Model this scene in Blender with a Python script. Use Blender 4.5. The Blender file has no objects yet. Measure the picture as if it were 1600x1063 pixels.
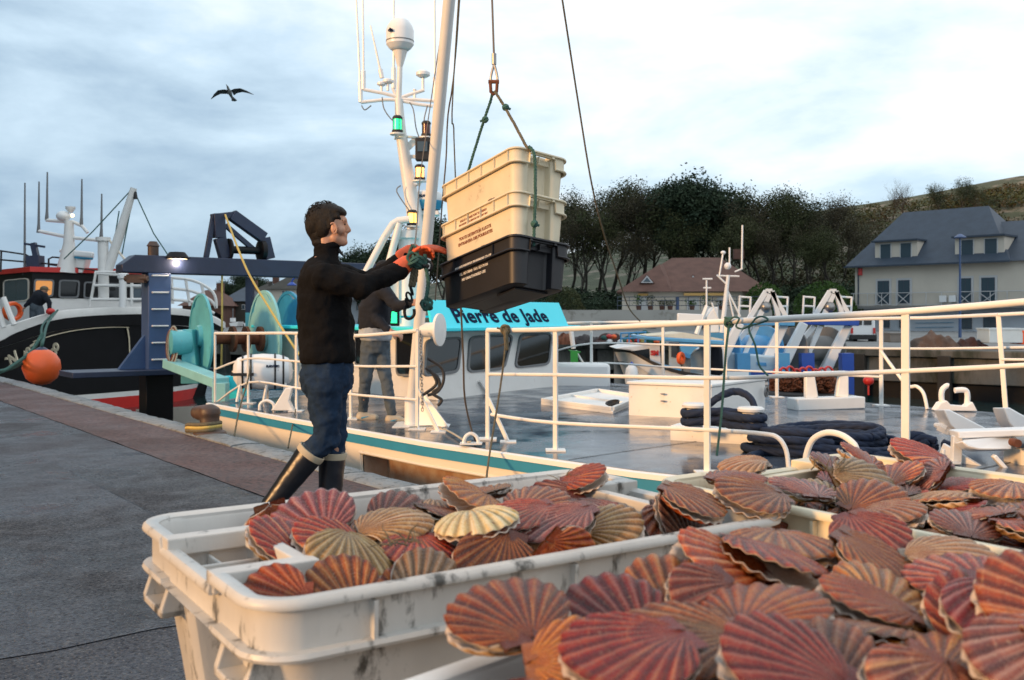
import bpy, bmesh, math, random
from math import sin, cos, pi, radians, sqrt
from mathutils import Vector, Matrix, noise
V = Vector
SC = bpy.context.scene
COL = SC.collection

# ------------------------------------------------------------------ camera
HX, HY, F, CH = 800.0, 493.0, 1500.0, 1.2
cam_d = bpy.data.cameras.new('camera'); cam = bpy.data.objects.new('camera', cam_d); COL.objects.link(cam)
cam.location = (0, 0, CH); cam.rotation_euler = (pi/2, 0, 0)
cam_d.sensor_width = 36; cam_d.lens = 36*F/1600
cam_d.shift_y = -(531.5-HY)/1600
cam_d.clip_start = .05; cam_d.clip_end = 3000
cam_d.dof.use_dof = True; cam_d.dof.focus_distance = 3.6; cam_d.dof.aperture_fstop = 9.0
SC.camera = cam

# ------------------------------------------------------------------ light
SUN_AZ, SUN_EL = radians(238), radians(13)       # azimuth the light comes from, clockwise from +Y
sd = V((sin(SUN_AZ)*cos(SUN_EL), cos(SUN_AZ)*cos(SUN_EL), sin(SUN_EL)))
sun_d = bpy.data.lights.new('sun', 'SUN'); sun = bpy.data.objects.new('sun', sun_d); COL.objects.link(sun)
sun_d.energy = 3.3; sun_d.angle = radians(9); sun_d.color = (1.0, .54, .21)
sun.rotation_euler = sd.to_track_quat('Z', 'Y').to_euler()
sun.location = (0, 0, 30)

world = bpy.data.worlds.new('World'); SC.world = world; world.use_nodes = True
nt = world.node_tree; nt.nodes.clear()
def wn(t, **k):
    n = nt.nodes.new(t)
    for a, b in k.items(): setattr(n, a, b)
    return n
def wl(a, b): nt.links.new(a, b)
sky = wn('ShaderNodeTexSky', sky_type='NISHITA', sun_disc=False, sun_elevation=SUN_EL, sun_rotation=SUN_AZ)
tc = wn('ShaderNodeTexCoord')
mp = wn('ShaderNodeMapping'); mp.inputs['Scale'].default_value = (1.0, 1.0, 2.7); mp.inputs['Rotation'].default_value = (.1, .25, .0)
mp.inputs['Location'].default_value = (.35, .1, .4)
wl(tc.outputs['Generated'], mp.inputs['Vector'])
n1 = wn('ShaderNodeTexNoise'); n1.inputs['Scale'].default_value = 3.2; n1.inputs['Detail'].default_value = 8; n1.inputs['Roughness'].default_value = .52
n1.inputs['Distortion'].default_value = .35
wl(mp.outputs[0], n1.inputs['Vector'])
n2 = wn('ShaderNodeTexNoise'); n2.inputs['Scale'].default_value = 7.5; n2.inputs['Detail'].default_value = 6; n2.inputs['Roughness'].default_value = .6
wl(mp.outputs[0], n2.inputs['Vector'])
sep = wn('ShaderNodeSeparateXYZ'); wl(tc.outputs['Generated'], sep.inputs[0])
# the cloud sheet thins and brightens towards the east (+x) and is heavier to the west
g1 = wn('ShaderNodeMapRange'); g1.inputs['From Min'].default_value = -.50; g1.inputs['From Max'].default_value = .15
g1.inputs['To Min'].default_value = -.19; g1.inputs['To Max'].default_value = .12; g1.interpolation_type = 'SMOOTHSTEP'
wl(sep.outputs[0], g1.inputs['Value'])
a1 = wn('ShaderNodeMath', operation='MULTIPLY_ADD'); wl(n2.outputs[0], a1.inputs[0]); a1.inputs[1].default_value = .30; wl(g1.outputs[0], a1.inputs[2])
a2 = wn('ShaderNodeMath', operation='ADD'); wl(n1.outputs[0], a2.inputs[0]); wl(a1.outputs[0], a2.inputs[1])
g2 = wn('ShaderNodeMapRange'); g2.inputs['From Min'].default_value = 0.05; g2.inputs['From Max'].default_value = .42
g2.inputs['To Min'].default_value = -.10; g2.inputs['To Max'].default_value = .10
wl(sep.outputs[2], g2.inputs['Value'])
a3 = wn('ShaderNodeMath', operation='ADD'); wl(a2.outputs[0], a3.inputs[0]); wl(g2.outputs[0], a3.inputs[1])
cr = wn('ShaderNodeValToRGB'); wl(a3.outputs[0], cr.inputs[0])
e = cr.color_ramp.elements
e[0].position = .22; e[0].color = (.22, .32, .43, 1)
e[1].position = .84; e[1].color = (.86, .90, .93, 1)
for p_, c_ in ((.36, (.28, .39, .51, 1)), (.47, (.39, .51, .62, 1)), (.57, (.49, .62, .73, 1)), (.68, (.65, .74, .81, 1))):
    q = e.new(p_); q.color = c_
vm = wn('ShaderNodeVectorMath', operation='SCALE'); wl(cr.outputs[0], vm.inputs[0]); vm.inputs['Scale'].default_value = 11.4
mx = wn('ShaderNodeMix', data_type='RGBA'); mx.inputs[0].default_value = .88
wl(sky.outputs[0], mx.inputs[6]); wl(vm.outputs[0], mx.inputs[7])
bg = wn('ShaderNodeBackground'); bg.inputs['Strength'].default_value = .10
wl(mx.outputs[2], bg.inputs[0])
wo = wn('ShaderNodeOutputWorld'); wl(bg.outputs[0], wo.inputs[0])

SC.view_settings.view_transform = 'Standard'; SC.view_settings.look = 'None'
SC.view_settings.exposure = 0.38; SC.view_settings.gamma = 1; SC.view_settings.use_curve_mapping = False
SC.render.engine = 'CYCLES'
SC.cycles.use_denoising = True
SC.cycles.max_bounces = 5; SC.cycles.transparent_max_bounces = 6; SC.cycles.caustics_reflective = False; SC.cycles.caustics_refractive = False

# ------------------------------------------------------------------ place helpers
UQ = V((-.614, .789, 0)).normalized()    # along the quay, away to the left
NQ = V((.789, .614, 0)).normalized()     # across, from quay to boat
def UN(u, n, z=0.0): return UQ*u + NQ*n + V((0, 0, z))
def Pd(x, y, d): return V(((x-HX)/F*d, d, CH-(y-HY)/F*d))
def Pz(x, y, z=0.0):
    d = (CH-z)*F/(y-HY); return V(((x-HX)/F*d, d, z))
def Pn(x, y, n):
    r = V(((x-HX)/F, 1, -(y-HY)/F)); t = n/(r.x*NQ.x+r.y*NQ.y); return V((r.x*t, r.y*t, CH+r.z*t))
def Pu(x, y, u):
    r = V(((x-HX)/F, 1, -(y-HY)/F)); t = u/(r.x*UQ.x+r.y*UQ.y); return V((r.x*t, r.y*t, CH+r.z*t))
def frame(ex, ez=V((0, 0, 1)), loc=V((0, 0, 0))):
    ex = V(ex).normalized(); ey = V(ez).cross(ex).normalized(); ez = ex.cross(ey)
    m = Matrix((ex, ey, ez)).transposed().to_4x4(); m.translation = V(loc); return m

# ------------------------------------------------------------------ mesh builder
class MB:
    def __init__(s): s.v = []; s.f = []
    def add(s, vs, fs, m=None):
        b = len(s.v)
        s.v += [(m @ V(p)) if m else V(p) for p in vs]
        s.f += [tuple(b+i for i in f) for f in fs]; return s
    def box(s, c, size, m=None):
        x, y, z = (q/2 for q in size); c = V(c)
        vs = [c+V((i*x, j*y, k*z)) for k in (-1, 1) for j in (-1, 1) for i in (-1, 1)]
        return s.add(vs, [(0, 2, 3, 1), (4, 5, 7, 6), (0, 1, 5, 4), (2, 6, 7, 3), (0, 4, 6, 2), (1, 3, 7, 5)], m)
    def bar(s, a, b, w, h=None, up=(0, 0, 1), w2=None, h2=None):
        a = V(a); b = V(b); d = (b-a); h = h or w; w2 = w2 or w; h2 = h2 or h
        ez = d.normalized(); up = V(up)
        if abs(ez.dot(up)) > .98: up = V((0, 1, 0))
        ex = up.cross(ez).normalized(); ey = ez.cross(ex)
        vs = []
        for p, ww, hh in ((a, w, h), (b, w2, h2)):
            for i, j in ((-1, -1), (1, -1), (1, 1), (-1, 1)): vs.append(p+ex*i*ww/2+ey*j*hh/2)
        return s.add(vs, [(0, 3, 2, 1), (4, 5, 6, 7), (0, 1, 5, 4), (1, 2, 6, 5), (2, 3, 7, 6), (3, 0, 4, 7)])
    def tube(s, pts, r, n=8, cap=True, closed=False, flat=1.0):
        pts = [V(p) for p in pts]; N = len(pts)
        if not isinstance(r, (list, tuple)): r = [r]*N
        T = []
        for i in range(N):
            a = pts[(i-1) % N if closed else max(i-1, 0)]; b = pts[(i+1) % N if closed else min(i+1, N-1)]
            T.append((b-a).normalized() if (b-a).length > 1e-9 else V((0, 0, 1)))
        ref = V((0, 0, 1)) if abs(T[0].z) < .9 else V((1, 0, 0))
        X = ref.cross(T[0]).normalized(); rings = []; vs = []
        for i in range(N):
            X = (X - T[i]*X.dot(T[i])).normalized(); Y = T[i].cross(X)
            for k in range(n):
                t = 2*pi*k/n; vs.append(pts[i]+X*cos(t)*r[i]+Y*sin(t)*r[i]*flat)
        fs = []
        for i in range(N if closed else N-1):
            j = (i+1) % N
            for k in range(n):
                l = (k+1) % n; fs.append((i*n+k, i*n+l, j*n+l, j*n+k))
        if cap and not closed:
            fs.append(tuple(range(n-1, -1, -1))); fs.append(tuple((N-1)*n+k for k in range(n)))
        return s.add(vs, fs)
    def lathe(s, prof, m=None, n=20, a0=0, a1=2*pi, caps=False):
        full = abs(a1-a0-2*pi) < 1e-6; K = n if full else n+1; vs = []
        for r, z in prof:
            for k in range(K):
                t = a0+(a1-a0)*k/n; vs.append((r*cos(t), r*sin(t), z))
        fs = []
        for i in range(len(prof)-1):
            for k in range(n):
                l = (k+1) % K; fs.append((i*K+k, i*K+l, (i+1)*K+l, (i+1)*K+k))
        return s.add(vs, fs, m)
    def ball(s, c, r, m=None, n=16, k=10):
        c = V(c); r = V((r, r, r)) if not hasattr(r, '__len__') else V(r)
        vs = [c-V((0, 0, r.z))]
        for i in range(1, k):
            a = pi*i/k-pi/2
            for j in range(n): b = 2*pi*j/n; vs.append(c+V((cos(a)*cos(b)*r.x, cos(a)*sin(b)*r.y, sin(a)*r.z)))
        vs.append(c+V((0, 0, r.z))); fs = []
        for j in range(n): fs.append((0, 1+(j+1) % n, 1+j))
        for i in range(k-2):
            for j in range(n): l = (j+1) % n; fs.append((1+i*n+j, 1+i*n+l, 1+(i+1)*n+l, 1+(i+1)*n+j))
        L = len(vs)-1
        for j in range(n): fs.append((L, 1+(k-2)*n+j, 1+(k-2)*n+(j+1) % n))
        return s.add(vs, fs, m)
    def prism(s, poly, ext, m=None):
        n = len(poly); ext = V(ext); poly = [V(p) for p in poly]
        vs = poly+[p+ext for p in poly]
        fs = [tuple(range(n-1, -1, -1)), tuple(range(n, 2*n))]+[(i, (i+1) % n, n+(i+1) % n, n+i) for i in range(n)]
        return s.add(vs, fs, m)
    def grid(s, rows, close=False):
        R = len(rows); Cn = len(rows[0]); vs = [p for r in rows for p in r]
        fs = [(i*Cn+j, i*Cn+(j+1) % Cn, (i+1)*Cn+(j+1) % Cn, (i+1)*Cn+j) for i in range(R-1) for j in range(Cn if close else Cn-1)]
        return s.add(vs, fs)
    def capsule(s, a, b, ra, rb, n=14, k=5, sx=1.0, side=None):
        """tapered capsule a->b; sx scales the radius along 'side'"""
        a = V(a); b = V(b); d = b-a; L = d.length; ez = d.normalized() if L > 1e-6 else V((0, 0, 1))
        sd_ = V(side) if side else (V((1, 0, 0)) if abs(ez.x) < .9 else V((0, 1, 0)))
        ex = (sd_-ez*sd_.dot(ez)).normalized(); ey = ez.cross(ex)
        rings = [(-ra*cos(t*pi/2/k), ra*sin(t*pi/2/k)) for t in range(1, k+1)]
        rings += [(L+rb*sin(t*pi/2/k), rb*cos(t*pi/2/k)) for t in range(0, k)]
        vs = [a-ez*ra]
        for z, r in rings:
            for j in range(n): t = 2*pi*j/n; vs.append(a+ez*z+ex*cos(t)*r*sx+ey*sin(t)*r)
        vs.append(b+ez*rb); fs = []
        R = len(rings)
        for j in range(n): fs.append((0, 1+(j+1) % n, 1+j))
        for i in range(R-1):
            for j in range(n): l = (j+1) % n; fs.append((1+i*n+j, 1+i*n+l, 1+(i+1)*n+l, 1+(i+1)*n+j))
        E = len(vs)-1
        for j in range(n): fs.append((E, 1+(R-1)*n+j, 1+(R-1)*n+(j+1) % n))
        return s.add(vs, fs)
    def mesh(s, name, off=V((0, 0, 0)), smooth=35, fix=True):
        me = bpy.data.meshes.new(name)
        me.from_pydata([tuple(p-off) for p in s.v], [], s.f); me.update()
        if fix:
            bm = bmesh.new(); bm.from_mesh(me); bmesh.ops.recalc_face_normals(bm, faces=bm.faces); bm.to_mesh(me); bm.free()
        if smooth:
            me.polygons.foreach_set('use_smooth', [True]*len(me.polygons))
            me.set_sharp_from_angle(angle=radians(smooth))
        return me

WL = {}          # world location of roots (by object name)
def thing(name, label, cat, loc, group=None):
    o = bpy.data.objects.new(name, None); COL.objects.link(o); o.location = loc; o.empty_display_size = .1
    o['label'] = label; o['category'] = cat
    if group: o['group'] = group
    WL[o.name] = V(loc); return o
def part(name, mb, mat, parent, label=None, bevel=0, smooth=35, kind=None, segs=2, fix=True):
    off = WL[parent.name]
    me = mb.mesh(name, off, smooth, fix); me.materials.append(mat)
    o = bpy.data.objects.new(name, me); COL.objects.link(o); o.parent = parent; WL[o.name] = off
    if label: o['label'] = label
    if kind: o['kind'] = kind
    if bevel: bevmod(o, bevel, segs)
    return o
def bevmod(o, w, segs=2):
    m = o.modifiers.new('bevel', 'BEVEL'); m.width = w; m.segments = segs; m.limit_method = 'ANGLE'; m.angle_limit = radians(40)
def solo(name, mb, mat, label=None, cat=None, group=None, kind=None, loc=None, bevel=0, smooth=35, fix=True):
    if loc is None:
        loc = V((sum(p.x for p in mb.v)/len(mb.v), sum(p.y for p in mb.v)/len(mb.v), min(p.z for p in mb.v)))
    me = mb.mesh(name, V(loc), smooth, fix); me.materials.append(mat)
    o = bpy.data.objects.new(name, me); COL.objects.link(o); o.location = loc; WL[o.name] = V(loc)
    if label: o['label'] = label
    if cat: o['category'] = cat
    if group: o['group'] = group
    if kind: o['kind'] = kind
    if bevel: bevmod(o, bevel)
    return o
def inst(name, me, parent, loc=(0, 0, 0), rot=None, label=None):
    o = bpy.data.objects.new(name, me); COL.objects.link(o); o.parent = parent
    o.location = loc
    if rot is not None: o.rotation_euler = rot
    if label: o['label'] = label
    return o
def copy_tree(o, parent=None):
    c = o.copy(); COL.objects.link(c); c.parent = parent
    for ch in o.children: copy_tree(ch, c)
    return c
def arc(c, a, b, r, t0, t1, n=10):
    c = V(c); a = V(a); b = V(b); return [c+a*r*cos(t0+(t1-t0)*i/n)+b*r*sin(t0+(t1-t0)*i/n) for i in range(n+1)]
def smoothpts(pts, n=6):
    pts = [V(p) for p in pts]; out = []
    for i in range(len(pts)-1):
        p0 = pts[max(i-1, 0)]; p1 = pts[i]; p2 = pts[i+1]; p3 = pts[min(i+2, len(pts)-1)]
        for k in range(n):
            t = k/n; out.append(.5*((2*p1)+(p2-p0)*t+(2*p0-5*p1+4*p2-p3)*t*t+(3*p1-p0-3*p2+p3)*t*t*t))
    out.append(pts[-1]); return out
def text_mb(body, size, m, depth=.002, bold=.0, sx=1.0, align='CENTER', space=1.0):
    cu = bpy.data.curves.new('lettering', 'FONT'); cu.body = body; cu.size = size; cu.extrude = depth; cu.offset = bold
    cu.align_x = align; cu.align_y = 'CENTER'; cu.space_character = space; cu.resolution_u = 3
    to = bpy.data.objects.new('lettering', cu); COL.objects.link(to)
    dg = bpy.context.evaluated_depsgraph_get(); me = bpy.data.meshes.new_from_object(to.evaluated_get(dg))
    mb = MB(); mb.add([(v.co.x*sx, v.co.y, v.co.z) for v in me.vertices], [tuple(p.vertices) for p in me.polygons], m)
    bpy.data.objects.remove(to); bpy.data.meshes.remove(me); bpy.data.curves.remove(cu); return mb

# ------------------------------------------------------------------ materials
def pm(name, col, rough=.5, metal=0.0, var=None, bump=None, dirt=None, coat=0.0, col2=None, sub=0, stretch=None, rvar=0, emit=None, spec=None, alpha=None, trans=0):
    m = bpy.data.materials.new(name); m.use_nodes = True; t = m.node_tree; b = t.nodes['Principled BSDF']
    def N(ty): return t.nodes.new(ty)
    L = t.links.new
    b.inputs['Roughness'].default_value = rough; b.inputs['Metallic'].default_value = metal
    b.inputs['Coat Weight'].default_value = coat; b.inputs['Coat Roughness'].default_value = .15
    if spec is not None: b.inputs['Specular IOR Level'].default_value = spec
    if trans: b.inputs['Transmission Weight'].default_value = trans
    if sub: b.inputs['Subsurface Weight'].default_value = sub; b.inputs['Subsurface Radius'].default_value = (.02, .008, .004)
    tcn = N('ShaderNodeTexCoord'); src = tcn.outputs['Object']
    if stretch:
        mpn = N('ShaderNodeMapping'); mpn.inputs['Scale'].default_value = stretch; L(src, mpn.inputs[0]); src = mpn.outputs[0]
    cur = None
    c4 = (*col, 1)
    def noise(sc, det=5, ro=.6):
        n = N('ShaderNodeTexNoise'); n.inputs['Scale'].default_value = sc; n.inputs['Detail'].default_value = det; n.inputs['Roughness'].default_value = ro
        L(src, n.inputs['Vector']); return n.outputs['Fac']
    def mixc(f, a, bb, lo=.4, hi=.62):
        r = N('ShaderNodeMapRange'); r.inputs['From Min'].default_value = lo; r.inputs['From Max'].default_value = hi; L(f, r.inputs['Value'])
        mxn = N('ShaderNodeMix'); mxn.data_type = 'RGBA'; L(r.outputs[0], mxn.inputs[0])
        if isinstance(a, tuple): mxn.inputs[6].default_value = a
        else: L(a, mxn.inputs[6])
        if isinstance(bb, tuple): mxn.inputs[7].default_value = bb
        else: L(bb, mxn.inputs[7])
        return mxn.outputs[2]
    cur = c4
    if var:
        k = var[1]; c2 = col2 or tuple(c*(1-k) for c in col)
        cur = mixc(noise(var[0]), c4, (*c2, 1), .35, .68)
    if dirt:
        cur = mixc(noise(dirt[1], 8, .7), cur, (*dirt[0], 1), dirt[2], dirt[2]+.08 if len(dirt) < 4 else dirt[3])
    if isinstance(cur, tuple): b.inputs['Base Color'].default_value = cur
    else: L(cur, b.inputs['Base Color'])
    if rvar:
        r = N('ShaderNodeMapRange'); r.inputs['From Min'].default_value = .3; r.inputs['From Max'].default_value = .7
        r.inputs['To Min'].default_value = max(rough-rvar, .03); r.inputs['To Max'].default_value = min(rough+rvar, 1)
        L(noise((var[0] if var else 3)*1.7), r.inputs['Value']); L(r.outputs[0], b.inputs['Roughness'])
    if bump:
        bn = N('ShaderNodeBump'); bn.inputs['Strength'].default_value = bump[1]; bn.inputs['Distance'].default_value = bump[2] if len(bump) > 2 else .01
        L(noise(bump[0], 6, .65), bn.inputs['Height']); L(bn.outputs[0], b.inputs['Normal'])
    if emit: b.inputs['Emission Color'].default_value = (*emit[0], 1); b.inputs['Emission Strength'].default_value = emit[1]
    return m
M = {}
M['asphalt'] = pm('asphalt', (.13, .14, .15), .62, var=(1.1, .45), bump=(140, .55, .006), rvar=.22)
M['redstrip'] = pm('red_brown_paving', (.15, .085, .080), .6, var=(.9, .45), bump=(22, 1.0, .05), dirt=((.030, .024, .028), 24, .50, .56), rvar=.2)
M['kerb'] = pm('granite', (.24, .26, .27), .6, var=(2, .35), bump=(14, .9, .03), dirt=((.08, .085, .085), 16, .54, .62), rvar=.2)
M['quaywall'] = pm('weathered_concrete', (.19, .18, .16), .9, var=(.8, .5), bump=(5, .7, .06), dirt=((.045, .05, .035), .9, .5, .62), stretch=(1, 1, .35))
M['pile'] = pm('dark_timber', (.05, .043, .036), .9, var=(2, .4), bump=(8, .6, .03), stretch=(1, 1, .25))
M['white'] = pm('white_paint', (.78, .78, .76), .38, var=(3, .08), bump=(30, .05, .002), dirt=((.36, .22, .12), 12, .655, .72))
M['whiteclean'] = pm('white_gloss', (.8, .81, .81), .3)
M['cream'] = pm('cream_hull_paint', (.74, .68, .58), .36, var=(1.2, .06), bump=(1.6, .10, .02), dirt=((.36, .24, .15), 4.5, .66, .74))
M['teal'] = pm('teal_stripe_paint', (.035, .25, .42), .35, var=(2, .12))
M['tealbright'] = pm('turquoise_board', (.04, .74, .86), .45, var=(2, .06))
M['turq'] = pm('turquoise_paint', (.13, .50, .56), .45, var=(2.5, .25), bump=(14, .12, .006), dirt=((.30, .17, .08), 6, .66, .74))
M['turqpale'] = pm('pale_turquoise_paint', (.28, .62, .64), .5, var=(3, .15), dirt=((.30, .30, .25), 5, .64, .74))
M['turqblue'] = pm('blue_turquoise_paint', (.03, .28, .48), .45, var=(3, .25))
M['navy'] = pm('navy_steel_paint', (.020, .032, .075), .42, var=(2, .3), bump=(20, .1, .004), dirt=((.07, .05, .05), 6, .66, .76))
M['navylight'] = pm('faded_navy_paint', (.06, .11, .24), .45, var=(2, .25), dirt=((.12, .08, .06), 6, .68, .78))
M['black'] = pm('black_paint', (.006, .006, .008), .45, var=(2, .3), spec=.25)
M['rubber'] = pm('black_rubber', (.014, .014, .016), .6)
M['blackplastic'] = pm('black_plastic', (.010, .011, .016), .5, var=(9, .3), bump=(60, .15, .002))
M['deck'] = pm('wet_deck_paint', (.060, .085, .125), .20, var=(1.3, .4), bump=(5, .10, .01), rvar=.15)
M['glass'] = pm('dark_window_glass', (.008, .009, .011), .06)
M['houseglass'] = pm('house_window_glass', (.055, .085, .11), .08)
M['grey'] = pm('grey_rubber_seal', (.16, .17, .18), .5)
M['steel'] = pm('bare_steel', (.30, .30, .30), .35, metal=.8, var=(9, .3), bump=(40, .15, .002))
M['rust'] = pm('rust', (.20, .065, .028), .85, var=(7, .5), bump=(30, .5, .004))
M['rustlight'] = pm('rust_stained_paint', (.40, .22, .13), .7, var=(5, .45), col2=(.55, .44, .34), bump=(20, .3, .004))
M['bollard'] = pm('rusty_cast_iron', (.045, .03, .024), .5, var=(8, .45), col2=(.09, .045, .028), bump=(30, .4, .005))
M['ropegreen'] = pm('green_rope', (.045, .13, .11), .85, var=(30, .4), bump=(90, .6, .004))
M['ropekhaki'] = pm('khaki_rope', (.14, .12, .075), .9, var=(30, .4), bump=(90, .6, .004))
M['ropeblue'] = pm('dark_blue_rope', (.005, .018, .055), .8, var=(25, .4), bump=(80, .7, .006))
M['ropeyellow'] = pm('yellow_rope', (.55, .42, .12), .8, var=(30, .2))
M['ropewhite'] = pm('pale_rope', (.45, .42, .34), .85, var=(30, .3))
M['wire'] = pm('wire_rope', (.16, .12, .085), .6, metal=.3)
M['orange'] = pm('orange_buoy_plastic', (.86, .13, .025), .42, var=(3, .12), bump=(12, .05, .004))
M['redpaint'] = pm('red_paint', (.60, .03, .025), .4, var=(2, .15))
M['crate'] = pm('white_crate_plastic', (.72, .72, .70), .42, var=(6, .12), bump=(60, .15, .003), dirt=((.25, .22, .18), 26, .62, .72))
M['cratebeige'] = pm('aged_crate_plastic', (.72, .64, .47), .5, var=(5, .14), bump=(25, .08, .003), dirt=((.30, .22, .13), 10, .63, .74))
M['cratedirty'] = pm('stained_crate_plastic', (.60, .59, .56), .42, var=(3.5, .28), bump=(70, .2, .003), dirt=((.07, .07, .065), 15, .565, .65), stretch=(1.2, 1.2, .5))
M['printred'] = pm('red_brown_print', (.22, .07, .04), .6, dirt=((.5, .4, .3), 40, .6, .66))
M['printwhite'] = pm('white_print', (.62, .60, .55), .6, dirt=((.05, .05, .05), 60, .62, .66))
M['printnavy'] = pm('navy_lettering', (.006, .014, .045), .8, spec=.1)
M['lampglow'] = pm('lit_lamp_glass', (.9, .6, .25), .3, emit=((1, .42, .07), 3.2))
M['lampwhite'] = pm('lit_floodlight', (.9, .8, .6), .3, emit=((1, .68, .30), 2.2))
M['greenglow'] = pm('lit_green_lamp', (.05, .6, .35), .3, emit=((.01, .75, .25), 1.3))
M['skin'] = pm('skin', (.50, .27, .18), .5, var=(14, .14), sub=.08)
M['hair'] = pm('dark_brown_hair', (.007, .005, .004), .6, bump=(260, 1, .006), stretch=(1, 1, .18), spec=.3)
M['jacket'] = pm('black_fleece', (.007, .007, .008), .95, var=(8, .3), bump=(9, .5, .03), spec=.15)
M['jeans'] = pm('dark_jeans', (.016, .036, .075), .9, var=(9, .4), bump=(12, .6, .02), spec=.2)
M['jeansgrey'] = pm('grey_jeans', (.09, .115, .14), .9, var=(5, .35), bump=(12, .6, .02), spec=.2)
M['boot'] = pm('black_boot_rubber', (.010, .013, .020), .35, var=(5, .3), bump=(10, .15, .006))
M['bootband'] = pm('beige_boot_band', (.42, .36, .26), .7)
M['glove'] = pm('orange_glove', (.72, .11, .03), .6, var=(10, .25), bump=(40, .3, .004))
M['navycloth'] = pm('navy_cloth', (.004, .007, .015), .9, var=(8, .3), bump=(10, .4, .02))
M['shirt'] = pm('pale_blue_shirt', (.34, .38, .42), .9, bump=(15, .4, .01))
M['shoe'] = pm('pale_trainer', (.50, .44, .34), .7, var=(8, .3))
# ================================================================== SETTING
R = random.Random(7)
def sheet(name, pts, mat, kind='structure'):
    mb = MB(); mb.add(pts, [tuple(range(len(pts)))]); return solo(name, mb, mat, kind=kind, smooth=0)
# asphalt with patches of darker tarmac, wet sheen
def asphalt_mat():
    m = bpy.data.materials.new('quay_asphalt'); m.use_nodes = True; t = m.node_tree; b = t.nodes['Principled BSDF']; L = t.links.new
    N = t.nodes.new
    tcn = N('ShaderNodeTexCoord'); mp_ = N('ShaderNodeMapping'); mp_.inputs['Rotation'].default_value = (0, 0, radians(-38)); L(tcn.outputs['Object'], mp_.inputs[0])
    def noi(sc, d=6, r=.6, v=mp_.outputs[0]):
        n = N('ShaderNodeTexNoise'); n.inputs['Scale'].default_value = sc; n.inputs['Detail'].default_value = d; n.inputs['Roughness'].default_value = r; L(v, n.inputs['Vector']); return n
    def mr(x, a, bb, c, d_):
        r = N('ShaderNodeMapRange'); L(x, r.inputs[0]); r.inputs[1].default_value = a; r.inputs[2].default_value = bb; r.inputs[3].default_value = c; r.inputs[4].default_value = d_; return r.outputs[0]
    def mix(f, a, bb):
        q = N('ShaderNodeMix'); q.data_type = 'RGBA'
        if isinstance(f, float): q.inputs[0].default_value = f
        else: L(f, q.inputs[0])
        for i, z in ((6, a), (7, bb)):
            if isinstance(z, tuple): q.inputs[i].default_value = (*z, 1)
            else: L(z, q.inputs[i])
        return q.outputs[2]
    big = noi(.45, 3, .5).outputs[0]; mid = noi(5, 8, .75).outputs[0]
    vor = N('ShaderNodeTexVoronoi'); vor.inputs['Scale'].default_value = 70; L(mp_.outputs[0], vor.inputs['Vector'])
    grit = noi(110, 3, .7).outputs[0]
    c = mix(mr(big, .42, .58, 0, 1), (.056, .066, .088), (.026, .031, .042))
    c = mix(mr(mid, .46, .60, 0, .5), c, (.115, .13, .155))
    c = mix(mr(vor.outputs['Distance'], .0, .55, .8, 0), c, (.024, .025, .028))
    c = mix(mr(grit, .60, .70, 0, .8), c, (.25, .245, .23))
    c = mix(mr(noi(38, 4, .7).outputs[0], .50, .62, 0, .5), c, (.028, .03, .035))
    stain = noi(1.3, 8, .75).outputs[0]
    c = mix(mr(stain, .60, .70, 0, .5), c, (.20, .20, .19))
    spk_ = mr(noi(48, 4, .75).outputs[0], .46, .60, .55, .03)
    L(spk_, b.inputs['Specular IOR Level'])
    c = mix(mr(noi(62, 2, .6).outputs[0], .60, .68, 0, .7), c, (.20, .21, .22))
    L(c, b.inputs['Base Color'])
    L(mr(noi(1.1, 5, .6).outputs[0], .40, .60, .20, .70), b.inputs['Roughness'])
    ad = N('ShaderNodeMath'); ad.operation = 'MULTIPLY_ADD'; L(mr(vor.outputs['Distance'], 0, .6, 0, 1), ad.inputs[0]); ad.inputs[1].default_value = .6; L(grit, ad.inputs[2])
    bn = N('ShaderNodeBump'); bn.inputs['Strength'].default_value = 1; bn.inputs['Distance'].default_value = .012; L(ad.outputs[0], bn.inputs['Height'])
    b2 = N('ShaderNodeBump'); b2.inputs['Strength'].default_value = .35; b2.inputs['Distance'].default_value = .02; L(mid, b2.inputs['Height']); L(bn.outputs[0], b2.inputs['Normal'])
    L(b2.outputs[0], b.inputs['Normal']); return m
AS = asphalt_mat()
sheet('asphalt_ground', [UN(-30, -60), UN(-30, 2.6), UN(90, 2.6), UN(90, -60)], AS)
# a resurfaced strip, a few millimetres proud, with an uneven edge
mb = MB(); rows = [[], []]
for i in range(90):
    u = -6+i*.35; w = .02*noise.noise(V((u*2.3, 0, 0)))-.012
    rows[0].append(UN(u, 2.615+w, .004)); rows[1].append(UN(u, 3.35, .004))
mb.grid(rows); solo('paved_strip', mb, M['redstrip'], kind='structure', smooth=0)
mb = MB(); mb.add([UN(25.1, 2.6, .004), UN(25.1, 3.35, .004), UN(60, 3.35, .004), UN(60, 2.6, .004)], [(0, 1, 2, 3)]); solo('paved_strip', mb, M['redstrip'], kind='structure', smooth=0)
# patch of newer tarmac
mb = MB()
pp = []
for k in range(40):
    t = 2*pi*k/40; pp.append(V((-3.1, 5.6, .004))+UQ*(2.6*max(-1, min(1, 1.35*cos(t))))+NQ*(.85*max(-1, min(1, 1.35*sin(t))))+V((.04*noise.noise(V((k*.7, 1, 0))), .04*noise.noise(V((k*.7, 5, 0))), 0)))
mb.add(pp, [tuple(range(40))])
solo('tarmac_patch', mb, AS, kind='structure', smooth=0)
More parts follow.
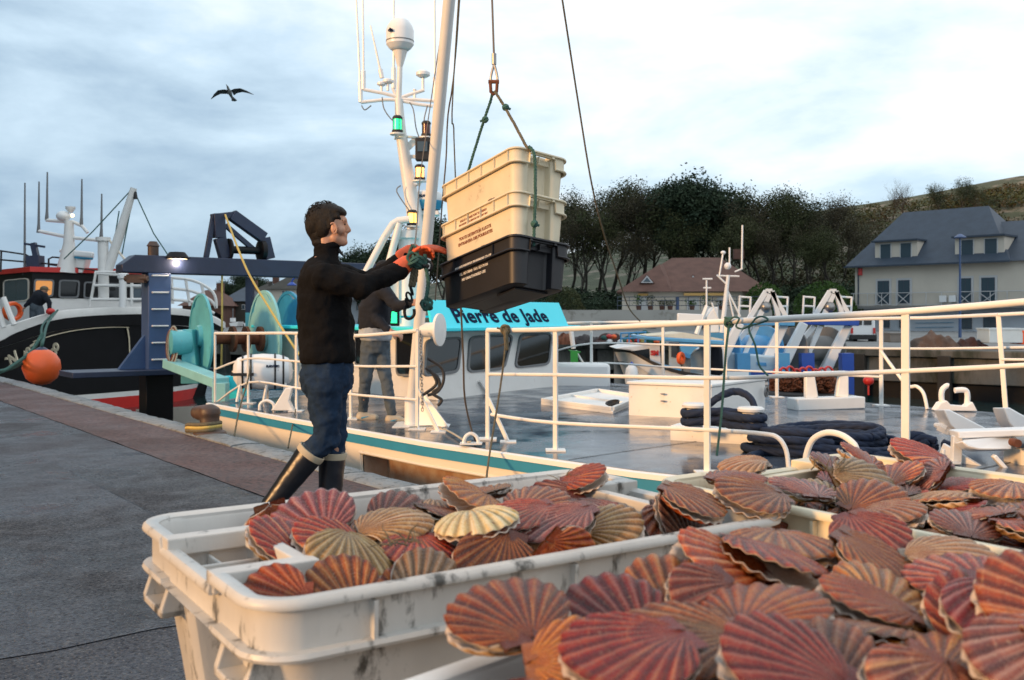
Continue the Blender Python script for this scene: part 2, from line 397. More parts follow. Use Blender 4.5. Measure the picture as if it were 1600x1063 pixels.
# kerb: row of granite blocks, each a stone of its own
kb = bpy.data.objects.new('quay_kerb', None); COL.objects.link(kb); kb.location = UN(5, 3.5); kb['kind'] = 'structure'; WL[kb.name] = V(kb.location)
u = -4.0
while u < 44:
    L_ = R.uniform(.75, 1.25); mb = MB(); rows = []
    h = R.uniform(-.006, .008)+.012
    Nn = 10; prof = [(3.335, -.3), (3.34, 0), (3.36, .012), (3.48, .016), (3.60, .010), (3.65, -.02), (3.665, -.30)]
    for i in range(Nn+1):
        uu = u+.008+(L_-.016)*i/Nn; e_ = .008 if i in (0, Nn) else 0
        rows.append([UN(uu, n_+(.022*noise.noise(V((uu*3.5, k, 2))) if n_ > 3.5 else 0), z_+h-e_+.006*noise.noise(V((uu*4, k*.8, 9)))) for k, (n_, z_) in enumerate(prof)])
    mb.grid(rows); mb.add(rows[0], [tuple(range(len(prof)))]); mb.add(rows[-1], [tuple(range(len(prof)))])
    part('kerb_stone', mb, M['kerb'], kb, smooth=50); u += L_
mb = MB(); mb.box((0, 0, 0), (120, .25, 5), frame(UQ, loc=UN(30, 3.50, -2.78))); solo('quay_wall', mb, M['quaywall'], kind='structure', smooth=0)

# water
def water_mat():
    m = bpy.data.materials.new('harbour_water'); m.use_nodes = True; t = m.node_tree; b = t.nodes['Principled BSDF']; L = t.links.new
    b.inputs['Base Color'].default_value = (.012, .035, .036, 1); b.inputs['Roughness'].default_value = .07; b.inputs['IOR'].default_value = 1.33
    tcn = t.nodes.new('ShaderNodeTexCoord'); prev = None
    for sc, st, di, sx in ((2.2, .5, .06, (1, .6, 1)), (7, .5, .02, (1, .7, 1))):
        mp_ = t.nodes.new('ShaderNodeMapping'); mp_.inputs['Scale'].default_value = sx; L(tcn.outputs['Object'], mp_.inputs[0])
        n = t.nodes.new('ShaderNodeTexNoise'); n.inputs['Scale'].default_value = sc; n.inputs['Detail'].default_value = 4; L(mp_.outputs[0], n.inputs['Vector'])
        bn = t.nodes.new('ShaderNodeBump'); bn.inputs['Strength'].default_value = st; bn.inputs['Distance'].default_value = di; L(n.outputs[0], bn.inputs['Height'])
        if prev: L(prev, bn.inputs['Normal'])
        prev = bn.outputs[0]
    L(prev, b.inputs['Normal']); return m
WZ = -1.75
sheet('harbour_water', [V((-900, -200, WZ)), V((900, -200, WZ)), V((900, 900, WZ)), V((-900, 900, WZ))], water_mat())

# far quay and the land behind it
Q0 = V((15.5, 33.3, 0)); QE = V((.796, -.606, 0)).normalized(); QN = V((.606, .796, 0)).normalized()
def Q(s, t, z=0.0): return Q0+QE*s+QN*t+V((0, 0, z))
def Pt(x, y, t):      # pixel -> point on the vertical plane t metres behind the far quay edge
    r = V(((x-HX)/F, 1, -(y-HY)/F)); k = (t+Q0.dot(QN))/r.dot(QN); p = r*k; p.z += CH; return p
def soT(x, y, t): p = Pt(x, y, t); return (p-Q0).dot(QE), p.z
M['fargrass'] = pm('rough_hill_grass', (.058, .072, .032), .95, var=(.09, .45), col2=(.038, .046, .022), dirt=((.17, .145, .105), .16, .53, .60), bump=(.8, 1, .4))
M['farground'] = pm('far_quay_concrete', (.22, .22, .215), .85, var=(.5, .25), bump=(4, .3, .03))
M['soil'] = pm('dark_undergrowth_soil', (.035, .036, .020), .95, var=(.3, .4))
def terr(X, Y):
    p = V((X, Y, 0)); t = (p-Q0).dot(QN)
    H = max(2.5, min(27, 20.8+(X-47)*.14))
    if t < 46: return 0.0
    k = min(1, (t-46)/18); z = 3.0*k*k*(3-2*k)*min(1, max(.25, (X+60)/60))
    k = min(1, max(0, (t-62)/100)); z += max(0, H-3)*(k*k*(3-2*k)*.45+k*.55)
    return z + 1.1*noise.noise(V((X*.03, Y*.03, 3)))*min(1, (t-46)/30)
mb = MB(); rows = []
for j in range(56):
    t = 46*(j/8)**1.0 if j < 8 else 46+(j-8)**1.62*.75
    rows.append([])
    for i in range(90):
        s_ = -190+i*4.6; p = Q(s_, t); rows[-1].append(V((p.x, p.y, terr(p.x, p.y))))
mbA = MB(); mbA.grid(rows[:9]); solo('far_quay_ground', mbA, M['farground'], kind='structure')
mb.grid(rows[8:]); solo('hill', mb, M['fargrass'], kind='structure')
# unseen hill added on the left to keep the low sun off the far bank
mb = MB(); rows = []
for j in range(26):
    y = -31+j*7.5; rows.append([])
    for i in range(22):
        x = -55-i*6.0; e_ = min(1, (j)/2)*min(1, (25-j)/4); k = min(1, i/4); z = 64*e_*(k*k*(3-2*k))*(.9+.25*noise.noise(V((x*.02, y*.02, 4))))
        rows[-1].append(V((x-.35*max(0, y-60), y, z-.02)))
mb.grid(rows); solo('sun_block_hill', mb, M['fargrass'], kind='structure')
# far quay wall: concrete panels with dark piles between them
fw = bpy.data.objects.new('far_quay_wall', None); COL.objects.link(fw); fw.location = Q(0, 0); fw['kind'] = 'structure'; WL[fw.name] = V(fw.location)
mb = MB(); mb.box((0, .6, -2.3), (420, 1.0, 4.58), frame(QE, loc=Q(-20, 0))); part('wall_core', mb, M['black'], fw, smooth=0)
mb = MB(); mb.box((0, -.1, -.14), (420, .5, .26), frame(QE, loc=Q(-20, 0))); part('coping', mb, M['quaywall'], fw, bevel=.03)
s_ = -70
while s_ < 34:
    mb = MB(); mb.box((0, 0, -.72), (2.5, .22, .9), frame(QE, loc=Q(s_+1.45, -.05+R.uniform(0, .04)))); part('wall_panel', mb, M['quaywall'], fw, bevel=.03)
    mb = MB(); mb.box((0, -.22, -1.9), (.42, .42, 3.4), frame(QE, loc=Q(s_, 0))); part('pile', mb, M['pile'], fw, bevel=.03)
    s_ += 2.9

# ---- trees
def leaf_mat(name, c1, c2, sc=.5):
    return pm(name, c1, .75, var=(sc, .5), col2=c2, spec=.2)
M['leafdark'] = leaf_mat('dark_evergreen_leaves', (.028, .048, .030), (.046, .066, .034))
M['leafbrown'] = leaf_mat('brown_autumn_leaves', (.078, .060, .034), (.055, .056, .030))
M['leafolive'] = leaf_mat('olive_leaves', (.050, .066, .026), (.070, .068, .030))
M['leafgreen'] = leaf_mat('bright_hedge_leaves', (.060, .115, .022), (.035, .075, .016))
M['bark'] = pm('grey_bark', (.055, .048, .038), .95, var=(3, .3))
def leafquads(mb, c, r, n, size, rr):
    for _ in range(n):
        while 1:
            q = V((rr.uniform(-1, 1), rr.uniform(-1, 1), rr.uniform(-1, 1)))
            if q.length < 1: break
        p = c+V((q.x*r, q.y*r, q.z*r*.7)); a = V((rr.gauss(0, 1), rr.gauss(0, 1), rr.gauss(0, .6))).normalized()*size*rr.uniform(.6, 1.3)
        b = a.cross(V((rr.gauss(0, 1), rr.gauss(0, 1), rr.gauss(0, 1)))).normalized()*size*rr.uniform(.4, .8)
        i = len(mb.v); mb.v += [p-a*.5, p+b*.5, p+a*.5, p-b*.5]; mb.f.append((i, i+1, i+2, i+3))
def tree_meshes(seed, h, spread, crown0, leaf_n, leaf_size, leafr, levels=4, fork=3, lean=0):
    rr = random.Random(seed); tb = MB(); lb = MB()
    def grow(p, d, L, r, lev):
        pts = [p]; rs = [r]; n = 4
        for i in range(n):
            d = (d+V((rr.gauss(0, .10), rr.gauss(0, .10), .05))).normalized(); p = p+d*L/n; pts.append(p); rs.append(r*(1-.45*(i+1)/n))
        tb.tube(pts, rs, n=5 if lev < 2 else 3, cap=False)
        if lev >= 2 and leaf_n:
            for q in pts[1:]:
                if rr.random() < .75: leafquads(lb, q, leafr*(.7 if lev == 2 else 1), leaf_n, leaf_size, rr)
        if lev < levels:
            k = fork+(1 if lev == 0 else 0)
            for j in range(k):
                az = 2*pi*(j+rr.random()*.7)/k; el = rr.uniform(.35, .95)
                o = V((cos(az), sin(az), 0)); nd = (d*cos(el)+o*sin(el)*spread).normalized()
                i0 = rr.randint(2, 4); grow(pts[i0], nd, L*rr.uniform(.55, .78), rs[i0]*.7, lev+1)
            grow(pts[-1], (d+V((rr.gauss(0, .2), rr.gauss(0, .2), .3))).normalized(), L*.7, rs[-1]*.9, lev+1)
    grow(V((0, 0, 0)), V((lean, 0, 1)).normalized(), h*crown0, h*.017, 0)
    zmax = max([v.z for v in tb.v]); k = h/zmax
    tb.v = [v*k for v in tb.v]; lb.v = [V((v.x*k, v.y*k, v.z*k)) for v in lb.v]
    return tb.mesh('trunk', smooth=60, fix=False), (lb.mesh('crown', smooth=0, fix=False) if leaf_n else None)
kinds = {}
def tree(kind, seed, loc, label, group, rot, scale, cat='tree'):
    pars = dict(
        brown=dict(h=12, spread=.8, crown0=.40, leaf_n=4, leaf_size=.21, leafr=1.0, mat='leafbrown'),
        olive=dict(h=12, spread=.9, crown0=.34, leaf_n=7, leaf_size=.21, leafr=1.05, mat='leafolive'),
        dark=dict(h=14, spread=1.0, crown0=.28, leaf_n=19, leaf_size=.28, leafr=1.15, mat='leafdark'),
        bare=dict(h=10, spread=1.1, crown0=.28, leaf_n=0, leaf_size=.3, leafr=.4, mat='leafbrown', levels=5),
        sparse=dict(h=11, spread=.9, crown0=.38, leaf_n=3, leaf_size=.24, leafr=.8, mat='leafdark'))[kind]
    p_ = dict(pars); mt = p_.pop('mat')
    if (kind, seed) not in kinds:
        a, b = tree_meshes(seed*17+3, **p_); a.materials.append(M['bark'])
        if b: b.materials.append(M[mt])
        kinds[(kind, seed)] = (a, b)
    a, b = kinds[(kind, seed)]
    o = thing(kind.replace('brown', 'autumn').replace('dark', 'evergreen').replace('olive', 'broadleaf').replace('sparse', 'thin')+'_tree', label, cat, loc, group)
    o.rotation_euler = (0, 0, rot); o.scale = (scale,)*3
    inst('trunk', a, o)
    if b: inst('crown', b, o)
    return o
def onterr(x, t):
    p = Pt(x, HY, t); p.z = terr(p.x, p.y)-.1; return p
# x in the photo, top y, kind, t (metres behind far quay)
rowt = []
for x, ytop, kd, t in [(872, 300, 'olive', 66), (893, 292, 'brown', 70), (915, 300, 'brown', 64), (935, 288, 'brown', 72), (955, 281, 'olive', 67), (978, 287, 'brown', 70), (1000, 290, 'brown', 64),
        (1020, 287, 'sparse', 72), (1040, 295, 'olive', 66), (1063, 284, 'dark', 70), (1092, 277, 'dark', 66), (1118, 286, 'dark', 72), (1142, 300, 'sparse', 68), (1165, 292, 'sparse', 73), (1190, 300, 'brown', 66),
        (1213, 287, 'olive', 71), (1240, 300, 'olive', 67), (1262, 294, 'sparse', 72), (1288, 300, 'brown', 68), (1315, 330, 'brown', 72), (1345, 345, 'brown', 66), (905, 330, 'brown', 60), (985, 350, 'brown', 60), (1130, 345, 'olive', 60), (1205, 350, 'brown', 61), (1270, 360, 'olive', 62), (855, 320, 'olive', 72),
        (1225, 345, 'olive', 75), (1300, 352, 'olive', 64), (1180, 335, 'olive', 62), (950, 322, 'olive', 61), (1070, 330, 'olive', 60)]:
    b_ = onterr(x, t); top = Pt(x, ytop, t).z
    rowt.append((x, b_, top-b_.z, kd))
names_ = {'olive': 'olive green broadleaf tree', 'brown': 'thinning brown autumn tree', 'dark': 'dense dark evergreen tree', 'sparse': 'half bare tree with open twiggy crown'}
ORD = ['first', 'second', 'third', 'fourth', 'fifth', 'sixth', 'seventh', 'eighth', 'ninth', 'tenth', 'eleventh', 'twelfth', 'thirteenth', 'fourteenth', 'fifteenth', 'sixteenth', 'seventeenth', 'eighteenth', 'nineteenth']+['twentieth']+['twenty '+q for q in ('first', 'second', 'third', 'fourth', 'fifth', 'sixth', 'seventh', 'eighth', 'ninth')]+['thirtieth']+['thirty '+q for q in ('first', 'second', 'third', 'fourth', 'fifth')]
for i, (x, b_, h, kd) in enumerate(rowt):
    base = {'brown': 12, 'olive': 12, 'dark': 14, 'bare': 10, 'sparse': 11}[kd]
    rank = 1+sum(1 for q in rowt if q[0] < x)
    tree(kd, i % 3, b_, '%s, %s from the left in the wood' % (names_[kd], ORD[rank-1]), 'trees of the wood on the slope', i*1.7, h/base)
for x, t, yt, lab, sd_ in ((1415, 122, 277, 'leafless tree on the hilltop, left of the pair above the slate roof', 0), (1395, 128, 296, 'small leafless tree on the hilltop left of a bigger bare one', 1)):
    b_ = onterr(x, t); h = Pt(x, yt, t).z-b_.z; tree('bare', sd_, b_, lab, None, 1.0, max(h, 3)/10)
for x, t, yt, lab in ((1470, 118, 282, 'thin leaved tree on the hill crest above the slate roof'), (1500, 120, 276, 'taller thin leaved tree on the hill crest above the slate roof'), (1523, 119, 286, 'small thin leaved tree right of the others on the hill crest')):
    b_ = onterr(x, t); h = Pt(x, yt, t).z-b_.z; tree('sparse', 1, b_, lab, None, x*.1, max(h, 3)/11)
# undergrowth and hillside scrub: nobody could count it
def scrub(name, label, mat, spots, n, size, seed):
    rr = random.Random(seed); mb = MB()
    for (p, r, hh) in spots:
        for _ in range(n):
            a = rr.random()*2*pi; e_ = rr.random(); q = V((cos(a)*r*sqrt(1-e_*e_), sin(a)*r*sqrt(1-e_*e_), e_*hh))*rr.uniform(.8, 1.03)
            leafquads(mb, p+q, .05, 1, size, rr)
    o = solo(name, mb, M[mat], label, None, smooth=0, fix=False, kind='stuff'); o['category'] = 'undergrowth' if 'hedge' not in name else 'hedge'; return o
sp = []
for i in range(150):
    x = R.uniform(850, 1420); t = R.uniform(48, 62); p = onterr(x, t); sp.append((p, R.uniform(1.2, 2.6), R.uniform(1.2, 2.6)))
scrub('undergrowth', 'dark tangled undergrowth below the wood', 'leafdark', sp, 170, .38, 1)
sp = []
for i in range(300):
    x = R.uniform(1180, 1640); t = R.uniform(66, 141); p = onterr(x, t); sp.append((p, R.uniform(1.3, 3.0), R.uniform(1.2, 2.4)))
scrub('hillside_scrub', 'brown and green scrub covering the hillside', 'leafbrown', sp[:120], 130, .4, 2)
scrub('hillside_bushes', 'olive bushes dotted over the hillside', 'leafolive', sp[120:], 130, .4, 3)
sp = []
for i in range(26):
    x = 865+i*4.2; p = Pt(x, HY, 44); p.z = .8; sp.append((p, .9, 1.9))
scrub('hedge', 'clipped hedge left of the brown roofed house', 'leafdark', sp, 200, .22, 4)
for cx_, cy_, rx_, lab in ((1196, 462, 34, 'leafy green bush right of the brown roofed house'), (1290, 462, 46, 'big leafy green bush left of the slate roofed house'), (882, 462, 30, 'grey green bush behind the hanging black crate')):
    rr = random.Random(cx_); mb = MB(); c = Pt(cx_, HY, 40); k = c.y/F; c.z = 1.4
    for _ in range(4200):
        a = rr.random()*2*pi; e_ = rr.random(); r_ = rx_*k*(1+.16*noise.noise(V((cos(a)*2, sin(a)*2, e_*3))))
        leafquads(mb, c+V((cos(a)*r_*sqrt(1-e_*e_), sin(a)*r_*sqrt(1-e_*e_), e_*2.3*(1+.1*sin(a*3))))*1.0, .12, 1, .17, rr)
    st = MB(); st.tube([c-V((0, 0, 1.4)), c+V((0, 0, .9))], .1); t0 = thing('bush', lab, 'bush', V((c.x, c.y, 0)))
    part('foliage', mb, M['leafgreen'] if cx_ > 1000 else M['leafolive'], t0, smooth=0, fix=False); part('stem', st, M['bark'], t0)
# ================================================================== CRATES
def rrect(L, W, r, n=6):
    out = []
    for cx, cy, a in ((L/2-r, W/2-r, 0), (-L/2+r, W/2-r, pi/2), (-L/2+r, -W/2+r, pi), (L/2-r, -W/2+r, 3*pi/2)):
        for i in range(n+1): t = a+pi/2*i/n; out.append((cx+r*cos(t), cy+r*sin(t)))
    return out
def body_outline(L, W, r, rec, rw, n=5):
    """rounded rectangle whose short ends are recessed in the middle (rec deep, rw wide); same point count at any size"""
    q = .018; out = []
    def c(cx, cy, a0, rad, k=n, s=1):
        for i in range(k+1): t = a0+s*pi/2*i/k; out.append((cx+rad*cos(t), cy+rad*sin(t)))
    for sgn, a in ((1, 0), (-1, pi)):
        # recess on the +x (sgn=1) end, drawn counter-clockwise: from lower corner up
        def T(x, y): return (sgn*x, sgn*y)
        seg = []
        def cc(cx, cy, a0, rad, k, s):
            for i in range(k+1): t = a0+s*pi/2*i/k; seg.append((cx+rad*cos(t), cy+rad*sin(t)))
        cc(L/2-r, -W/2+r, -pi/2, r, n, 1)
        cc(L/2-q, -rw/2-q, 0, q, 3, 1)
        cc(L/2-rec+q, -rw/2+q-0, -pi/2, q, 3, -1)
        cc(L/2-rec+q, rw/2-q, pi, q, 3, -1)
        cc(L/2-q, rw/2+q, -pi/2, q, 3, 1)
        cc(L/2-r, W/2-r, 0, r, n, 1)
        out += [T(*p) for p in seg]
    return out
def crate_meshes(key, L, W, H, mat, band=.06, ribs=5, lugs=True, recess=.085, tap=.09):
    rim = .019; r = .05; rw = W*.37
    def lv(f, t=0.0): return body_outline(L-2*rim-2*t-(1-f)*tap, W-2*rim-2*t-(1-f)*tap*.85, max(r-t, .01), recess, rw+2*t)
    out = {}
    mb = MB(); t = .007
    rows = [[V((x, y, z)) for x, y in lv(f)] for f, z in ((0, .004), (.03, 0.0), (.35, H*.35), (.7, H*.7), (1, H-.004))]
    rows = [[V((x*.97, y*.97, .0)) for x, y in lv(0)]]+rows
    rows += [[V((x, y, H-.002)) for x, y in lv(1, t*.4)], [V((x, y, H-.008)) for x, y in lv(1, t)]]
    rows += [[V((x, y, z)) for x, y in lv(f, t)] for f, z in ((.7, H*.7), (.35, H*.35), (.02, .014))]
    mb.grid(rows, close=True)
    n = len(rows[0]); mb.f.append(tuple(range(n-1, -1, -1))); mb.f.append(tuple(len(mb.v)-n+i for i in range(n)))
    out['body'] = [mb.mesh('body', smooth=30)]
    # rim: top lip, recessed band panel and lower lip; across the recess only the handle bar is left
    mb = MB(); hb = .022 if lugs is False else .045
    def ring(d, z):
        w = rw/2+.012; l2 = L/2-d; pts = []
        for (x, y), nx in zip(rrect(L-2*d, W-2*d, max(r+.012-d, .01), 8), rrect(L-2*d, W-2*d, max(r+.012-d, .01), 8)[1:]+rrect(L-2*d, W-2*d, max(r+.012-d, .01), 8)[:1]):
            pts.append((x, y, z))
            if abs(x-nx[0]) < 1e-6 and abs(y-nx[1]) > .05:
                sg = 1 if nx[1] > y else -1; zz = (max(z, H-hb+(z-H+band)*.06) if z < H-.012 else z)-(.014 if lugs else 0)
                pts += [(x, -sg*w-sg*.004, z), (x, -sg*w, zz), (x, sg*w, zz), (x, sg*w+sg*.004, z)]
        return [V(q) for q in pts]
    pd_ = .014
    rows = [ring(rim-.004, H-band-.004), ring(.002, H-band-.004), ring(0, H-band), ring(.002, H-band+.005), ring(pd_, H-band+.006), ring(pd_, H-.0085), ring(.001, H-.008), ring(0, H-.005), ring(.0015, H), ring(.005, H+.003), ring(rim-.002, H+.003), ring(rim+.004, H), ring(rim+.006, H-.016), ring(rim-.001, H-.018), ring(rim-.004, H-band+.002)]
    rows.append(rows[0]); rr_ = [[p.copy() for p in q] for q in rows]; mb.grid(rr_, close=True)
    out['rim'] = [mb.mesh('rim', smooth=40)]
    # recess side flanges + pocket dividers
    pk = []
    for s in (-1, 1):
        mb = MB(); x0 = s*(L/2-recess-rim); x1 = s*(L/2-rim)
        for sy in (-1, 1): mb.box(((x0+x1)/2, sy*(rw/2+.004), H-.009), (abs(x1-x0)+.03, .028 if lugs else .016, .024))
        mb.box((x0, 0, H-.0095), (.020, rw+.012, .023)); mb.box(((x0+x1)/2, rw*.08, H-.036), (abs(x1-x0), .0045, .034)); mb.box((x0*.42+x1*.58, 0, H-.040), (.0045, rw, .030))
        pk.append(mb.mesh('pocket', smooth=0))
    out['pocket'] = pk
    # ribs between the skirt and the wall, and a lower ledge ring on the long sides
    rb = []
    for s in (-1, 1):
        for i in range(ribs):
            x = -L/2+L*(i+.5)/ribs+L*.0; mb = MB()
            mb.prism([(x-.0025, s*(W/2-.016), H-band+.004), (x-.0025, s*(W/2-.003), H-band+.004), (x-.0025, s*(W/2-.002), H-.012), (x-.0025, s*(W/2-.016), H-.012)], (.005, 0, 0)); rb.append(mb.mesh('rib', smooth=0))
    out['rib'] = rb
    lg = []
    if lugs:
        for sx in (-1, 1):
            for sy in (-1, 1):
                mb = MB(); y0 = sy*(rw/2+.02); y1 = sy*(W/2-.045); x1 = sx*(L/2-.004); x0 = sx*(L/2-rim-.02); zl = H*.63; zh = H*.79
                a = [(x0-sx*.012, y0, zl), (x1, y0, zl), (x1, y0, zl+.012), (x1-sx*.012, y0, zh), (x0-sx*.006, y0, zh)]
                mb.prism(a, (0, (y1-y0)*.12, 0)); mb.prism([(p[0], y1, p[2]) for p in a], (0, -(y1-y0)*.12, 0))
                mb.prism([(x0-sx*.012, y0, zl), (x1, y0, zl), (x1, y0, zl+.010), (x0-sx*.012, y0, zl+.010)], (0, y1-y0, 0))
                mb.prism([(x0-sx*.012, y0, zh-.010), (x1-sx*.012, y0, zh-.010), (x1-sx*.010, y0, zh), (x0-sx*.012, y0, zh)], (0, y1-y0, 0))
                lg.append(mb.mesh('lug', smooth=0))
        out['lug'] = lg
    for k, l in out.items():
        for me in l: me.materials.append(mat)
    return out
def crate(meshes, mtx, label, group=None, cat='crate', bev=True, name='fish_crate'):
    o = thing(name, label, cat, mtx.translation, group); o.rotation_euler = mtx.to_euler()
    for k, l in meshes.items():
        for me in l:
            c = inst(k, me, o)
            if bev and k in ('pocket', 'lug'): bevmod(c, .0022, 2)
    return o
CL, CW, CHt = .83, .537, .30
RIM = .90

CR_D = crate_meshes('d', CL, CW, CHt, M['cratedirty'], band=.060, ribs=3, recess=.10)
def cmat(c0, ex, wdir, L=CL, W=CW, z=RIM-CHt):
    """crate whose long near edge starts at c0 and runs along ex; wdir points to the other long side"""
    ex = V(ex).normalized(); wd = V(wdir).normalized(); c = V(c0)+ex*L/2+wd*W/2
    return frame(ex, loc=V((c.x, c.y, z)))
C1 = cmat((-.262, .972, 0), (.832, .555, 0), (-.555, .832, 0), L=.83)
C2 = cmat((.245, 1.745, 0), (.58, -.81, 0), (.81, .58, 0), L=.95, W=.60)
C3 = cmat((-.155, .765, 0), (.70, .71, 0), (.71, -.70, 0), L=.80, W=.66, z=RIM-CHt-.015)
CR_2 = crate_meshes('w2', .95, .60, CHt, M['cratebeige'], band=.060, ribs=4)
CR_3 = crate_meshes('w3', .80, .66, CHt, M['crate'], band=.060, ribs=3)
crate(CR_D, C1, 'white plastic crate of scallops with recessed handle end, nearest the wet quay on the left', 'crates heaped with scallops')
crate(CR_2, C2, 'beige white plastic crate of scallops behind the others, nearest the coiled blue rope', 'crates heaped with scallops')
crate(CR_3, C3, 'plastic crate almost buried under the largest scallops at the bottom of the photo', 'crates heaped with scallops')
for k in (1, 2):
    for mm, src, lb in ((C1, CR_D, 'left scallop crate'), (C2, CR_2, 'rear scallop crate'), (C3, CR_3, 'front scallop crate')):
        m2 = mm.copy(); m2.translation = mm.translation-V((0, 0, CHt*k))
        crate(src, m2, '%s crate of the stack carrying the %s' % ('middle' if k == 1 else 'bottom', lb), 'crates under the scallop crates')

# ================================================================== SCALLOPS
def valve(kind, seed, ribs=14):
    """a fan shaped valve, hinge at the origin, fan towards +y, unit size = 1 across; kind: 'upper' flat, 'lower' cupped"""
    rr = random.Random(seed); NP, NS = ribs*5, 13; ph0 = radians(128)
    def outline(a):      # a in -1..1 around the fan
        t = a*radians(140); k = 1+.012*noise.noise(V((a*4, seed, 0)))
        x = .5*sin(t)*k*1.03; y = .47-.47*cos(pi-abs(t))*-1 if False else .47+.47*cos(t)*k
        return x, y
    A = []; S = []; rows = []; rib_h = .030 if kind == 'upper' else .034
    edge = .012
    def zf(s, a):
        w = cos(a*pi/2*.92)
        if kind == 'upper': z = .055*(s**.8)*(1-s)*1.6*(.35+.65*w)-.02*(1-s)**3+.035*(1-s**3)*w*.5
        else: z = .30*(s**.75)*(1-s)**.85*(.45+.55*w)+.02
        z += .006*noise.noise(V((a*3, s*4, seed+.5)))+.010*s*s*noise.noise(V((a*2.2, 1.1, seed*1.7)))
        return z
    mb = MB(); uv = []
    def pt(i, j, inner):
        a = -1+2*i/NP; s = .035+.965*(j/NS)**.85; x, y = outline(a)
        rib = cos(2*pi*ribs*(a+1)/2+pi)*.5+.5
        fl = min(1, s*1.6)*(1-abs(a)**6)
        ex = 1+.020*(rib-.5)*fl*(1 if s > .93 else .0)
        z = zf(s, a)+rib_h*(rib**.75)*fl*(.4+.6*s)
        # growth lines
        z += .0035*sin(s*34+noise.noise(V((a*2, 0, seed)))*2)*s
        if inner: z -= .022+.008*(1-s)
        if j == NS: z = zf(s, a)+rib_h*(rib**.75)*fl*.9-(.006 if not inner else .016)
        return V((x*s*ex, y*s*ex, z))
    for inner in (0, 1):
        for j in range(NS+1):
            rows.append([pt(i, j if not inner else NS-j, inner) for i in range(NP+1)])
            for i in range(NP+1): uv.append((i/NP, (j if not inner else NS-j)/NS+(0 if not inner else 2)))
    mb.grid(rows)
    # ears either side of the hinge
    for sg in (-1, 1):
        for inner in (0, 1):
            zz = -.022 if inner else .004
            g = []
            for u_ in range(5):
                x0 = sg*(.01+.235*u_/4); top = -.018-.004*(u_ % 2); bot = .165-.02*u_/4
                g.append([V((x0, top+(bot-top)*v_/3*(1 if u_ else .2), zz+.006*(u_ % 2)+.012*(v_/3))) for v_ in range(4)])
            b0 = len(mb.v); mb.grid(g); uv += [(.5+sg*.42, .35)]*(len(mb.v)-b0)
    if kind == 'lower':
        for v_ in mb.v: v_.z *= -1
    me = mb.mesh('valve', smooth=0, fix=False); me.polygons.foreach_set('use_smooth', [True]*len(me.polygons))
    bm = bmesh.new(); bm.from_mesh(me); bmesh.ops.recalc_face_normals(bm, faces=bm.faces); bm.to_mesh(me); bm.free()
    ul = me.uv_layers.new(name='fan'); vi = [0]*len(me.loops); me.loops.foreach_get('vertex_index', vi)
    flat = []
    for i in vi: flat += list(uv[i])
    ul.data.foreach_set('uv', flat); return me
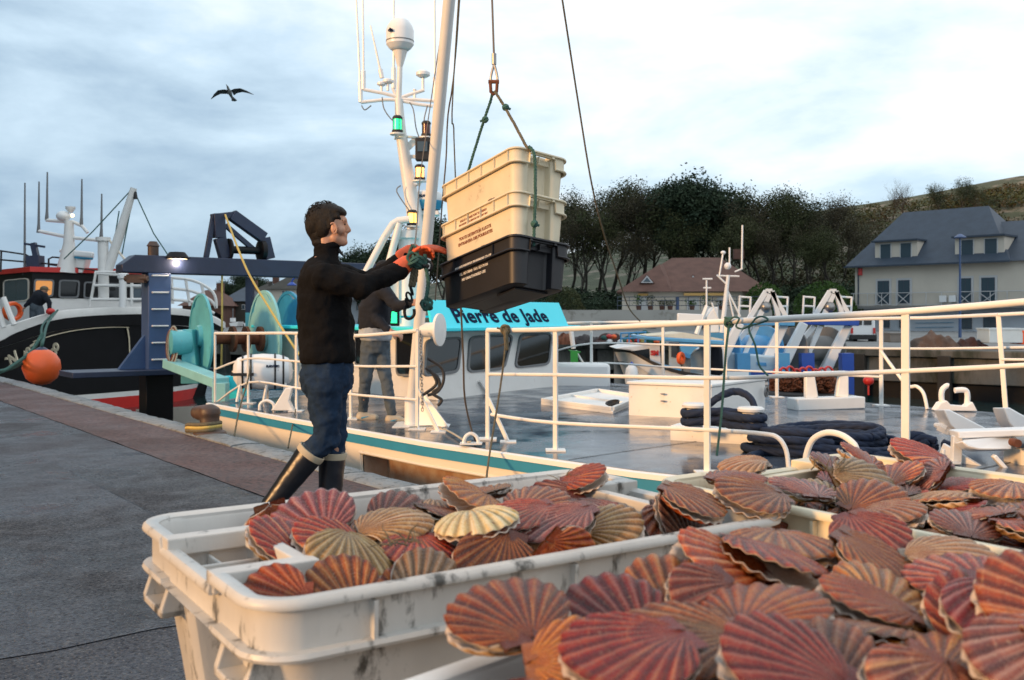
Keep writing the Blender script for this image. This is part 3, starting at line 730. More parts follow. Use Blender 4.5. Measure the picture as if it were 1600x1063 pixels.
def shell_mat(name, stops, streak, light, inside=(.62, .52, .44), pale=.25):
    m = bpy.data.materials.new(name); m.use_nodes = True; t = m.node_tree; b = t.nodes['Principled BSDF']; L = t.links.new; N = t.nodes.new
    uvn = N('ShaderNodeUVMap'); uvn.uv_map = 'fan'; sp_ = N('ShaderNodeSeparateXYZ'); L(uvn.outputs[0], sp_.inputs[0])
    oi = N('ShaderNodeObjectInfo'); tcn = N('ShaderNodeTexCoord')
    def mth(op, a, bb=0.0, c=0.0):
        n = N('ShaderNodeMath'); n.operation = op
        for i, z in enumerate((a, bb, c)):
            if isinstance(z, (int, float)): n.inputs[i].default_value = z
            else: L(z, n.inputs[i])
        return n.outputs[0]
    def comb(x, y, z):
        n = N('ShaderNodeCombineXYZ')
        for i, q in enumerate((x, y, z)):
            if isinstance(q, (int, float)): n.inputs[i].default_value = q
            else: L(q, n.inputs[i])
        return n.outputs[0]
    def noi(v, sc, d=4, r=.6):
        n = N('ShaderNodeTexNoise'); n.inputs['Scale'].default_value = sc; n.inputs['Detail'].default_value = d; n.inputs['Roughness'].default_value = r; L(v, n.inputs['Vector']); return n.outputs['Fac']
    def mr(x, a, bb, c, d_):
        r = N('ShaderNodeMapRange'); L(x, r.inputs[0])
        for i, z in enumerate((a, bb, c, d_)): r.inputs[i+1].default_value = z
        return r.outputs[0]
    def mix(f, a, bb):
        q = N('ShaderNodeMix'); q.data_type = 'RGBA'
        if isinstance(f, float): q.inputs[0].default_value = f
        else: L(f, q.inputs[0])
        for i, z in ((6, a), (7, bb)):
            if isinstance(z, tuple): q.inputs[i].default_value = (*z, 1)
            else: L(z, q.inputs[i])
        return q.outputs[2]
    u_, s_ = sp_.outputs[0], sp_.outputs[1]; rnd = mth('MULTIPLY', oi.outputs['Random'], 37.0)
    band = noi(comb(mth('MULTIPLY', u_, .6), mth('MULTIPLY', s_, 2.6), rnd), 2.2, 3)
    cr_ = N('ShaderNodeValToRGB'); el = cr_.color_ramp.elements
    el[0].position = .30; el[0].color = (*stops[0], 1); el[1].position = .72; el[1].color = (*stops[-1], 1)
    for i, c in enumerate(stops[1:-1]): q = el.new(.30+.42*(i+1)/(len(stops)-1)); q.color = (*c, 1)
    L(band, cr_.inputs[0]); c = cr_.outputs[0]
    rays = noi(comb(mth('MULTIPLY', u_, 30), mth('MULTIPLY', s_, 1.3), rnd), 1.0, 3, .55)
    c = mix(mr(rays, .52, .68, 0, .75), c, streak)
    rays2 = noi(comb(mth('MULTIPLY', u_, 46), mth('MULTIPLY', s_, .8), mth('ADD', rnd, 11)), 1.0, 2, .5)
    c = mix(mr(rays2, .60, .72, 0, .70), c, light)
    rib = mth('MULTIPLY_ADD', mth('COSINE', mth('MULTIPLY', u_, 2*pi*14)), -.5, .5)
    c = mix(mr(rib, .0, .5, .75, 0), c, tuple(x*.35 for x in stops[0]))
    c = mix(mr(rib, .75, 1.0, 0, .28), c, light)     # rib contrast: grooves darkened above, crests made paler here
    gl = noi(comb(mth('MULTIPLY', u_, 2), mth('MULTIPLY', s_, 22), rnd), 1.0, 3, .6)
    c = mix(mr(gl, .60, .72, 0, .25), c, light)
    spk = noi(tcn.outputs['Object'], 190, 4, .7)
    ob = noi(tcn.outputs['Object'], 42, 5, .65)
    c = mix(mr(ob, .60, .68, 0, .5), c, (.52, .42, .32))
    c = mix(mr(spk, .68, .74, 0, .6), c, (.62, .52, .40))
    hv = N('ShaderNodeHueSaturation'); hv.inputs['Hue'].default_value = .5; L(c, hv.inputs['Color'])
    L(mr(oi.outputs['Random'], 0, 1, .482, .518), hv.inputs['Hue']); L(mr(mth('FRACT', mth('MULTIPLY', oi.outputs['Random'], 7.3)), 0, 1, .62, 1.12), hv.inputs['Value'])
    L(mr(mth('FRACT', mth('MULTIPLY', oi.outputs['Random'], 13.7)), 0, 1, 1.06, 1.28), hv.inputs['Saturation'])
    c = mix(mr(s_, 1.5, 1.6, 0, 1), hv.outputs[0], inside)
    L(c, b.inputs['Base Color']); b.inputs['Roughness'].default_value = .42
    L(mr(ob, .4, .65, .16, .46), b.inputs['Roughness'])
    bn = N('ShaderNodeBump'); bn.inputs['Strength'].default_value = .6; bn.inputs['Distance'].default_value = .0022
    hh = mth('ADD', mth('MULTIPLY', noi(comb(mth('MULTIPLY', u_, 90), mth('MULTIPLY', s_, 6), rnd), 1.0, 3), .8), mth('MULTIPLY', spk, .6))
    hh = mth('ADD', hh, mth('MULTIPLY', gl, .8)); L(hh, bn.inputs['Height']); L(bn.outputs[0], b.inputs['Normal'])
    return m
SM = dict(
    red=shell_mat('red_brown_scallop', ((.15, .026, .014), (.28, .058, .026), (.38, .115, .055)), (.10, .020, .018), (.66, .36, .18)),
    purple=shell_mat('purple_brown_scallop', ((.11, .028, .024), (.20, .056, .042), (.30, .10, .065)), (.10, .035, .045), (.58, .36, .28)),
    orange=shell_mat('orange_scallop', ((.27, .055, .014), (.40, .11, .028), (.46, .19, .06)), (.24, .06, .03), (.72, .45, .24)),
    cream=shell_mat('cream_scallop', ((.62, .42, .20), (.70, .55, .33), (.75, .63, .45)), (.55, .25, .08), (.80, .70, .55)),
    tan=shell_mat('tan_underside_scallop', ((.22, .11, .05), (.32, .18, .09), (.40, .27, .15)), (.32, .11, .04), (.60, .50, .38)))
VU = {k: [valve('upper', s) for s in range(4)] for k in ('x',)}['x']; VLo = [valve('lower', s+10) for s in range(3)]
VM = {}
def vmesh(base, mk):
    if (base.name, mk) not in VM:
        me = base.copy(); me.materials.append(SM[mk]); VM[(base.name, mk)] = me
    return VM[(base.name, mk)]
def scallop(mtx, size, top, low, seed, label, group, gape=6):
    o = thing('scallop', label, 'scallop', mtx.translation, group); o.rotation_euler = mtx.to_euler(); o.scale = (size,)*3
    a = inst('upper_valve', vmesh(VU[seed % 4], top), o, (0, 0, .012)); a.rotation_euler = (radians(gape), 0, 0)
    inst('lower_valve', vmesh(VLo[seed % 3], low), o, (0, 0, -.012))
    return o

PACK = '''1,-233,1171,829,88,2,0,-46,124,0,-1;1,-137,1249,828,86,0,-2,-49,108,1,-1;1,-1,1320,824,95,5,1,28,97,2,-1;1,65,1314,835,98,-2,0,-17,125,3,-1;1,212,1491,832,20,4,0,97,125,0,-1;1,-278,1286,826,83,0,-2,-55,92,1,-1;1,-217,1342,835,93,-5,5,-36,94,2,-1;1,-71,1425,817,1,51,86,2,92,3,-1;1,7,1556,826,42,1,-2,-90,104,0,-1;1,136,1579,824,9,1,-4,-99,95,1,-1;1,-319,1411,817,3,99,12,0,98,2,-1;1,-246,1446,826,99,3,0,-5,106,3,-1;1,-198,1528,838,84,-4,5,-53,109,0,-1;1,13,1540,844,97,-9,-11,16,97,1,-1;1,9,1687,820,70,17,-14,-67,117,2,-1;1,-203,1172,845,99,9,-3,3,109,3,-1;1,-99,1233,851,98,0,-2,19,116,0,-1;1,13,1305,831,90,13,3,40,102,1,-1;1,99,1424,850,2,3,5,99,120,2,-1;1,247,1493,888,10,-29,22,-92,122,3,25;1,-247,1354,843,18,-1,3,98,108,0,-1;1,-225,1391,860,72,-8,6,-68,113,1,-1;1,-51,1394,841,96,3,-10,22,115,2,-1;1,53,1491,839,0,-93,35,-1,98,3,-1;1,50,1593,839,75,-10,-4,-64,106,0,-1;1,-372,1363,859,97,-18,3,-8,110,1,-1;1,-182,1460,843,91,8,-4,39,96,2,-1;1,-159,1604,867,16,-8,13,-97,95,3,-1;1,-86,1549,841,94,-8,-13,-29,102,0,-1;1,37,1719,856,18,-25,-5,94,106,1,-1;1,-161,1127,836,79,22,-14,54,102,2,-1;1,-108,1340,877,9,-12,0,-98,101,3,34;1,-12,1357,885,15,-11,26,-94,96,0,-1;1,125,1340,873,98,0,4,-19,117,1,-1;1,283,1412,849,90,25,26,21,118,2,26;1,-233,1261,875,90,0,23,36,121,3,30;1,-151,1425,867,51,0,7,-85,118,0,-1;1,-27,1342,864,6,18,-98,-1,120,1,-1;1,-5,1569,875,33,-4,6,-93,126,2,-1;1,188,1520,846,80,8,0,58,102,3,-1;1,-327,1390,858,0,58,77,-23,105,0,-1;1,-292,1504,863,43,11,5,-89,112,1,-1;1,-185,1484,872,90,9,24,-34,123,2,0;1,-46,1662,842,19,-13,10,96,100,3,-1;1,-20,1703,844,24,28,-5,-92,96,0,-1;1,-148,1123,845,89,32,-3,31,93,1,31;1,-80,1178,817,86,37,13,31,96,2,-1;1,19,1322,884,11,23,-26,92,120,3,35;1,107,1384,884,3,-67,-73,-4,105,0,24;1,232,1448,922,54,-7,2,-83,108,1,16;1,-175,1310,876,68,13,7,71,105,2,20;1,-170,1276,863,99,2,-1,0,93,3,-1;1,-126,1477,899,75,-25,-3,-61,115,0,12;1,39,1495,881,15,-3,7,-98,105,1,-1;1,149,1436,858,89,0,6,-44,100,2,-1;1,-366,1458,836,22,97,4,3,106,3,-1;1,-222,1470,887,40,0,-11,90,108,0,-1;1,-148,1432,849,16,13,-95,-19,102,1,-1;1,-45,1653,860,26,-11,14,94,102,2,-1;1,125,1647,883,47,13,-17,85,108,3,4;1,-196,1107,869,66,17,-39,61,99,0,40;1,-97,1172,832,30,-13,-88,-32,100,1,33;1,63,1271,903,40,2,69,-59,101,2,36;1,129,1385,912,55,-12,-13,81,118,3,23;1,421,1479,910,57,3,5,81,120,0,6;1,-185,1338,893,1,-43,-89,0,118,1,21;1,-153,1343,883,99,-1,2,7,100,2,-1;1,-23,1565,890,26,13,8,95,110,3,1;1,27,1490,894,95,-4,-6,-29,107,0,3;1,118,1584,878,13,0,0,-99,120,1,15;1,-337,1486,908,68,-67,-20,19,99,2,10;1,-237,1370,887,96,9,-5,24,125,3,11;1,-112,1558,879,8,88,40,-21,97,0,13;1,-11,1591,908,93,-18,1,30,113,1,2;1,92,1684,906,62,0,-1,-77,92,2,5;1,-195,1291,890,8,-97,-14,16,115,3,32;1,-41,1395,894,6,98,12,7,116,1,22;1,75,1430,912,55,-10,-6,82,113,2,14;2,373,1735,833,46,1,-1,-88,111,0,-1;2,612,1516,831,88,1,1,45,97,1,-1;2,620,1413,830,79,2,-3,-61,106,2,-1;2,727,1341,828,82,3,-2,-56,93,3,-1;2,784,1263,824,2,80,59,1,117,0,-1;2,599,1733,829,99,5,0,-2,99,1,-1;2,600,1565,851,63,-12,2,-76,113,2,-1;2,851,1593,858,44,-7,-13,88,113,3,-1;2,765,1442,824,1,68,72,1,117,0,-1;2,869,1273,851,79,-12,1,-58,109,1,-1;2,711,1874,829,22,1,5,97,104,2,-1;2,882,1777,833,46,0,1,88,102,3,-1;2,906,1713,827,1,-99,3,-1,101,0,-1;2,986,1471,830,1,-7,99,-2,120,1,-1;2,1058,1323,838,98,-5,-1,17,93,2,-1;2,570,1692,823,2,76,-63,-2,109,3,-1;2,589,1507,839,9,-97,17,5,93,0,-1;2,664,1383,850,92,2,-4,38,118,1,-1;2,731,1315,829,11,0,4,99,101,2,-1;2,721,1188,829,9,45,80,36,123,3,-1;2,634,1737,846,76,8,-1,63,123,0,-1;2,757,1616,850,73,-16,3,65,97,1,-1;2,802,1519,848,75,3,-14,63,108,2,-1;2,930,1510,860,28,14,-13,93,108,3,-1;2,940,1359,831,9,97,16,-12,109,0,-1;2,705,1876,841,67,-10,-11,-72,104,1,-1;2,718,1784,829,31,0,-4,-94,94,2,-1;2,864,1675,841,90,25,-14,-30,96,3,-1;2,887,1536,828,99,6,0,4,97,0,-1;2,1015,1472,826,47,6,-13,-86,105,1,-1;2,561,1713,867,26,1,-12,95,93,2,-1;2,480,1563,832,72,2,-23,-65,112,3,-1;2,582,1416,860,2,-79,-60,-5,115,0,-1;2,645,1340,853,56,-7,-3,-82,121,1,-1;2,860,1312,864,57,-7,-8,81,108,2,-1;2,633,1739,864,85,10,2,50,106,3,-1;2,734,1632,863,83,-16,0,51,123,0,-1;2,708,1501,847,56,15,3,-81,119,1,-1;2,966,1421,858,59,12,-18,77,114,2,-1;2,977,1336,848,82,-2,-8,-55,93,3,-1;2,633,1793,854,92,0,-1,-37,94,0,-1;2,839,1760,863,89,-13,1,42,122,1,-1;2,793,1677,831,72,27,-1,-63,109,2,-1;2,934,1668,871,6,7,-11,98,126,3,-1;2,1058,1495,864,34,-7,-2,93,123,0,-1;2,387,1653,855,88,1,-6,-45,124,1,-1;2,497,1541,865,96,-11,-23,6,108,2,-1;2,634,1325,898,98,-5,9,-14,96,3,31;2,759,1383,855,29,4,9,95,112,0,-1;2,842,1172,866,83,-2,-24,49,114,1,-1;2,558,1708,896,83,-3,10,-54,106,2,11;2,638,1714,843,71,0,-17,-67,121,3,-1;2,770,1392,852,97,14,-9,13,113,0,-1;2,871,1304,855,96,4,-19,-17,110,1,-1;2,982,1328,860,98,5,-6,12,105,2,-1;2,744,1965,838,42,-9,8,89,107,3,-1;2,778,1768,871,79,-2,-12,-59,101,0,15;2,831,1700,879,40,-8,-23,87,119,1,-1;2,948,1606,876,19,-1,11,-97,116,2,-1;2,978,1482,873,8,-6,-12,-98,95,3,-1;2,409,1765,869,13,-8,7,98,97,0,-1;2,497,1661,860,27,-25,3,92,107,1,21;2,708,1377,912,96,-18,6,15,106,2,32;2,690,1368,898,37,-11,0,-92,115,3,33;2,801,1213,875,88,2,-25,38,97,0,-1;2,587,1767,912,93,-3,11,-33,120,1,2;2,690,1675,886,97,-10,-13,15,108,2,12;2,636,1503,872,76,-9,-16,-62,120,3,30;2,806,1364,850,94,6,-15,-29,95,0,-1;2,1038,1344,876,10,-75,64,3,109,1,-1;2,679,1979,854,30,-2,-7,-94,97,2,-1;2,796,1748,899,93,-9,-15,31,124,3,13;2,791,1591,852,7,18,97,12,107,0,-1;2,979,1538,875,43,11,-4,89,101,1,-1;2,1062,1361,868,69,-8,19,-69,114,2,-1;2,416,1493,854,86,18,-33,33,112,3,-1;2,472,1597,876,9,-19,97,1,94,0,20;2,527,1492,858,63,2,-14,-75,115,1,-1;2,704,1302,918,77,-3,6,-62,113,2,34;2,821,1091,823,91,39,-2,-5,126,3,-1;2,672,1795,918,98,-6,13,-5,105,0,4;2,641,1679,863,28,-21,1,93,114,1,-1;2,733,1501,910,91,-19,2,36,113,2,25;2,855,1432,901,47,0,-15,86,126,3,-1;2,947,1332,888,4,-67,-72,-10,100,0,-1;2,730,1931,888,16,-7,14,-97,97,1,-1;2,685,1744,891,96,-5,-17,-21,121,2,5;2,860,1643,900,42,0,-7,90,101,3,16;2,986,1476,887,98,3,16,-3,117,0,-1;2,1106,1314,854,22,-37,-89,-1,97,1,-1;2,353,1692,904,83,-9,-5,-53,112,2,0;2,485,1520,909,98,-3,12,11,108,3,10;2,544,1544,892,87,1,4,-48,117,0,23;2,863,1330,888,14,-90,39,-7,102,1,-1;2,856,1185,884,58,23,64,-43,95,2,-1;2,561,1685,900,11,-67,-72,-7,123,3,3;2,529,1616,882,11,-27,-95,2,107,0,22;2,818,1584,871,12,-7,-13,-98,118,1,26;2,815,1439,918,10,-3,-12,98,113,2,-1;2,882,1321,881,9,-86,-45,-21,113,3,-1;2,863,1892,914,73,1,1,67,124,0,6;2,770,1601,889,6,64,-74,16,114,1,14;2,895,1574,882,2,28,95,1,119,2,-1;2,1022,1535,898,6,-14,2,-98,110,3,-1;2,1157,1393,869,3,88,-44,-12,111,0,-1;2,487,1820,904,0,69,-72,0,102,1,1;2,549,1496,875,12,90,39,5,102,3,24;3,317,535,847,23,1,-2,-97,110,0,-1;3,355,555,853,92,-5,-2,-36,95,1,-1;3,503,715,847,11,0,6,99,127,2,-1;3,558,784,848,28,0,-1,-95,111,3,-1;3,689,850,844,56,2,4,82,103,0,-1;3,172,661,846,60,-1,-5,-79,96,1,-1;3,312,758,845,25,1,3,96,102,2,-1;3,404,892,853,22,-1,-4,97,96,3,-1;3,422,871,838,0,39,91,2,103,0,-1;3,524,978,847,87,2,0,48,100,1,-1;3,40,841,857,4,5,-3,99,125,2,-1;3,91,922,859,34,0,8,-93,107,3,-1;3,210,908,844,99,8,0,6,116,0,-1;3,259,988,844,97,7,-1,-22,117,1,-1;3,347,1046,849,89,1,-2,-45,129,2,-1;3,343,497,864,29,-2,8,95,96,3,-1;3,434,622,864,54,-4,8,83,112,0,-1;3,590,658,896,82,-17,0,53,123,1,-1;3,583,788,858,3,92,38,2,96,2,-1;3,686,903,855,11,8,9,98,130,3,-1;3,127,673,871,91,-13,-2,-38,124,0,-1;3,173,809,849,67,-2,-5,-73,112,1,-1;3,351,861,873,12,-8,-12,98,117,2,-1;3,431,943,858,86,-5,-6,49,99,3,-1;3,513,889,855,85,-1,2,-52,121,0,-1;3,108,805,865,40,9,0,91,102,1,-1;3,85,847,867,70,6,10,-70,103,2,-1;3,147,901,872,97,13,17,-8,116,3,11;3,279,1045,874,17,0,5,-98,101,0,-1;3,300,1116,875,62,-1,0,-78,119,1,-1;3,428,482,901,66,-18,5,72,114,2,-1;3,384,682,863,11,95,26,-4,119,3,-1;3,426,714,856,91,-5,-11,-37,103,0,-1;3,500,778,864,76,-7,-21,-60,127,1,-1;3,639,766,891,0,-62,-78,0,96,2,-1;3,188,720,876,55,-2,13,82,116,3,-1;3,200,709,877,84,1,0,-53,126,0,-1;3,381,802,887,50,-2,-12,85,122,1,-1;3,408,929,885,29,-3,9,-95,130,2,-1;3,538,936,869,46,2,-3,-88,102,3,-1;3,4,757,893,74,2,6,-66,99,0,30;3,120,787,871,80,6,4,-58,101,1,-1;3,183,897,871,76,8,23,-59,99,2,-1;3,274,1025,882,58,9,10,79,128,3,0;3,418,1132,889,95,-20,19,1,108,0,-1;3,300,564,841,19,9,-29,-93,95,1,-1;3,395,653,905,45,-8,2,88,111,2,-1;3,502,738,889,75,-11,-2,64,130,3,-1;3,546,865,878,25,-5,5,96,98,0,-1;3,699,820,905,97,-19,6,-8,125,1,-1;3,135,549,899,94,6,-4,32,127,2,-1;3,224,695,894,99,4,-4,1,104,3,32;3,316,718,905,98,-6,-2,-13,100,0,34;3,406,807,881,97,14,6,-15,115,1,14;3,535,919,884,97,-7,-14,14,103,2,-1;3,117,831,881,94,10,-1,31,112,0,10;3,209,938,900,25,20,-13,93,102,1,12;3,242,1076,905,28,-16,-4,-94,118,2,1;3,328,596,840,85,12,8,50,97,0,-1;3,467,545,838,79,46,18,33,111,1,-1;3,365,752,888,33,10,-2,-93,106,2,-1;3,597,886,884,9,99,-10,0,128,3,-1;3,665,887,927,80,-32,3,-50,104,0,-1;3,236,677,907,83,7,-2,54,104,2,31;3,340,832,901,63,-17,12,73,105,3,25;3,440,876,922,9,5,-13,98,125,0,15;3,532,993,896,73,-17,-2,65,116,1,-1;3,10,799,902,97,0,-4,21,110,2,20;3,166,830,896,30,0,-7,94,96,3,-1;3,303,860,844,90,20,18,33,121,0,-1;3,428,1245,898,15,7,3,-98,100,2,4;3,301,517,885,99,-5,-12,-2,99,3,-1;3,433,714,914,49,1,6,86,123,1,26;3,569,870,905,9,60,77,-13,114,2,-1;3,695,1133,835,1,24,23,94,112,3,-1;3,315,712,904,17,21,-16,94,120,1,33;3,361,865,904,76,-4,10,62,95,2,24;3,485,763,910,93,14,0,33,126,3,16;3,467,944,909,98,-8,-5,14,107,0,6;3,-46,712,899,93,1,1,36,122,1,-1;3,178,763,909,71,2,-6,69,110,2,22;3,182,794,915,93,-5,-6,-33,110,3,23;3,316,1172,897,5,8,3,99,125,0,2;3,313,580,899,48,-6,2,87,119,2,-1;3,444,663,934,98,-2,9,15,109,0,-1;3,502,858,904,94,-4,-17,-27,112,1,-1;3,337,615,922,54,-7,0,83,123,0,-1;3,387,929,861,73,14,7,66,121,1,-1;3,342,915,885,19,-26,-94,-3,112,2,13;3,445,1104,889,2,-77,-63,0,111,3,5;3,44,624,896,98,1,7,16,107,0,-1;3,127,737,918,54,3,-4,84,110,1,21;3,365,1102,914,43,-14,16,-87,119,3,3;3,196,582,901,7,-12,5,98,106,1,-1;3,548,724,903,0,-51,85,-6,98,3,-1;3,479,876,901,18,55,81,6,109,0,-1;3,567,1059,889,6,99,5,-9,118,1,-1'''
from mathutils import Quaternion
_cw = {1: 'left crate', 2: 'rear right crate', 3: 'front crate'}
_adj = {'red': 'red brown', 'purple': 'purple brown', 'orange': 'orange', 'cream': 'cream', 'tan': 'tan'}
_sr = random.Random(11)
_or = ['first', 'second', 'third', 'fourth', 'fifth', 'sixth', 'seventh', 'eighth', 'ninth', 'tenth', 'eleventh', 'twelfth']
for _i, row in enumerate(PACK.strip().split(';')):
    c, x, y, z, qw, qx, qy, qz, s_, k, rk_ = (int(v) for v in row.split(','))
    q = Quaternion((qw/100, qx/100, qy/100, qz/100)).normalized(); mt = q.to_matrix().to_4x4(); mt.translation = V((x/1000, y/1000, z/1000))
    if c == 1:
        mt.translation += (C1.to_3x3() @ V(((C1.inverted() @ mt.translation).x*.045, 0, 0)))-V((.020, .013, 0))
    if c == 3: mt.translation += V((.008, .006, .022))
    if c == 1:
        lc_ = C1.inverted() @ (mt @ V((0, .47*s_/1000, 0)))
        if lc_.x < -CL/2+.105 and abs(lc_.y) < CW*.25: continue
    if c == 3:
        pc_ = mt @ V((0, .47*s_/1000, 0))
        if 800+1500*pc_.x/pc_.y < 700: continue
    if rk_ >= 0:      # the top layer leans on its neighbours, faces turned a little towards the quay side
        pv = mt @ V((0, .47*s_/1000, 0)); an = _sr.uniform(.10, .38); az = _sr.gauss(0, .5)
        mt = Matrix.Translation((0, 0, .008)) @ Matrix.Translation(pv) @ Matrix.Rotation(an, 4, V((cos(az), sin(az), 0))) @ Matrix.Translation(-pv) @ mt
    up = (mt.to_3x3() @ V((0, 0, 1))).z > 0
    top = _sr.choices(('red', 'purple', 'orange'), (7, 3, 1.8))[0]; low = _sr.choices(('tan', 'orange', 'cream'), (6, 1.5, 1))[0]
    lb = '%s scallop%s, %s, %s row from back, %s from left' % (_adj[top] if up else _adj[low], '' if up else ' cupped side up', _cw[c], _or[rk_//10], _or[rk_ % 10]) if rk_ >= 0 else 'scallop buried under the others in the %s' % _cw[c]
    so = scallop(mt, s_/1000, top, low, k, lb, 'scallops heaped in the %s' % _cw[c] if rk_ >= 0 else 'buried scallops in the %s' % _cw[c], gape=_sr.choice((0, 2, 3, 7)))
    so['pk'] = _i; so['cr'] = c
# ================================================================== THE BOAT AT THE QUAY
BT = thing('fishing_boat', 'white fishing boat with teal stripe and turquoise name board moored at the quay', 'fishing boat', UN(7, 8.3, WZ))
ED = [(17.9, 5.3, 11.0, -.5), (15.0, 4.85, 11.6, -.5), (12.95, 4.76, 11.75, -.5), (12.9, 4.76, 11.75, 0), (10.5, 4.80, 11.8, 0), (7.7, 4.93, 11.85, 0), (5.2, 5.20, 11.8, .01), (3.4, 5.47, 11.5, .05), (1.8, 5.85, 11.1, .12), (0, 6.45, 10.5, .22), (-1.6, 7.3, 9.6, .36), (-2.7, 8.4, 8.5, .5)]
def edge(u):
    for a, b in zip(ED, ED[1:]):
        if a[0] >= u >= b[0]:
            k = (a[0]-u)/(a[0]-b[0]) if a[0] != b[0] else 0; return tuple(a[i]+(b[i]-a[i])*k for i in range(4))
    return ED[-1] if u < ED[-1][0] else ED[0]
us = sorted({e_[0] for e_ in ED} | {17.9-.35*i for i in range(59)} | {8.95, 8.75, 6.55, 6.35}, reverse=True)
us = [u for u in us if u >= -2.7]
def side(u, s, z0):    # point on the hull side, z0 below the deck edge
    _, a, b, z = edge(u); c = (a+b)/2; k = min(1, max(0, (z0)/1.6)); fl = .25*k*k if u > 1 else .5*k
    n_ = a+fl if s < 0 else b-fl; return UN(u, n_, z-z0)
lev = [.04, .135, .30, .36, .78, 1.2, 1.75, 2.4]
fwd = [u for u in us if u <= 12.9]; aft = [u for u in us if u >= 12.9 and u != 12.9] + []
for nm, i0, i1, mt, off in (('rubbing_strake', 0, .04, M['whiteclean'], .012), ('stripe', .04, .135, M['teal'], .006)):
    mb = MB()
    for s in (-1, 1):
        mb.grid([[side(u, s, z)+NQ*s*off for z in ((i0, i0+(i1-i0)*.5, i1))] for u in fwd])
        mb.grid([[side(u, s, i1)+NQ*s*off, side(u, s, i1)] for u in fwd])
        if nm == 'rubbing_strake': mb.grid([[side(u, s, 0)+NQ*s*off, side(u, s, 0)+V((0, 0, .012))-NQ*s*.03] for u in fwd])
    part(nm, mb, mt, BT, smooth=60)
# hull sides with a freeing port cut in the quay side
port = (8.85, 6.45)
mb = MB(); pr = MB()
hl = [0.0, .135, .22, .34, .70, 1.2, 1.75, 2.4]
for s in (-1, 1):
    for i in range(len(fwd)-1):
        for j in range(len(hl)-1):
            if s < 0 and 6.45 <= (fwd[i]+fwd[i+1])/2 <= 8.85 and hl[j] in (.22, .34): continue
            b0 = len(mb.v); mb.v += [side(fwd[i], s, hl[j]), side(fwd[i+1], s, hl[j]), side(fwd[i+1], s, hl[j+1]), side(fwd[i], s, hl[j+1])]; mb.f.append((b0, b0+1, b0+2, b0+3))
bm_ = mb
# aft hull, lower bulwark
aus = [17.9, 16.5, 15, 14, 12.95]
for s in (-1, 1): mb.grid([[side(u, s, z) for z in (0, .5, 1.2, 2)] for u in aus])
mb.grid([[UN(17.9, 5.3+(11-5.3)*k/4, -.5-z) for z in (0, 1, 2)] for k in range(5)])
mb.grid([[UN(12.92, 4.76+(11.75-4.76)*k/4, -z) for z in (.0, .5, 1.3)] for k in range(5)])
part('hull', mb, M['cream'], BT, smooth=50)
pin = [u for u in fwd if 6.45 <= u <= 8.85]; pin = [8.85]+[u for u in pin if 6.5 < u < 8.8]+[6.45]
pr = MB(); pr.grid([[side(u, -1, .215)-NQ*.004, side(u, -1, .215)+NQ*.28, side(u, -1, .70)+NQ*.28, side(u, -1, .70)-NQ*.004] for u in pin])
pr.grid([[side(u, -1, .215)-NQ*.004, side(u, -1, .215)+NQ*.28] for u in (8.85, 8.849)]);
for u in (8.78, 6.52): pr.grid([[side(u, -1, z)+NQ*o_ for z in (.2, .71)] for o_ in (-.004, .28)])
part('freeing_port', pr, M['rustlight'], BT, smooth=0)
pr = MB(); pr.tube([side(u, -1, .222)-NQ*.006 for u in pin]+[side(6.46, -1, .69)-NQ*.006], .013, 6); pr.tube([side(8.83, -1, .222)-NQ*.006, side(8.83, -1, .69)-NQ*.006], .013, 6)
part('port_rim', pr, M['cream'], BT)
# deck: welded plates, slightly cambered
def deckz(u, n):
    _, a, b, z = edge(u); k = (n-a)/(b-a); return z+.012+.10*(1-(2*k-1)**2)*.35
mb = MB(); mb.grid([[UN(u, edge(u)[1]+.02+(edge(u)[2]-edge(u)[1]-.04)*k/10, deckz(u, edge(u)[1]+(edge(u)[2]-edge(u)[1])*k/10)) for k in range(11)] for u in fwd])
part('deck', mb, M['deck'], BT, smooth=60)
for u in (3.4, 5.9, 8.4, 10.9):
    mb = MB(); mb.grid([[UN(u+d_, edge(u)[1]+.05+(edge(u)[2]-edge(u)[1]-.1)*k/10, deckz(u, edge(u)[1]+(edge(u)[2]-edge(u)[1])*k/10)+.004) for k in range(11)] for d_ in (-.008, .008)])
    part('weld_seam', mb, M['black'], BT)
mb = MB(); mb.grid([[UN(u, n, -.95) for n in (5.2, 11)] for u in (17.7, 12.95)]); part('main_deck', mb, M['navy'], BT)

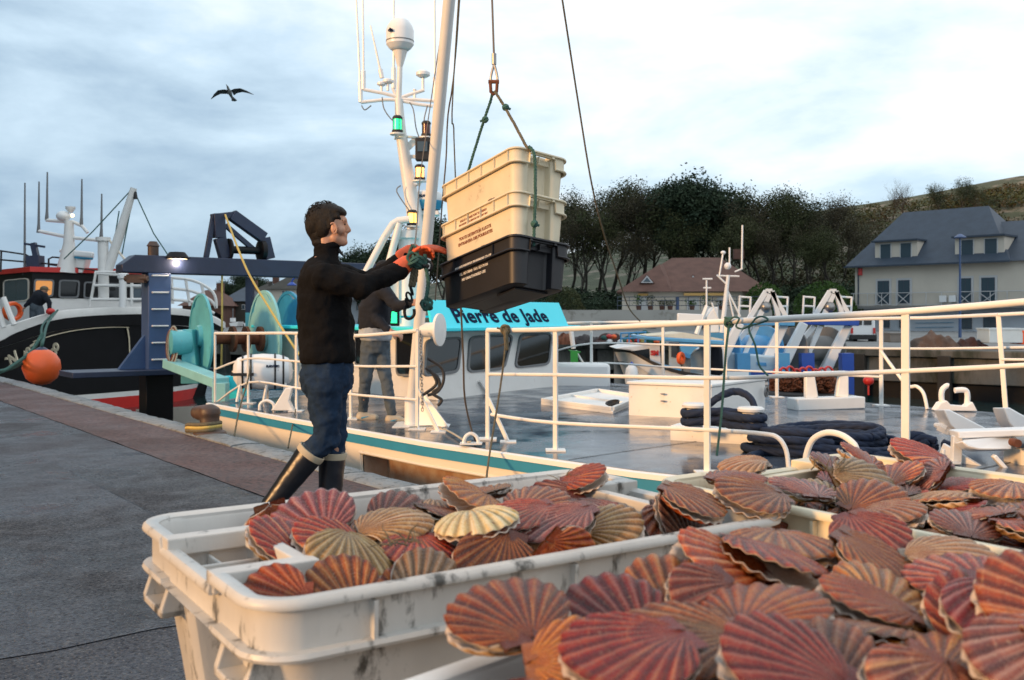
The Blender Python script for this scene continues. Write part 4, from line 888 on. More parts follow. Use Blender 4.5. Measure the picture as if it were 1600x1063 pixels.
# ---- railings (posts flat bars on square feet, round rails)
def rail_run(tops, mids, r, posts, mat=M['white'], name='rail'):
    for line in (tops,)+tuple(mids):
        mb = MB(); mb.tube(smoothpts(line, 4) if len(line) > 2 else line, r if line is tops else r*.72, 10); part(name, mb, mat, BT, smooth=50)
    for a, b in posts:
        mb = MB(); mb.bar(a, b, .052, .016, up=NQ); mb.box(V(a)+V((0, 0, .006)), (.17, .17, .012)); part('rail_post', mb, mat, BT)
def N_(x, y, n): return Pn(x, y, n)
nl = 5.12
top = [N_(336, 522, 5.02), N_(392, 522, 5.08), N_(468, 519, 5.14), N_(555, 522, 5.22), N_(653, 517, 5.32)]
def foot(p): q = p.copy(); u = q.dot(UQ); n = q.dot(NQ); q.z = deckz(u, n)+.0; return q
def along(a, b, k): return a+(b-a)*k
for seg in ([(336, 342, 5.05), (388, 392, 5.12), (463, 465, 5.16), (548, 550, 5.25), (652, 656, 5.32)],):
    tp = []; ft = []
    for xt, xb, n_ in seg:
        t_ = N_(xt, 521 if xt < 600 else 517, n_); f_ = foot(t_); f_ = f_+UQ*0; tp.append(t_); ft.append(f_)
    tp[3] = tp[3]-V((0, 0, .03))
    rail_run(tp, [[along(a, b, .64) for a, b in zip(ft, tp)], [along(a, b, .30) for a, b in zip(ft, tp)]][:2], .020, list(zip(ft, tp)))
a = ft[-1]; mb = MB(); mb.bar(a+V((0, 0, .42)), a-UQ*.32+NQ*.05+V((0, 0, .0)), .045, .014, up=NQ); mb.box(a-UQ*.32+NQ*.05+V((0, 0, .006)), (.15, .15, .012)); part('rail_brace', mb, M['white'], BT)
RB = a
pts = [(762, 516, 5.42), (868, 515, 5.42), (1105, 504, 5.48), (1260, 496, 5.60), (1415, 487, 5.72), (1600, 472, 5.75), (1760, 455, 5.8)]
tp = [N_(*p) for p in pts]; ft = [foot(p) for p in tp]
mid = [N_(765, 585, 5.42), N_(868, 586, 5.42), N_(1105, 591, 5.48), N_(1260, 586, 5.6), N_(1415, 580, 5.72), N_(1600, 571, 5.75), N_(1760, 560, 5.8)]
low = [N_(768, 648, 5.42), N_(868, 661, 5.42), N_(1105, 672, 5.48), N_(1190, 678, 5.5), N_(1215, 684, 5.52), N_(1228, 703, 5.54), N_(1232, 730, 5.54)]
rail_run(tp, [mid, low], .0225, [(ft[0], tp[0]), (ft[1], tp[1]), (ft[2], tp[2]), (ft[4], tp[4])])
a = ft[0]; mb = MB(); mb.bar(a+V((0, 0, .40)), a-UQ*.28+NQ*.03, .045, .014, up=NQ); mb.box(a-UQ*.28+NQ*.03+V((0, 0, .006)), (.15, .15, .012)); part('rail_brace', mb, M['white'], BT)
arch = [(1258, 735), (1260, 711), (1268, 690), (1280, 680), (1296, 676), (1315, 680), (1330, 690), (1338, 702), (1342, 735)]
mb = MB(); mb.tube(smoothpts([N_(x, y, 5.62) for x, y in arch], 4), .021, 10); part('rail_hoop', mb, M['white'], BT)
# far rail
fp = [(860, 506, 598, 11.2), (924, 504, 602, 11.2), (1036, 503, 608, 11.35), (1134, 503, 614, 11.45), (1214, 502, 622, 11.5), (1377, 498, 636, 11.5)]
tp = [N_(x, y, n) for x, y, b, n in fp]; ft = [foot(p) for p in tp]
rail_run(tp+[N_(1449, 497, 11.5)], [[along(a, b, .66) for a, b in zip(ft, tp)], [along(a, b, .33) for a, b in zip(ft, tp)]], .022, list(zip(ft, tp)))
mb = MB(); p0 = along(ft[-1], tp[-1], .62)
mb.tube(smoothpts([p0, N_(1415, 600, 11.5), N_(1432, 604, 11.5), N_(1443, 615, 11.5), N_(1449, 640, 11.45)], 5), .022, 10); part('rail', mb, M['white'], BT)
tp = [N_(1560, 492, 10.9), N_(1640, 488, 10.9)]; ft = [N_(1572, 648, 10.9), N_(1660, 655, 10.9)]
rail_run(tp, [[along(a, b, .55) for a, b in zip(ft, tp)]], .022, [(ft[0], tp[0])])
mb = MB(); mb.tube([N_(1377, 545, 11.5), N_(1470, 545, 11.3), N_(1600, 543, 11.0), N_(1700, 543, 11.0)], .015, 8); part('rail', mb, M['white'], BT)
mb = MB(); mb.tube([N_(1449, 497, 11.5), N_(1560, 492, 10.9)], .022, 8); part('rail', mb, M['white'], BT)

# ---- wheelhouse
A = V((-1.0, 13.1, 0)); B = V((.78, 15.85, 0)); WE = (B-A).normalized(); WNn = V((WE.y, -WE.x, 0))   # WNn faces the bow
def Pw(x, y, off=0.0, A=A, N=WNn):
    r = V(((x-HX)/F, 1, -(y-HY)/F)); t = ((A+N*off).dot(N)-0)/(r.x*N.x+r.y*N.y); return V((r.x*t, r.y*t, CH+r.z*t))
C_ = UN(15.6, 6.75)
wb = [A-V((0, 0, .02)), B-V((0, 0, .02)), UN(15.6, 10.9, -.02), C_-V((0, 0, .02))]
lean = .16
def rooft(p, zz, d): q = p.copy(); q.z = zz; return q+d
tops = [rooft(A, .98, -WNn*lean), rooft(B, .98, -WNn*lean), rooft(wb[2], .98, V((0, 0, 0))), rooft(wb[3], .98, V((0, 0, 0)))]
mb = MB(); mb.add(wb+tops, [(0, 1, 5, 4), (1, 2, 6, 5), (2, 3, 7, 6), (3, 0, 4, 7), (4, 5, 6, 7)])
wh = part('wheelhouse', mb, M['white'], BT, smooth=0, bevel=.03)
def rpoly(ps, r=.18, n=4):
    out = []
    for i in range(len(ps)):
        p0, p1, p2 = ps[i-1], ps[i], ps[(i+1) % len(ps)]; a = p1+(p0-p1)*r; b = p1+(p2-p1)*r
        for k in range(n+1): t = k/n; out.append(a*(1-t)**2+p1*2*t*(1-t)+b*t*t)
    return out
def window(ps, nrm, parent, fr=M['grey'], gl=M['glass'], w=.05, name='window', th=.02):
    o = rpoly(ps); c = sum(ps, V((0, 0, 0)))/len(ps); i_ = [c+(p-c)*(1-w/((p-c).length)) for p in o]
    mb = MB(); N = len(o); mb.grid([[p-nrm*.01 for p in o], [p+nrm*th for p in o], [p+nrm*th for p in i_], [p-nrm*.01 for p in i_]], close=True)
    f = part(name, mb, fr, parent); mb = MB(); mb.add([p+nrm*(th*.4) for p in i_], [tuple(range(N))]); part('pane', mb, gl, f, smooth=0); return f
tl = V((0, 0, 1))
ntilt = (WNn*1.05+V((0, 0, lean))).normalized()
def Pwt(x, y):  # on the leaning front wall
    r = V(((x-HX)/F, 1, -(y-HY)/F)); t = (A-V((0, 0, CH))).dot(ntilt)/r.dot(ntilt); return V((r.x*t, r.y*t, CH+r.z*t))
for q in ([(664, 530), (722, 526), (716, 583), (660, 590)], [(733, 525), (802, 522), (788, 578), (729, 583)], [(812, 521), (862, 520), (858, 571), (803, 576)]):
    window([Pwt(*p) for p in q], ntilt, BT)
mb = MB(); mb.box(Pwt(751, 612)+ntilt*.03, (.40, .03, .24), frame(WE, ntilt.cross(WE)*-1) if 0 else None); mb.v = []; mb.f = []
q = [Pwt(x, y)+ntilt*.035 for x, y in ((746, 595), (776, 607), (790, 611), (757, 615))]
mb.bar(Pwt(747, 596)+ntilt*.03, Pwt(758, 614)+ntilt*.03, .05, .03); part('bracket', mb, M['white'], BT)
# port side wall windows
SN = -(UQ.cross(V((0, 0, 1)))).normalized(); dS = (C_-A).normalized(); SN = V((-dS.y, dS.x, 0)); SN = SN if SN.dot(NQ) < 0 else -SN
def Ps(x, y, off=0.0):
    r = V(((x-HX)/F, 1, -(y-HY)/F)); t = (A+SN*off).dot(SN)/(r.x*SN.x+r.y*SN.y); return V((r.x*t, r.y*t, CH+r.z*t))
for x0, x1, y0, y1 in ((620, 656, 514, 588), (584, 606, 516, 578), (556, 572, 516, 572), (520, 540, 516, 570)):
    window([Ps(x0, y0, .065), Ps(x1, y0, .065), Ps(x1, y1, .065), Ps(x0, y1, .065)], SN, BT, w=.035, th=.025)
# roof and name board
mb = MB(); rp = [Pw(676, 518, .30), Pw(907, 509, .30), UN(15.8, 11.2, .99), UN(15.8, 6.6, .99)]
for p in rp: p.z = .985
mb.prism(rp, (0, 0, .05)); part('roof', mb, M['tealbright'], BT, bevel=.01)
b0, b1 = Pw(680, 515, .20), Pw(888, 507, .20); t0, t1 = Pw(672, 474, -.05), Pw(873, 472, -.05)
b0.z = b1.z = 1.033; t0.z = 1.41; t1.z = 1.41; b0 = b0-WE*.05; t0 = t0-WE*.05
mb = MB(); nb_ = (b1-b0).cross(t0-b0).normalized(); nb_ = nb_ if nb_.dot(WNn) > 0 else -nb_
mb.prism([b0, b1, t1, t0], -nb_*.04); part('name_board', mb, M['tealbright'], BT)
cx = (b0+b1+t0+t1)/4+nb_*.004; ex = (b1-b0).normalized(); ez_ = nb_; tm = Matrix((ex, ez_.cross(ex), ez_)).transposed().to_4x4()
Lb = (b1-b0).length
tm.translation = cx-ex*.055-ez_.cross(ex)*.045
part('name_lettering', text_mb('Pierre de Jade', .33, tm, .003, .009, sx=1.24, space=1.07), M['printnavy'], BT, smooth=0, fix=False)
mb = MB(); mb.bar(Ps(640, 495)+SN*.02, Ps(655, 495)+SN*.02, .42, .03); part('side_board', mb, M['tealbright'], BT)
for x, y in ((615, 496),):
    p = Pd(x, y, 13.2); mb = MB(); mb.box(p, (.16, .05, .24)); f = part('green_lamp_box', mb, M['black'], BT); mb = MB(); mb.box(p-V((0, .03, 0)), (.10, .02, .16)); part('lens', mb, M['greenglow'], f)
# ---- superstructure behind the wheelhouse: kingpost, pipe A-frame, funnel casing
mb = MB(); p = Pd(637, 470, 14.6); mb.lathe([(.14, -.9), (.14, 1.25), (.18, 1.27), (.18, 1.38), (.10, 1.40), (0, 1.40)], Matrix.Translation(V((p.x, p.y, 1.1))), 20); part('kingpost', mb, M['white'], BT)
mb = MB(); mb.box(Pd(612, 470, 14.9)+V((0, .4, -.15)), (.62, 1.4, .95)); part('casing', mb, M['white'], BT, bevel=.04)
for l in ([(572, 425), (600, 372), (614, 350), (622, 345), (640, 343)], [(604, 425), (620, 365), (624, 349)], [(612, 425), (612, 395)]):
    mb = MB(); mb.tube([Pd(x, y, 14.4) for x, y in l], .055, 12); part('pipe_frame', mb, M['white'], BT)
mb = MB(); mb.bar(Pd(556, 425, 14.4), Pd(640, 425, 14.6), .06); mb.bar(Pd(572, 425, 14.4), Pd(572, 500, 14.4), .07); mb.bar(Pd(604, 425, 14.4), Pd(604, 500, 14.4), .07); part('pipe_base', mb, M['white'], BT)
# ---- antenna mast
MD = 14.8
def m_(x, y, d=MD): return Pd(x, y, d)
mb = MB(); mb.tube([m_(652, 420), m_(647, 330), m_(636, 268), m_(626, 205), m_(623, 155)], [.13, .12, .10, .085, .06], 14); ms = part('mast', mb, M['white'], BT)
mb = MB(); mb.tube([m_(623, 155), m_(625, 105)], [.045, .04], 12); mb.tube([m_(625, 105), m_(625.5, 80)], [.04, .11], 14); part('dome_pole', mb, M['white'], ms)
mb = MB(); c = m_(625, 53); k = MD/F; mb.lathe([(0, -27*k), (13*k, -26*k), (17*k, -23*k), (21.5*k, -17*k), (21.8*k, 4*k), (19.5*k, 12*k), (15*k, 19*k), (8*k, 23.5*k), (0, 25*k)], Matrix.Translation(c), 28); dm = part('satellite_dome', mb, M['whiteclean'], ms)
mb = MB(); mb.lathe([(21.9*k, -13*k), (22.0*k, -12.4*k), (22.0*k, -11.8*k), (21.9*k, -11.2*k)], Matrix.Translation(c), 28); part('dome_seam', mb, M['grey'], ms)
tmm = frame((.95, -.3, 0)); tmm = Matrix(((.94, 0, -.34), (-.34, 0, -.94), (0, 1, 0))).to_4x4(); tmm.translation = c+V((-.12, -.205, 0))
part('dome_lettering', text_mb('dia', .075, tmm, .006, .003), M['printnavy'], ms, smooth=0, fix=False)
arms = [((623, 152), (600, 146), (568, 140)), ((623, 156), (600, 156), (564, 160)), ((625, 155), (650, 156), (680, 158)), ((625, 153), (640, 148), (663, 141)), ((625, 157), (652, 163), (676, 166)), ((622, 152), (617, 145), (614, 138))]
for a_ in arms:
    mb = MB(); mb.tube([m_(x, y) for x, y in a_], .028, 8); part('mast_arm', mb, M['whiteclean'], ms)
for (x0, y0, x1, y1) in ((564, 160, 555, -40), (568, 140, 567, -40), (615, 138, 616, -60), (680, 156, 679, -60), (597, 122, 579, 40)):
    mb = MB(); a_, b_ = m_(x0, y0), m_(x1, y1); mb.tube([a_, a_+(b_-a_)*.16, a_+(b_-a_)*.17, b_], [.035, .035, .018, .012], 8); part('whip_antenna', mb, M['whiteclean'], ms)
for x, y, r in ((596, 132, 7), (606, 128, 8), (661, 117, 11), (648, 141, 3)):
    mb = MB(); mb.lathe([(0, -r*.3*k), (r*.5*k, -r*.4*k), (r*k, -r*.1*k), (r*k, r*.3*k), (r*.7*k, r*.55*k), (0, r*.6*k)], Matrix.Translation(m_(x, y)), 14); mb.tube([m_(x, y), m_(x, y+(14 if y > 125 else 26))], .022, 8); part('gps_antenna', mb, M['whiteclean'], ms)
for a_ in (((597, 152), (600, 170), (610, 185), (617, 190)), ((565, 165), (570, 172), (580, 165)), ((640, 160), (646, 172), (650, 200), (655, 215)), ((626, 290), (620, 300), (640, 330)), ((668, 165), (663, 185), (663, 200))):
    mb = MB(); mb.tube(smoothpts([m_(x, y, MD-.15) for x, y in a_], 4), .010, 6); part('cable', mb, M['grey'], ms)
def navlamp(x, y, w, h, glow, d=MD-.25):
    p = Pd(x, y, d); k = d/F; w *= k/2; h *= k/2; m4 = Matrix.Translation(p); mb = MB()
    mb.lathe([(0, h*1.45), (w*.8, h*1.4), (w*1.15, h*1.1), (w*1.15, h*.85), (0, h*.85)], m4, 16); mb.lathe([(0, -h*.85), (w*1.2, -h*.85), (w*1.25, -h*1.1), (w, -h*1.35), (0, -h*1.35)], m4, 16)
    for i in range(4): t = i*pi/2+.5; q = V((cos(t)*w*1.02, sin(t)*w*1.02, 0)); mb.tube([p+q-V((0, 0, h)), p+q+V((0, 0, h))], .006, 5)
    l = part('navigation_lamp', mb, M['rubber'], ms); mb = MB(); mb.lathe([(0, -h*.84), (w*.92, -h*.84), (w*.92, h*.84), (0, h*.84)], m4, 18); part('lens', mb, glow, l)
    mb = MB(); mb.lathe([(0, -h*1.36), (w*1.7, -h*1.36), (w*1.7, -h*1.6), (0, -h*1.6)], m4, 16); mb.bar(p-V((0, 0, h*1.5)), p-V((0, 0, h*1.5))+V((-.05, .25, -.03)), .06, .02); part('lamp_bracket', mb, M['white'], ms)
M['redlens'] = pm('dark_red_lens', (.10, .01, .012), .2)
navlamp(621, 195, 14, 20, M['greenglow']); navlamp(666, 202, 13, 18, M['redlens']); navlamp(656, 270, 14, 18, M['lampglow']); navlamp(644, 341, 14, 18, M['lampglow'])
mb = MB(); mb.box(m_(663, 234, MD-.3), (.26, .18, .34)); fl = part('floodlight', mb, M['rubber'], ms, bevel=.015); mb = MB(); mb.box(m_(660, 229, MD-.4), (.15, .02, .15)); part('glass', mb, M['houseglass'], fl)
mb = MB(); mb.bar(m_(640, 245), m_(663, 245), .05); mb.bar(m_(626, 213), m_(668, 217), .07, .03); mb.bar(m_(632, 236), m_(650, 218), .02, .10); part('lamp_bracket', mb, M['white'], ms)
mb = MB(); c = m_(668, 318, MD+.2); mb.lathe([(0, -.02), (.22, 0), (.24, .08), (.22, .16), (.12, .20), (0, .20)], Matrix.Translation(c), 22); rd = part('radar', mb, M['whiteclean'], BT); mb = MB(); mb.lathe([(.0, -.12), (.20, -.10), (.245, .0), (.245, .03), (.24, .035)], Matrix.Translation(c), 22); part('radar_base', mb, M['turqblue'], rd)
part('radar_lettering', text_mb('FURUNO', .055, (lambda q: (setattr(q, 'translation', c+V((-.06, -.235, .09))), q)[1])(Matrix(((1, 0, 0), (0, 0, -1), (0, 1, 0))).to_4x4()), .006, .002), M['printnavy'], BT, smooth=0, fix=False)
mb = MB(); mb.box(m_(665, 334, MD+.2), (.42, .3, .06)); mb.bar(m_(665, 334, MD+.2), m_(665, 420, MD+.2), .12); part('radar_platform', mb, M['white'], BT)
# ---- boom with its foot and drum
ba, bb = Pd(643, 634, 10.35), Pd(702, 0, 8.7); bb2 = ba+(bb-ba)*1.62
mb = MB(); mb.tube([ba, bb, bb2], [.058, .056, .05], 20); part('boom', mb, M['white'], BT)
BTIP = bb2
mb = MB(); f0 = V((ba.x, ba.y, .02)); mb.prism([f0+V((-.05, 0, 0)), f0+V((.42, -.25, 0)), f0+V((.12, -.05, .36)), f0+V((.0, 0, .36))], (.008, .012, 0)); mb.prism([f0+V((-.02, 0, 0)), f0+V((-.02, .4, 0)), f0+V((0, .05, .36))], (.012, 0, 0)); mb.box(f0+V((.12, 0, 0)), (.6, .5, .016)); mb.tube([f0, f0+V((0, 0, .3))], .075, 14); part('boom_foot', mb, M['white'], BT)
ka = along(ba, bb, .215); kx = V((.95, -.3, 0)).normalized(); m4 = frame(V((0, 0, 1)), kx, ka+kx*.10)
mb = MB(); mb.lathe([(0, -.06), (.075, -.06), (.075, .10), (.17, .12), (.17, .145), (.05, .16), (0, .16)], m4, 24); part('hoist_drum', mb, M['white'], BT)
# ---- life raft canister on its cradle
lc = Pd(411, 581, 13.25); mx_ = frame(V((.97, .25, 0)), loc=lc); mb = MB()
L2 = .40
mb.lathe([(0, -L2), (.10, -L2*.985), (.19, -L2*.85), (.235, -L2*.55), (.25, 0), (.235, L2*.55), (.19, L2*.85), (.10, L2*.985), (0, L2)], mx_ @ Matrix.Rotation(pi/2, 4, 'Y'), 28)
raft = thing('life_raft', 'white life raft canister on the cradle inside the left railing', 'life raft', V((lc.x, lc.y, deckz(12, 5.5)))); part('canister', mb, M['whiteclean'], raft)
mb = MB(); pr_ = [(-.415, 0), (-.33, .17), (-.15, .238), (.15, .238), (.33, .17), (.415, 0)]
mb.prism([mx_ @ V((x, y, 0)) for x, y in pr_+[(x, -y) for x, y in pr_[::-1][1:-1]]], (0, 0, .018)); part('seam', mb, M['cream'], raft)
for x in (-.27, -.16, .16, .27):
    mb = MB(); rr_ = .243 if abs(x) < .2 else .222; mb.lathe([(rr_, -.012), (rr_+.008, -.01), (rr_+.008, .01), (rr_, .012)], mx_ @ Matrix.Translation((x, 0, 0)) @ Matrix.Rotation(pi/2, 4, 'Y'), 26); part('strap', mb, M['rubber'], raft)
mb = MB(); mb.prism([mx_ @ V((x, -.246, z)) for x, z in ((-.42, -.04), (-.12, -.04), (-.12, 0.0), (-.42, 0.0))], (0, -.01, 0)); part('release_unit', mb, M['rubber'], raft)
for i in range(2): part('lettering', text_mb(('SURVITEC', 'ZODIAC')[i], .04, mx_ @ Matrix.Translation((.13, -.238+.012*i, .085-.045*i)) @ Matrix.Rotation(radians(72), 4, 'X'), .004, .002), M['printnavy'], raft, smooth=0, fix=False)
for x in (-.3, .05, .3):
    mb = MB(); p1 = mx_ @ V((x, -.16, -.17)); p2 = mx_ @ V((x, .16, -.17)); mb.bar(V((p1.x-.03, p1.y-.05, .03)), p1, .03); mb.bar(V((p2.x, p2.y+.05, .03)), p2, .03); mb.bar(p1, p2, .03); part('cradle_leg', mb, M['white'], raft)
# small deck fittings by the left rail
for x, y in ((417, 640),):
    p = Pz(x, y, .03); mb = MB(); mb.tube(smoothpts([p+V((-.09, 0, -.01)), p+V((-.08, 0, .07)), p+V((0, 0, .11)), p+V((.08, 0, .07)), p+V((.09, 0, -.01))], 4), .02, 8); part('eye', mb, M['white'], BT)
p = Pz(441, 642, .03); mb = MB(); mb.prism([p+V((-.14, 0, 0)), p+V((.14, 0, 0)), p+V((.08, 0, .12)), p+V((.12, 0, .28)), p+V((.04, 0, .28)), p+V((-.06, 0, .12))], (0, .1, 0)); part('roller_bracket', mb, M['white'], BT, bevel=.01)
# ---- boxes and fittings on the fore deck
def poly_box(name, base, h, mat, parent, bev=.012, lid=None):
    mb = MB(); mb.prism(base, (0, 0, h)); o = part(name, mb, mat, parent, bevel=bev, smooth=0); return o
q0, q1, q2 = Pz(982, 651, .03), Pz(1112, 658, .03), Pz(1196, 642, .03); q3 = q0+(q2-q1)
BX = part('hatch_coaming', (lambda m: (m.prism([q0, q1, q2, q3], (0, 0, .37)), m)[1])(MB()), M['white'], BT, bevel=.012, smooth=0)
c = (q0+q1+q2+q3)/4; mb = MB(); mb.prism([c+(p-c)*1.03+V((0, 0, .373)) for p in (q0, q1, q2, q3)], (0, 0, .035)); part('hatch_lid', mb, M['white'], BT, bevel=.01, smooth=0)
for k in (.45,):
    p = q0+(q1-q0)*k; mb = MB(); mb.box(p+V((-.03, -.02, .28)), (.05, .03, .012)); mb.box(p+V((-.03, -.02, .20)), (.05, .03, .012)); part('hinge', mb, M['steel'], BT)
p = q1+(q2-q1)*.93; mb = MB(); mb.lathe([(.05, -.01), (.065, -.01), (.065, .01), (.05, .01)], frame(WE, loc=p+V((.04, -.05, .24))) @ Matrix.Rotation(pi/2, 4, 'X'), 14); part('handle', mb, M['steel'], BT)
tray = [Pz(845, 634, .03), Pz(958, 649, .03), Pz(1003, 628, .03), Pz(934, 617, .03)]; c = sum(tray, V((0, 0, 0)))/4
ht = thing('hatch_cover', 'white hatch cover lying upside down on the deck beside the cream hatch box', 'hatch cover', c)
mb = MB(); mb.prism(tray, (0, 0, .05)); part('panel', mb, M['white'], ht, bevel=.01)
for i in range(4):
    a_, b_ = tray[i], tray[(i+1) % 4]; mb = MB(); mb.bar(a_+(c-a_)*.03+V((0, 0, .07)), b_+(c-b_)*.03+V((0, 0, .07)), .05, .05); part('lip', mb, M['white'], ht, bevel=.008)
mb = MB(); mb.bar(tray[0]+(tray[3]-tray[0])*.5+V((0, 0, .06)), tray[1]+(tray[2]-tray[1])*.5+V((0, 0, .06)), .05, .03); part('stiffener', mb, M['white'], ht)
mb = MB(); p = Pz(957, 634, .1)
for i in range(5): mb.tube(arc(p+V((0, 0, .01*i)), (1, 0, .1*(i-2)), (0, 1, .2), .055+.006*i, 0, 2*pi, 14), .011, 6, cap=False)
part('clasp', mb, M['rubber'], ht)
bp = [Pz(1047, 690, .03), Pz(1225, 702, .03)]; mb = MB(); dd = (bp[1]-bp[0]).normalized(); pn = V((-dd.y, dd.x, 0)); mb.prism([bp[0], bp[1], bp[1]+pn*.35, bp[0]+pn*.35], (0, 0, .15)); bt = part('bollard_base', mb, M['white'], BT, bevel=.01, smooth=0)
BL = []
for x, y in ((1080, 676), (1168, 684)):
    p = Pz(x, y, .17)+pn*.10; BL.append(p); mb = MB(); mb.lathe([(.075, 0), (.07, .02), (.07, .20), (.11, .215), (.115, .235), (.10, .25), (0, .255)], Matrix.Translation(p), 22); part('mooring_post', mb, M['white'], bt)
p = Pz(1291, 640, .03); e1 = V((.95, .30, 0)).normalized(); mb = MB(); mb.box((0, 0, .08), (.98, .24, .15), frame(e1, loc=p)); rs = part('fairlead_block', mb, M['white'], BT, bevel=.015)
for s in (-.22, .22):
    mb = MB(); mb.bar(p+e1*s+V((0, 0, .15)), p+e1*s*1.12+V((0, 0, .44)), .15, .12, up=(0, 1, 0), w2=.11, h2=.09); part('upright', mb, M['white'], rs, bevel=.01)
mb = MB(); mb.bar(p-e1*.3+V((0, 0, .45)), p+e1*.3+V((0, 0, .45)), .12, .05); part('cap', mb, M['white'], rs, bevel=.01)
# horned fairlead at the far side
d_ = 11.7; mb = MB(); q = lambda x, y: Pd(x, y, d_)
mb.prism([q(1462, 642), q(1470, 630), q(1480, 626), q(1486, 633), q(1510, 635), q(1520, 628), q(1528, 643)], (0, .14, 0)); fh = part('horned_fairlead', mb, M['whiteclean'], BT, bevel=.01)
for l in ([(1476, 632), (1475, 618), (1477, 609), (1483, 604), (1485, 604)], [(1515, 634), (1516, 620), (1514, 612), (1507, 610), (1496, 611)]):
    mb = MB(); mb.tube(smoothpts([q(*p)+V((0, .07, 0)) for p in l], 5), .034, 12); part('horn', mb, M['whiteclean'], fh)
# anchor gear at the right
g = lambda x, y, d=7.4: Pd(x, y, d)
wn_ = thing('anchor_winch', 'white anchor winch with sloping guard plates at the right edge of the deck', 'winch', Pz(1540, 745, .15))
for pl, d1 in (([(1474, 640), (1484, 640), (1546, 672), (1500, 680), (1484, 664)], 8.0), ([(1568, 637), (1578, 637), (1640, 672), (1592, 680), (1576, 660)], 8.3)):
    mb = MB(); mb.prism([g(x, y, d1) for x, y in pl], (.05, .30, -.03)); part('guard_plate', mb, M['whiteclean'], wn_, bevel=.012)
mb = MB(); mb.tube([g(1461, 664, 8.3), g(1475, 668, 8.2), g(1485, 672, 8.1)], [.02, .04, .045], 10); mb.bar(g(1467, 668, 8.2), g(1486, 676, 8.1), .06, .05); part('pawl', mb, M['whiteclean'], wn_, bevel=.006)
mb = MB(); mb.bar(g(1490, 678, 7.2), g(1660, 672, 7.2), .16, .05); part('cross_beam', mb, M['whiteclean'], wn_, bevel=.01)
mb = MB(); mb.bar(g(1495, 681, 7.2), g(1492, 760, 7.2), .07, .05, up=(0, 1, 0)); mb.box(g(1478, 722, 7.2), (.16, .16, .02)); mb.tube([g(1474, 720, 7.2), g(1474, 702, 7.2)], .016, 8); part('post', mb, M['white'], wn_, bevel=.006)
mb = MB(); mb.prism([g(1503, 690, 7.0), g(1510, 686, 7.2), g(1580, 680, 7.2), g(1582, 702, 7.0), g(1530, 703, 7.0), g(1512, 699, 7.0)], (0, .12, -.03)); part('roller_plate', mb, M['whiteclean'], wn_, bevel=.01)
mb = MB(); mb.box(g(1625, 712, 7.2), (.42, .3, .30)); part('gear_box', mb, M['cream'], wn_, bevel=.03); mb = MB(); mb.tube([g(1586, 692, 7.0), g(1700, 690, 7.0)], .045, 14); part('shaft', mb, M['steel'], wn_)
mb = MB(); mb.bar(g(1552, 712, 7.0), g(1573, 735, 7.0), .05, .03); mb.bar(g(1470, 705, 7.4), g(1560, 760, 7.0), .03, .14); mb.box(g(1590, 755, 7.0), (.5, .4, .05)); part('bed_plate', mb, M['whiteclean'], wn_, bevel=.006)
mb = MB(); mb.lathe([(0, -.04), (.03, -.04), (.03, .04), (0, .04)], frame(V((0, 0, 1)), V((0, 1, 0)), g(1586, 692, 6.95)), 12); part('bearing', mb, M['rust'], wn_)
# ---- stern gantry
GU = 16.8
def G(x, y, n): return Pd(x, y, 0) if 0 else Pu(x, y, GU)
GY = thing('stern_gantry', 'navy blue steel gantry with a ladder up its near leg, standing at the stern', 'gantry', UN(GU, 5.3, -.5))
def gz(n, z, du=0): return UN(GU+du, n, z)
pl0 = Pu(244, 500, GU); n0 = pl0.dot(NQ)
z_t, z_b = 2.22, 1.92
mb = MB(); mb.prism([gz(n0-.62, 1.92, -.19), gz(n0-.62, 2.05, -.19), gz(n0-.40, 2.22, -.19), gz(10.6, 2.22, -.19), gz(10.6, 1.90, -.19)], UQ*.38); part('cross_beam', mb, M['navy'], GY, bevel=.015)
mb = MB(); mb.bar(gz(n0, .25), gz(n0, 1.92), .38, .40, up=UQ); part('leg', mb, M['navylight'], GY, bevel=.012)
mb = MB(); mb.bar(gz(n0, -1.6), gz(n0, .22), .46, .40, up=UQ); part('lower_leg', mb, M['black'], GY, bevel=.012)
mb = MB(); mb.box((0, 0, .24), (.9, 2.3, .09), frame(UQ, loc=gz(n0-.3, 0, 0))); part('step_platform', mb, M['navy'], GY, bevel=.01)
mb = MB(); mb.prism([gz(n0-.18, .29, -.02), gz(n0-.62, .29, -.02), gz(n0-.18, .88, -.02)], UQ*.12); part('gusset', mb, M['navylight'], GY)
for i in range(6):
    z = .45+i*.285; a_ = gz(n0-.13, z, -.24); b_ = gz(n0+.13, z, -.24); mb = MB(); mb.tube([a_+UQ*.06, a_, b_, b_+UQ*.06], .016, 6); part('rung', mb, M['white'], GY)
mb = MB(); n7 = 7.0; mb.bar(gz(n7, 1.90), gz(n7, 1.25), .13); part('middle_leg', mb, M['navy'], GY); mb = MB(); mb.bar(gz(n7, 1.25), gz(n7, .9), .13); part('middle_leg', mb, M['turq'], GY)
mb = MB(); mb.bar(gz(10.4, -1), gz(10.4, 1.9), .4); part('leg', mb, M['navy'], GY)
def gp(x, y, du=0): return Pu(x, y, GU+du)
for pts_, w in (([(341, 334), (343, 372), (352, 404)], .20), ([(334, 336), (322, 403)], .09), ([(362, 336), (412, 372), (420, 405)], .20), ([(352, 352), (402, 395)], .09), ([(330, 340), (366, 336)], .12)):
    for du in (0,):
        mb = MB()
        for a_, b_ in zip(pts_, pts_[1:]): mb.bar(gp(*a_), gp(*b_), w, w*.8, up=UQ)
        part('derrick_frame', mb, M['navy'], GY, bevel=.01)
a_, b_ = gp(356, 390), gp(412, 393); ax = (b_-a_).normalized(); m4 = frame(V((0, 0, 1)), ax, a_)
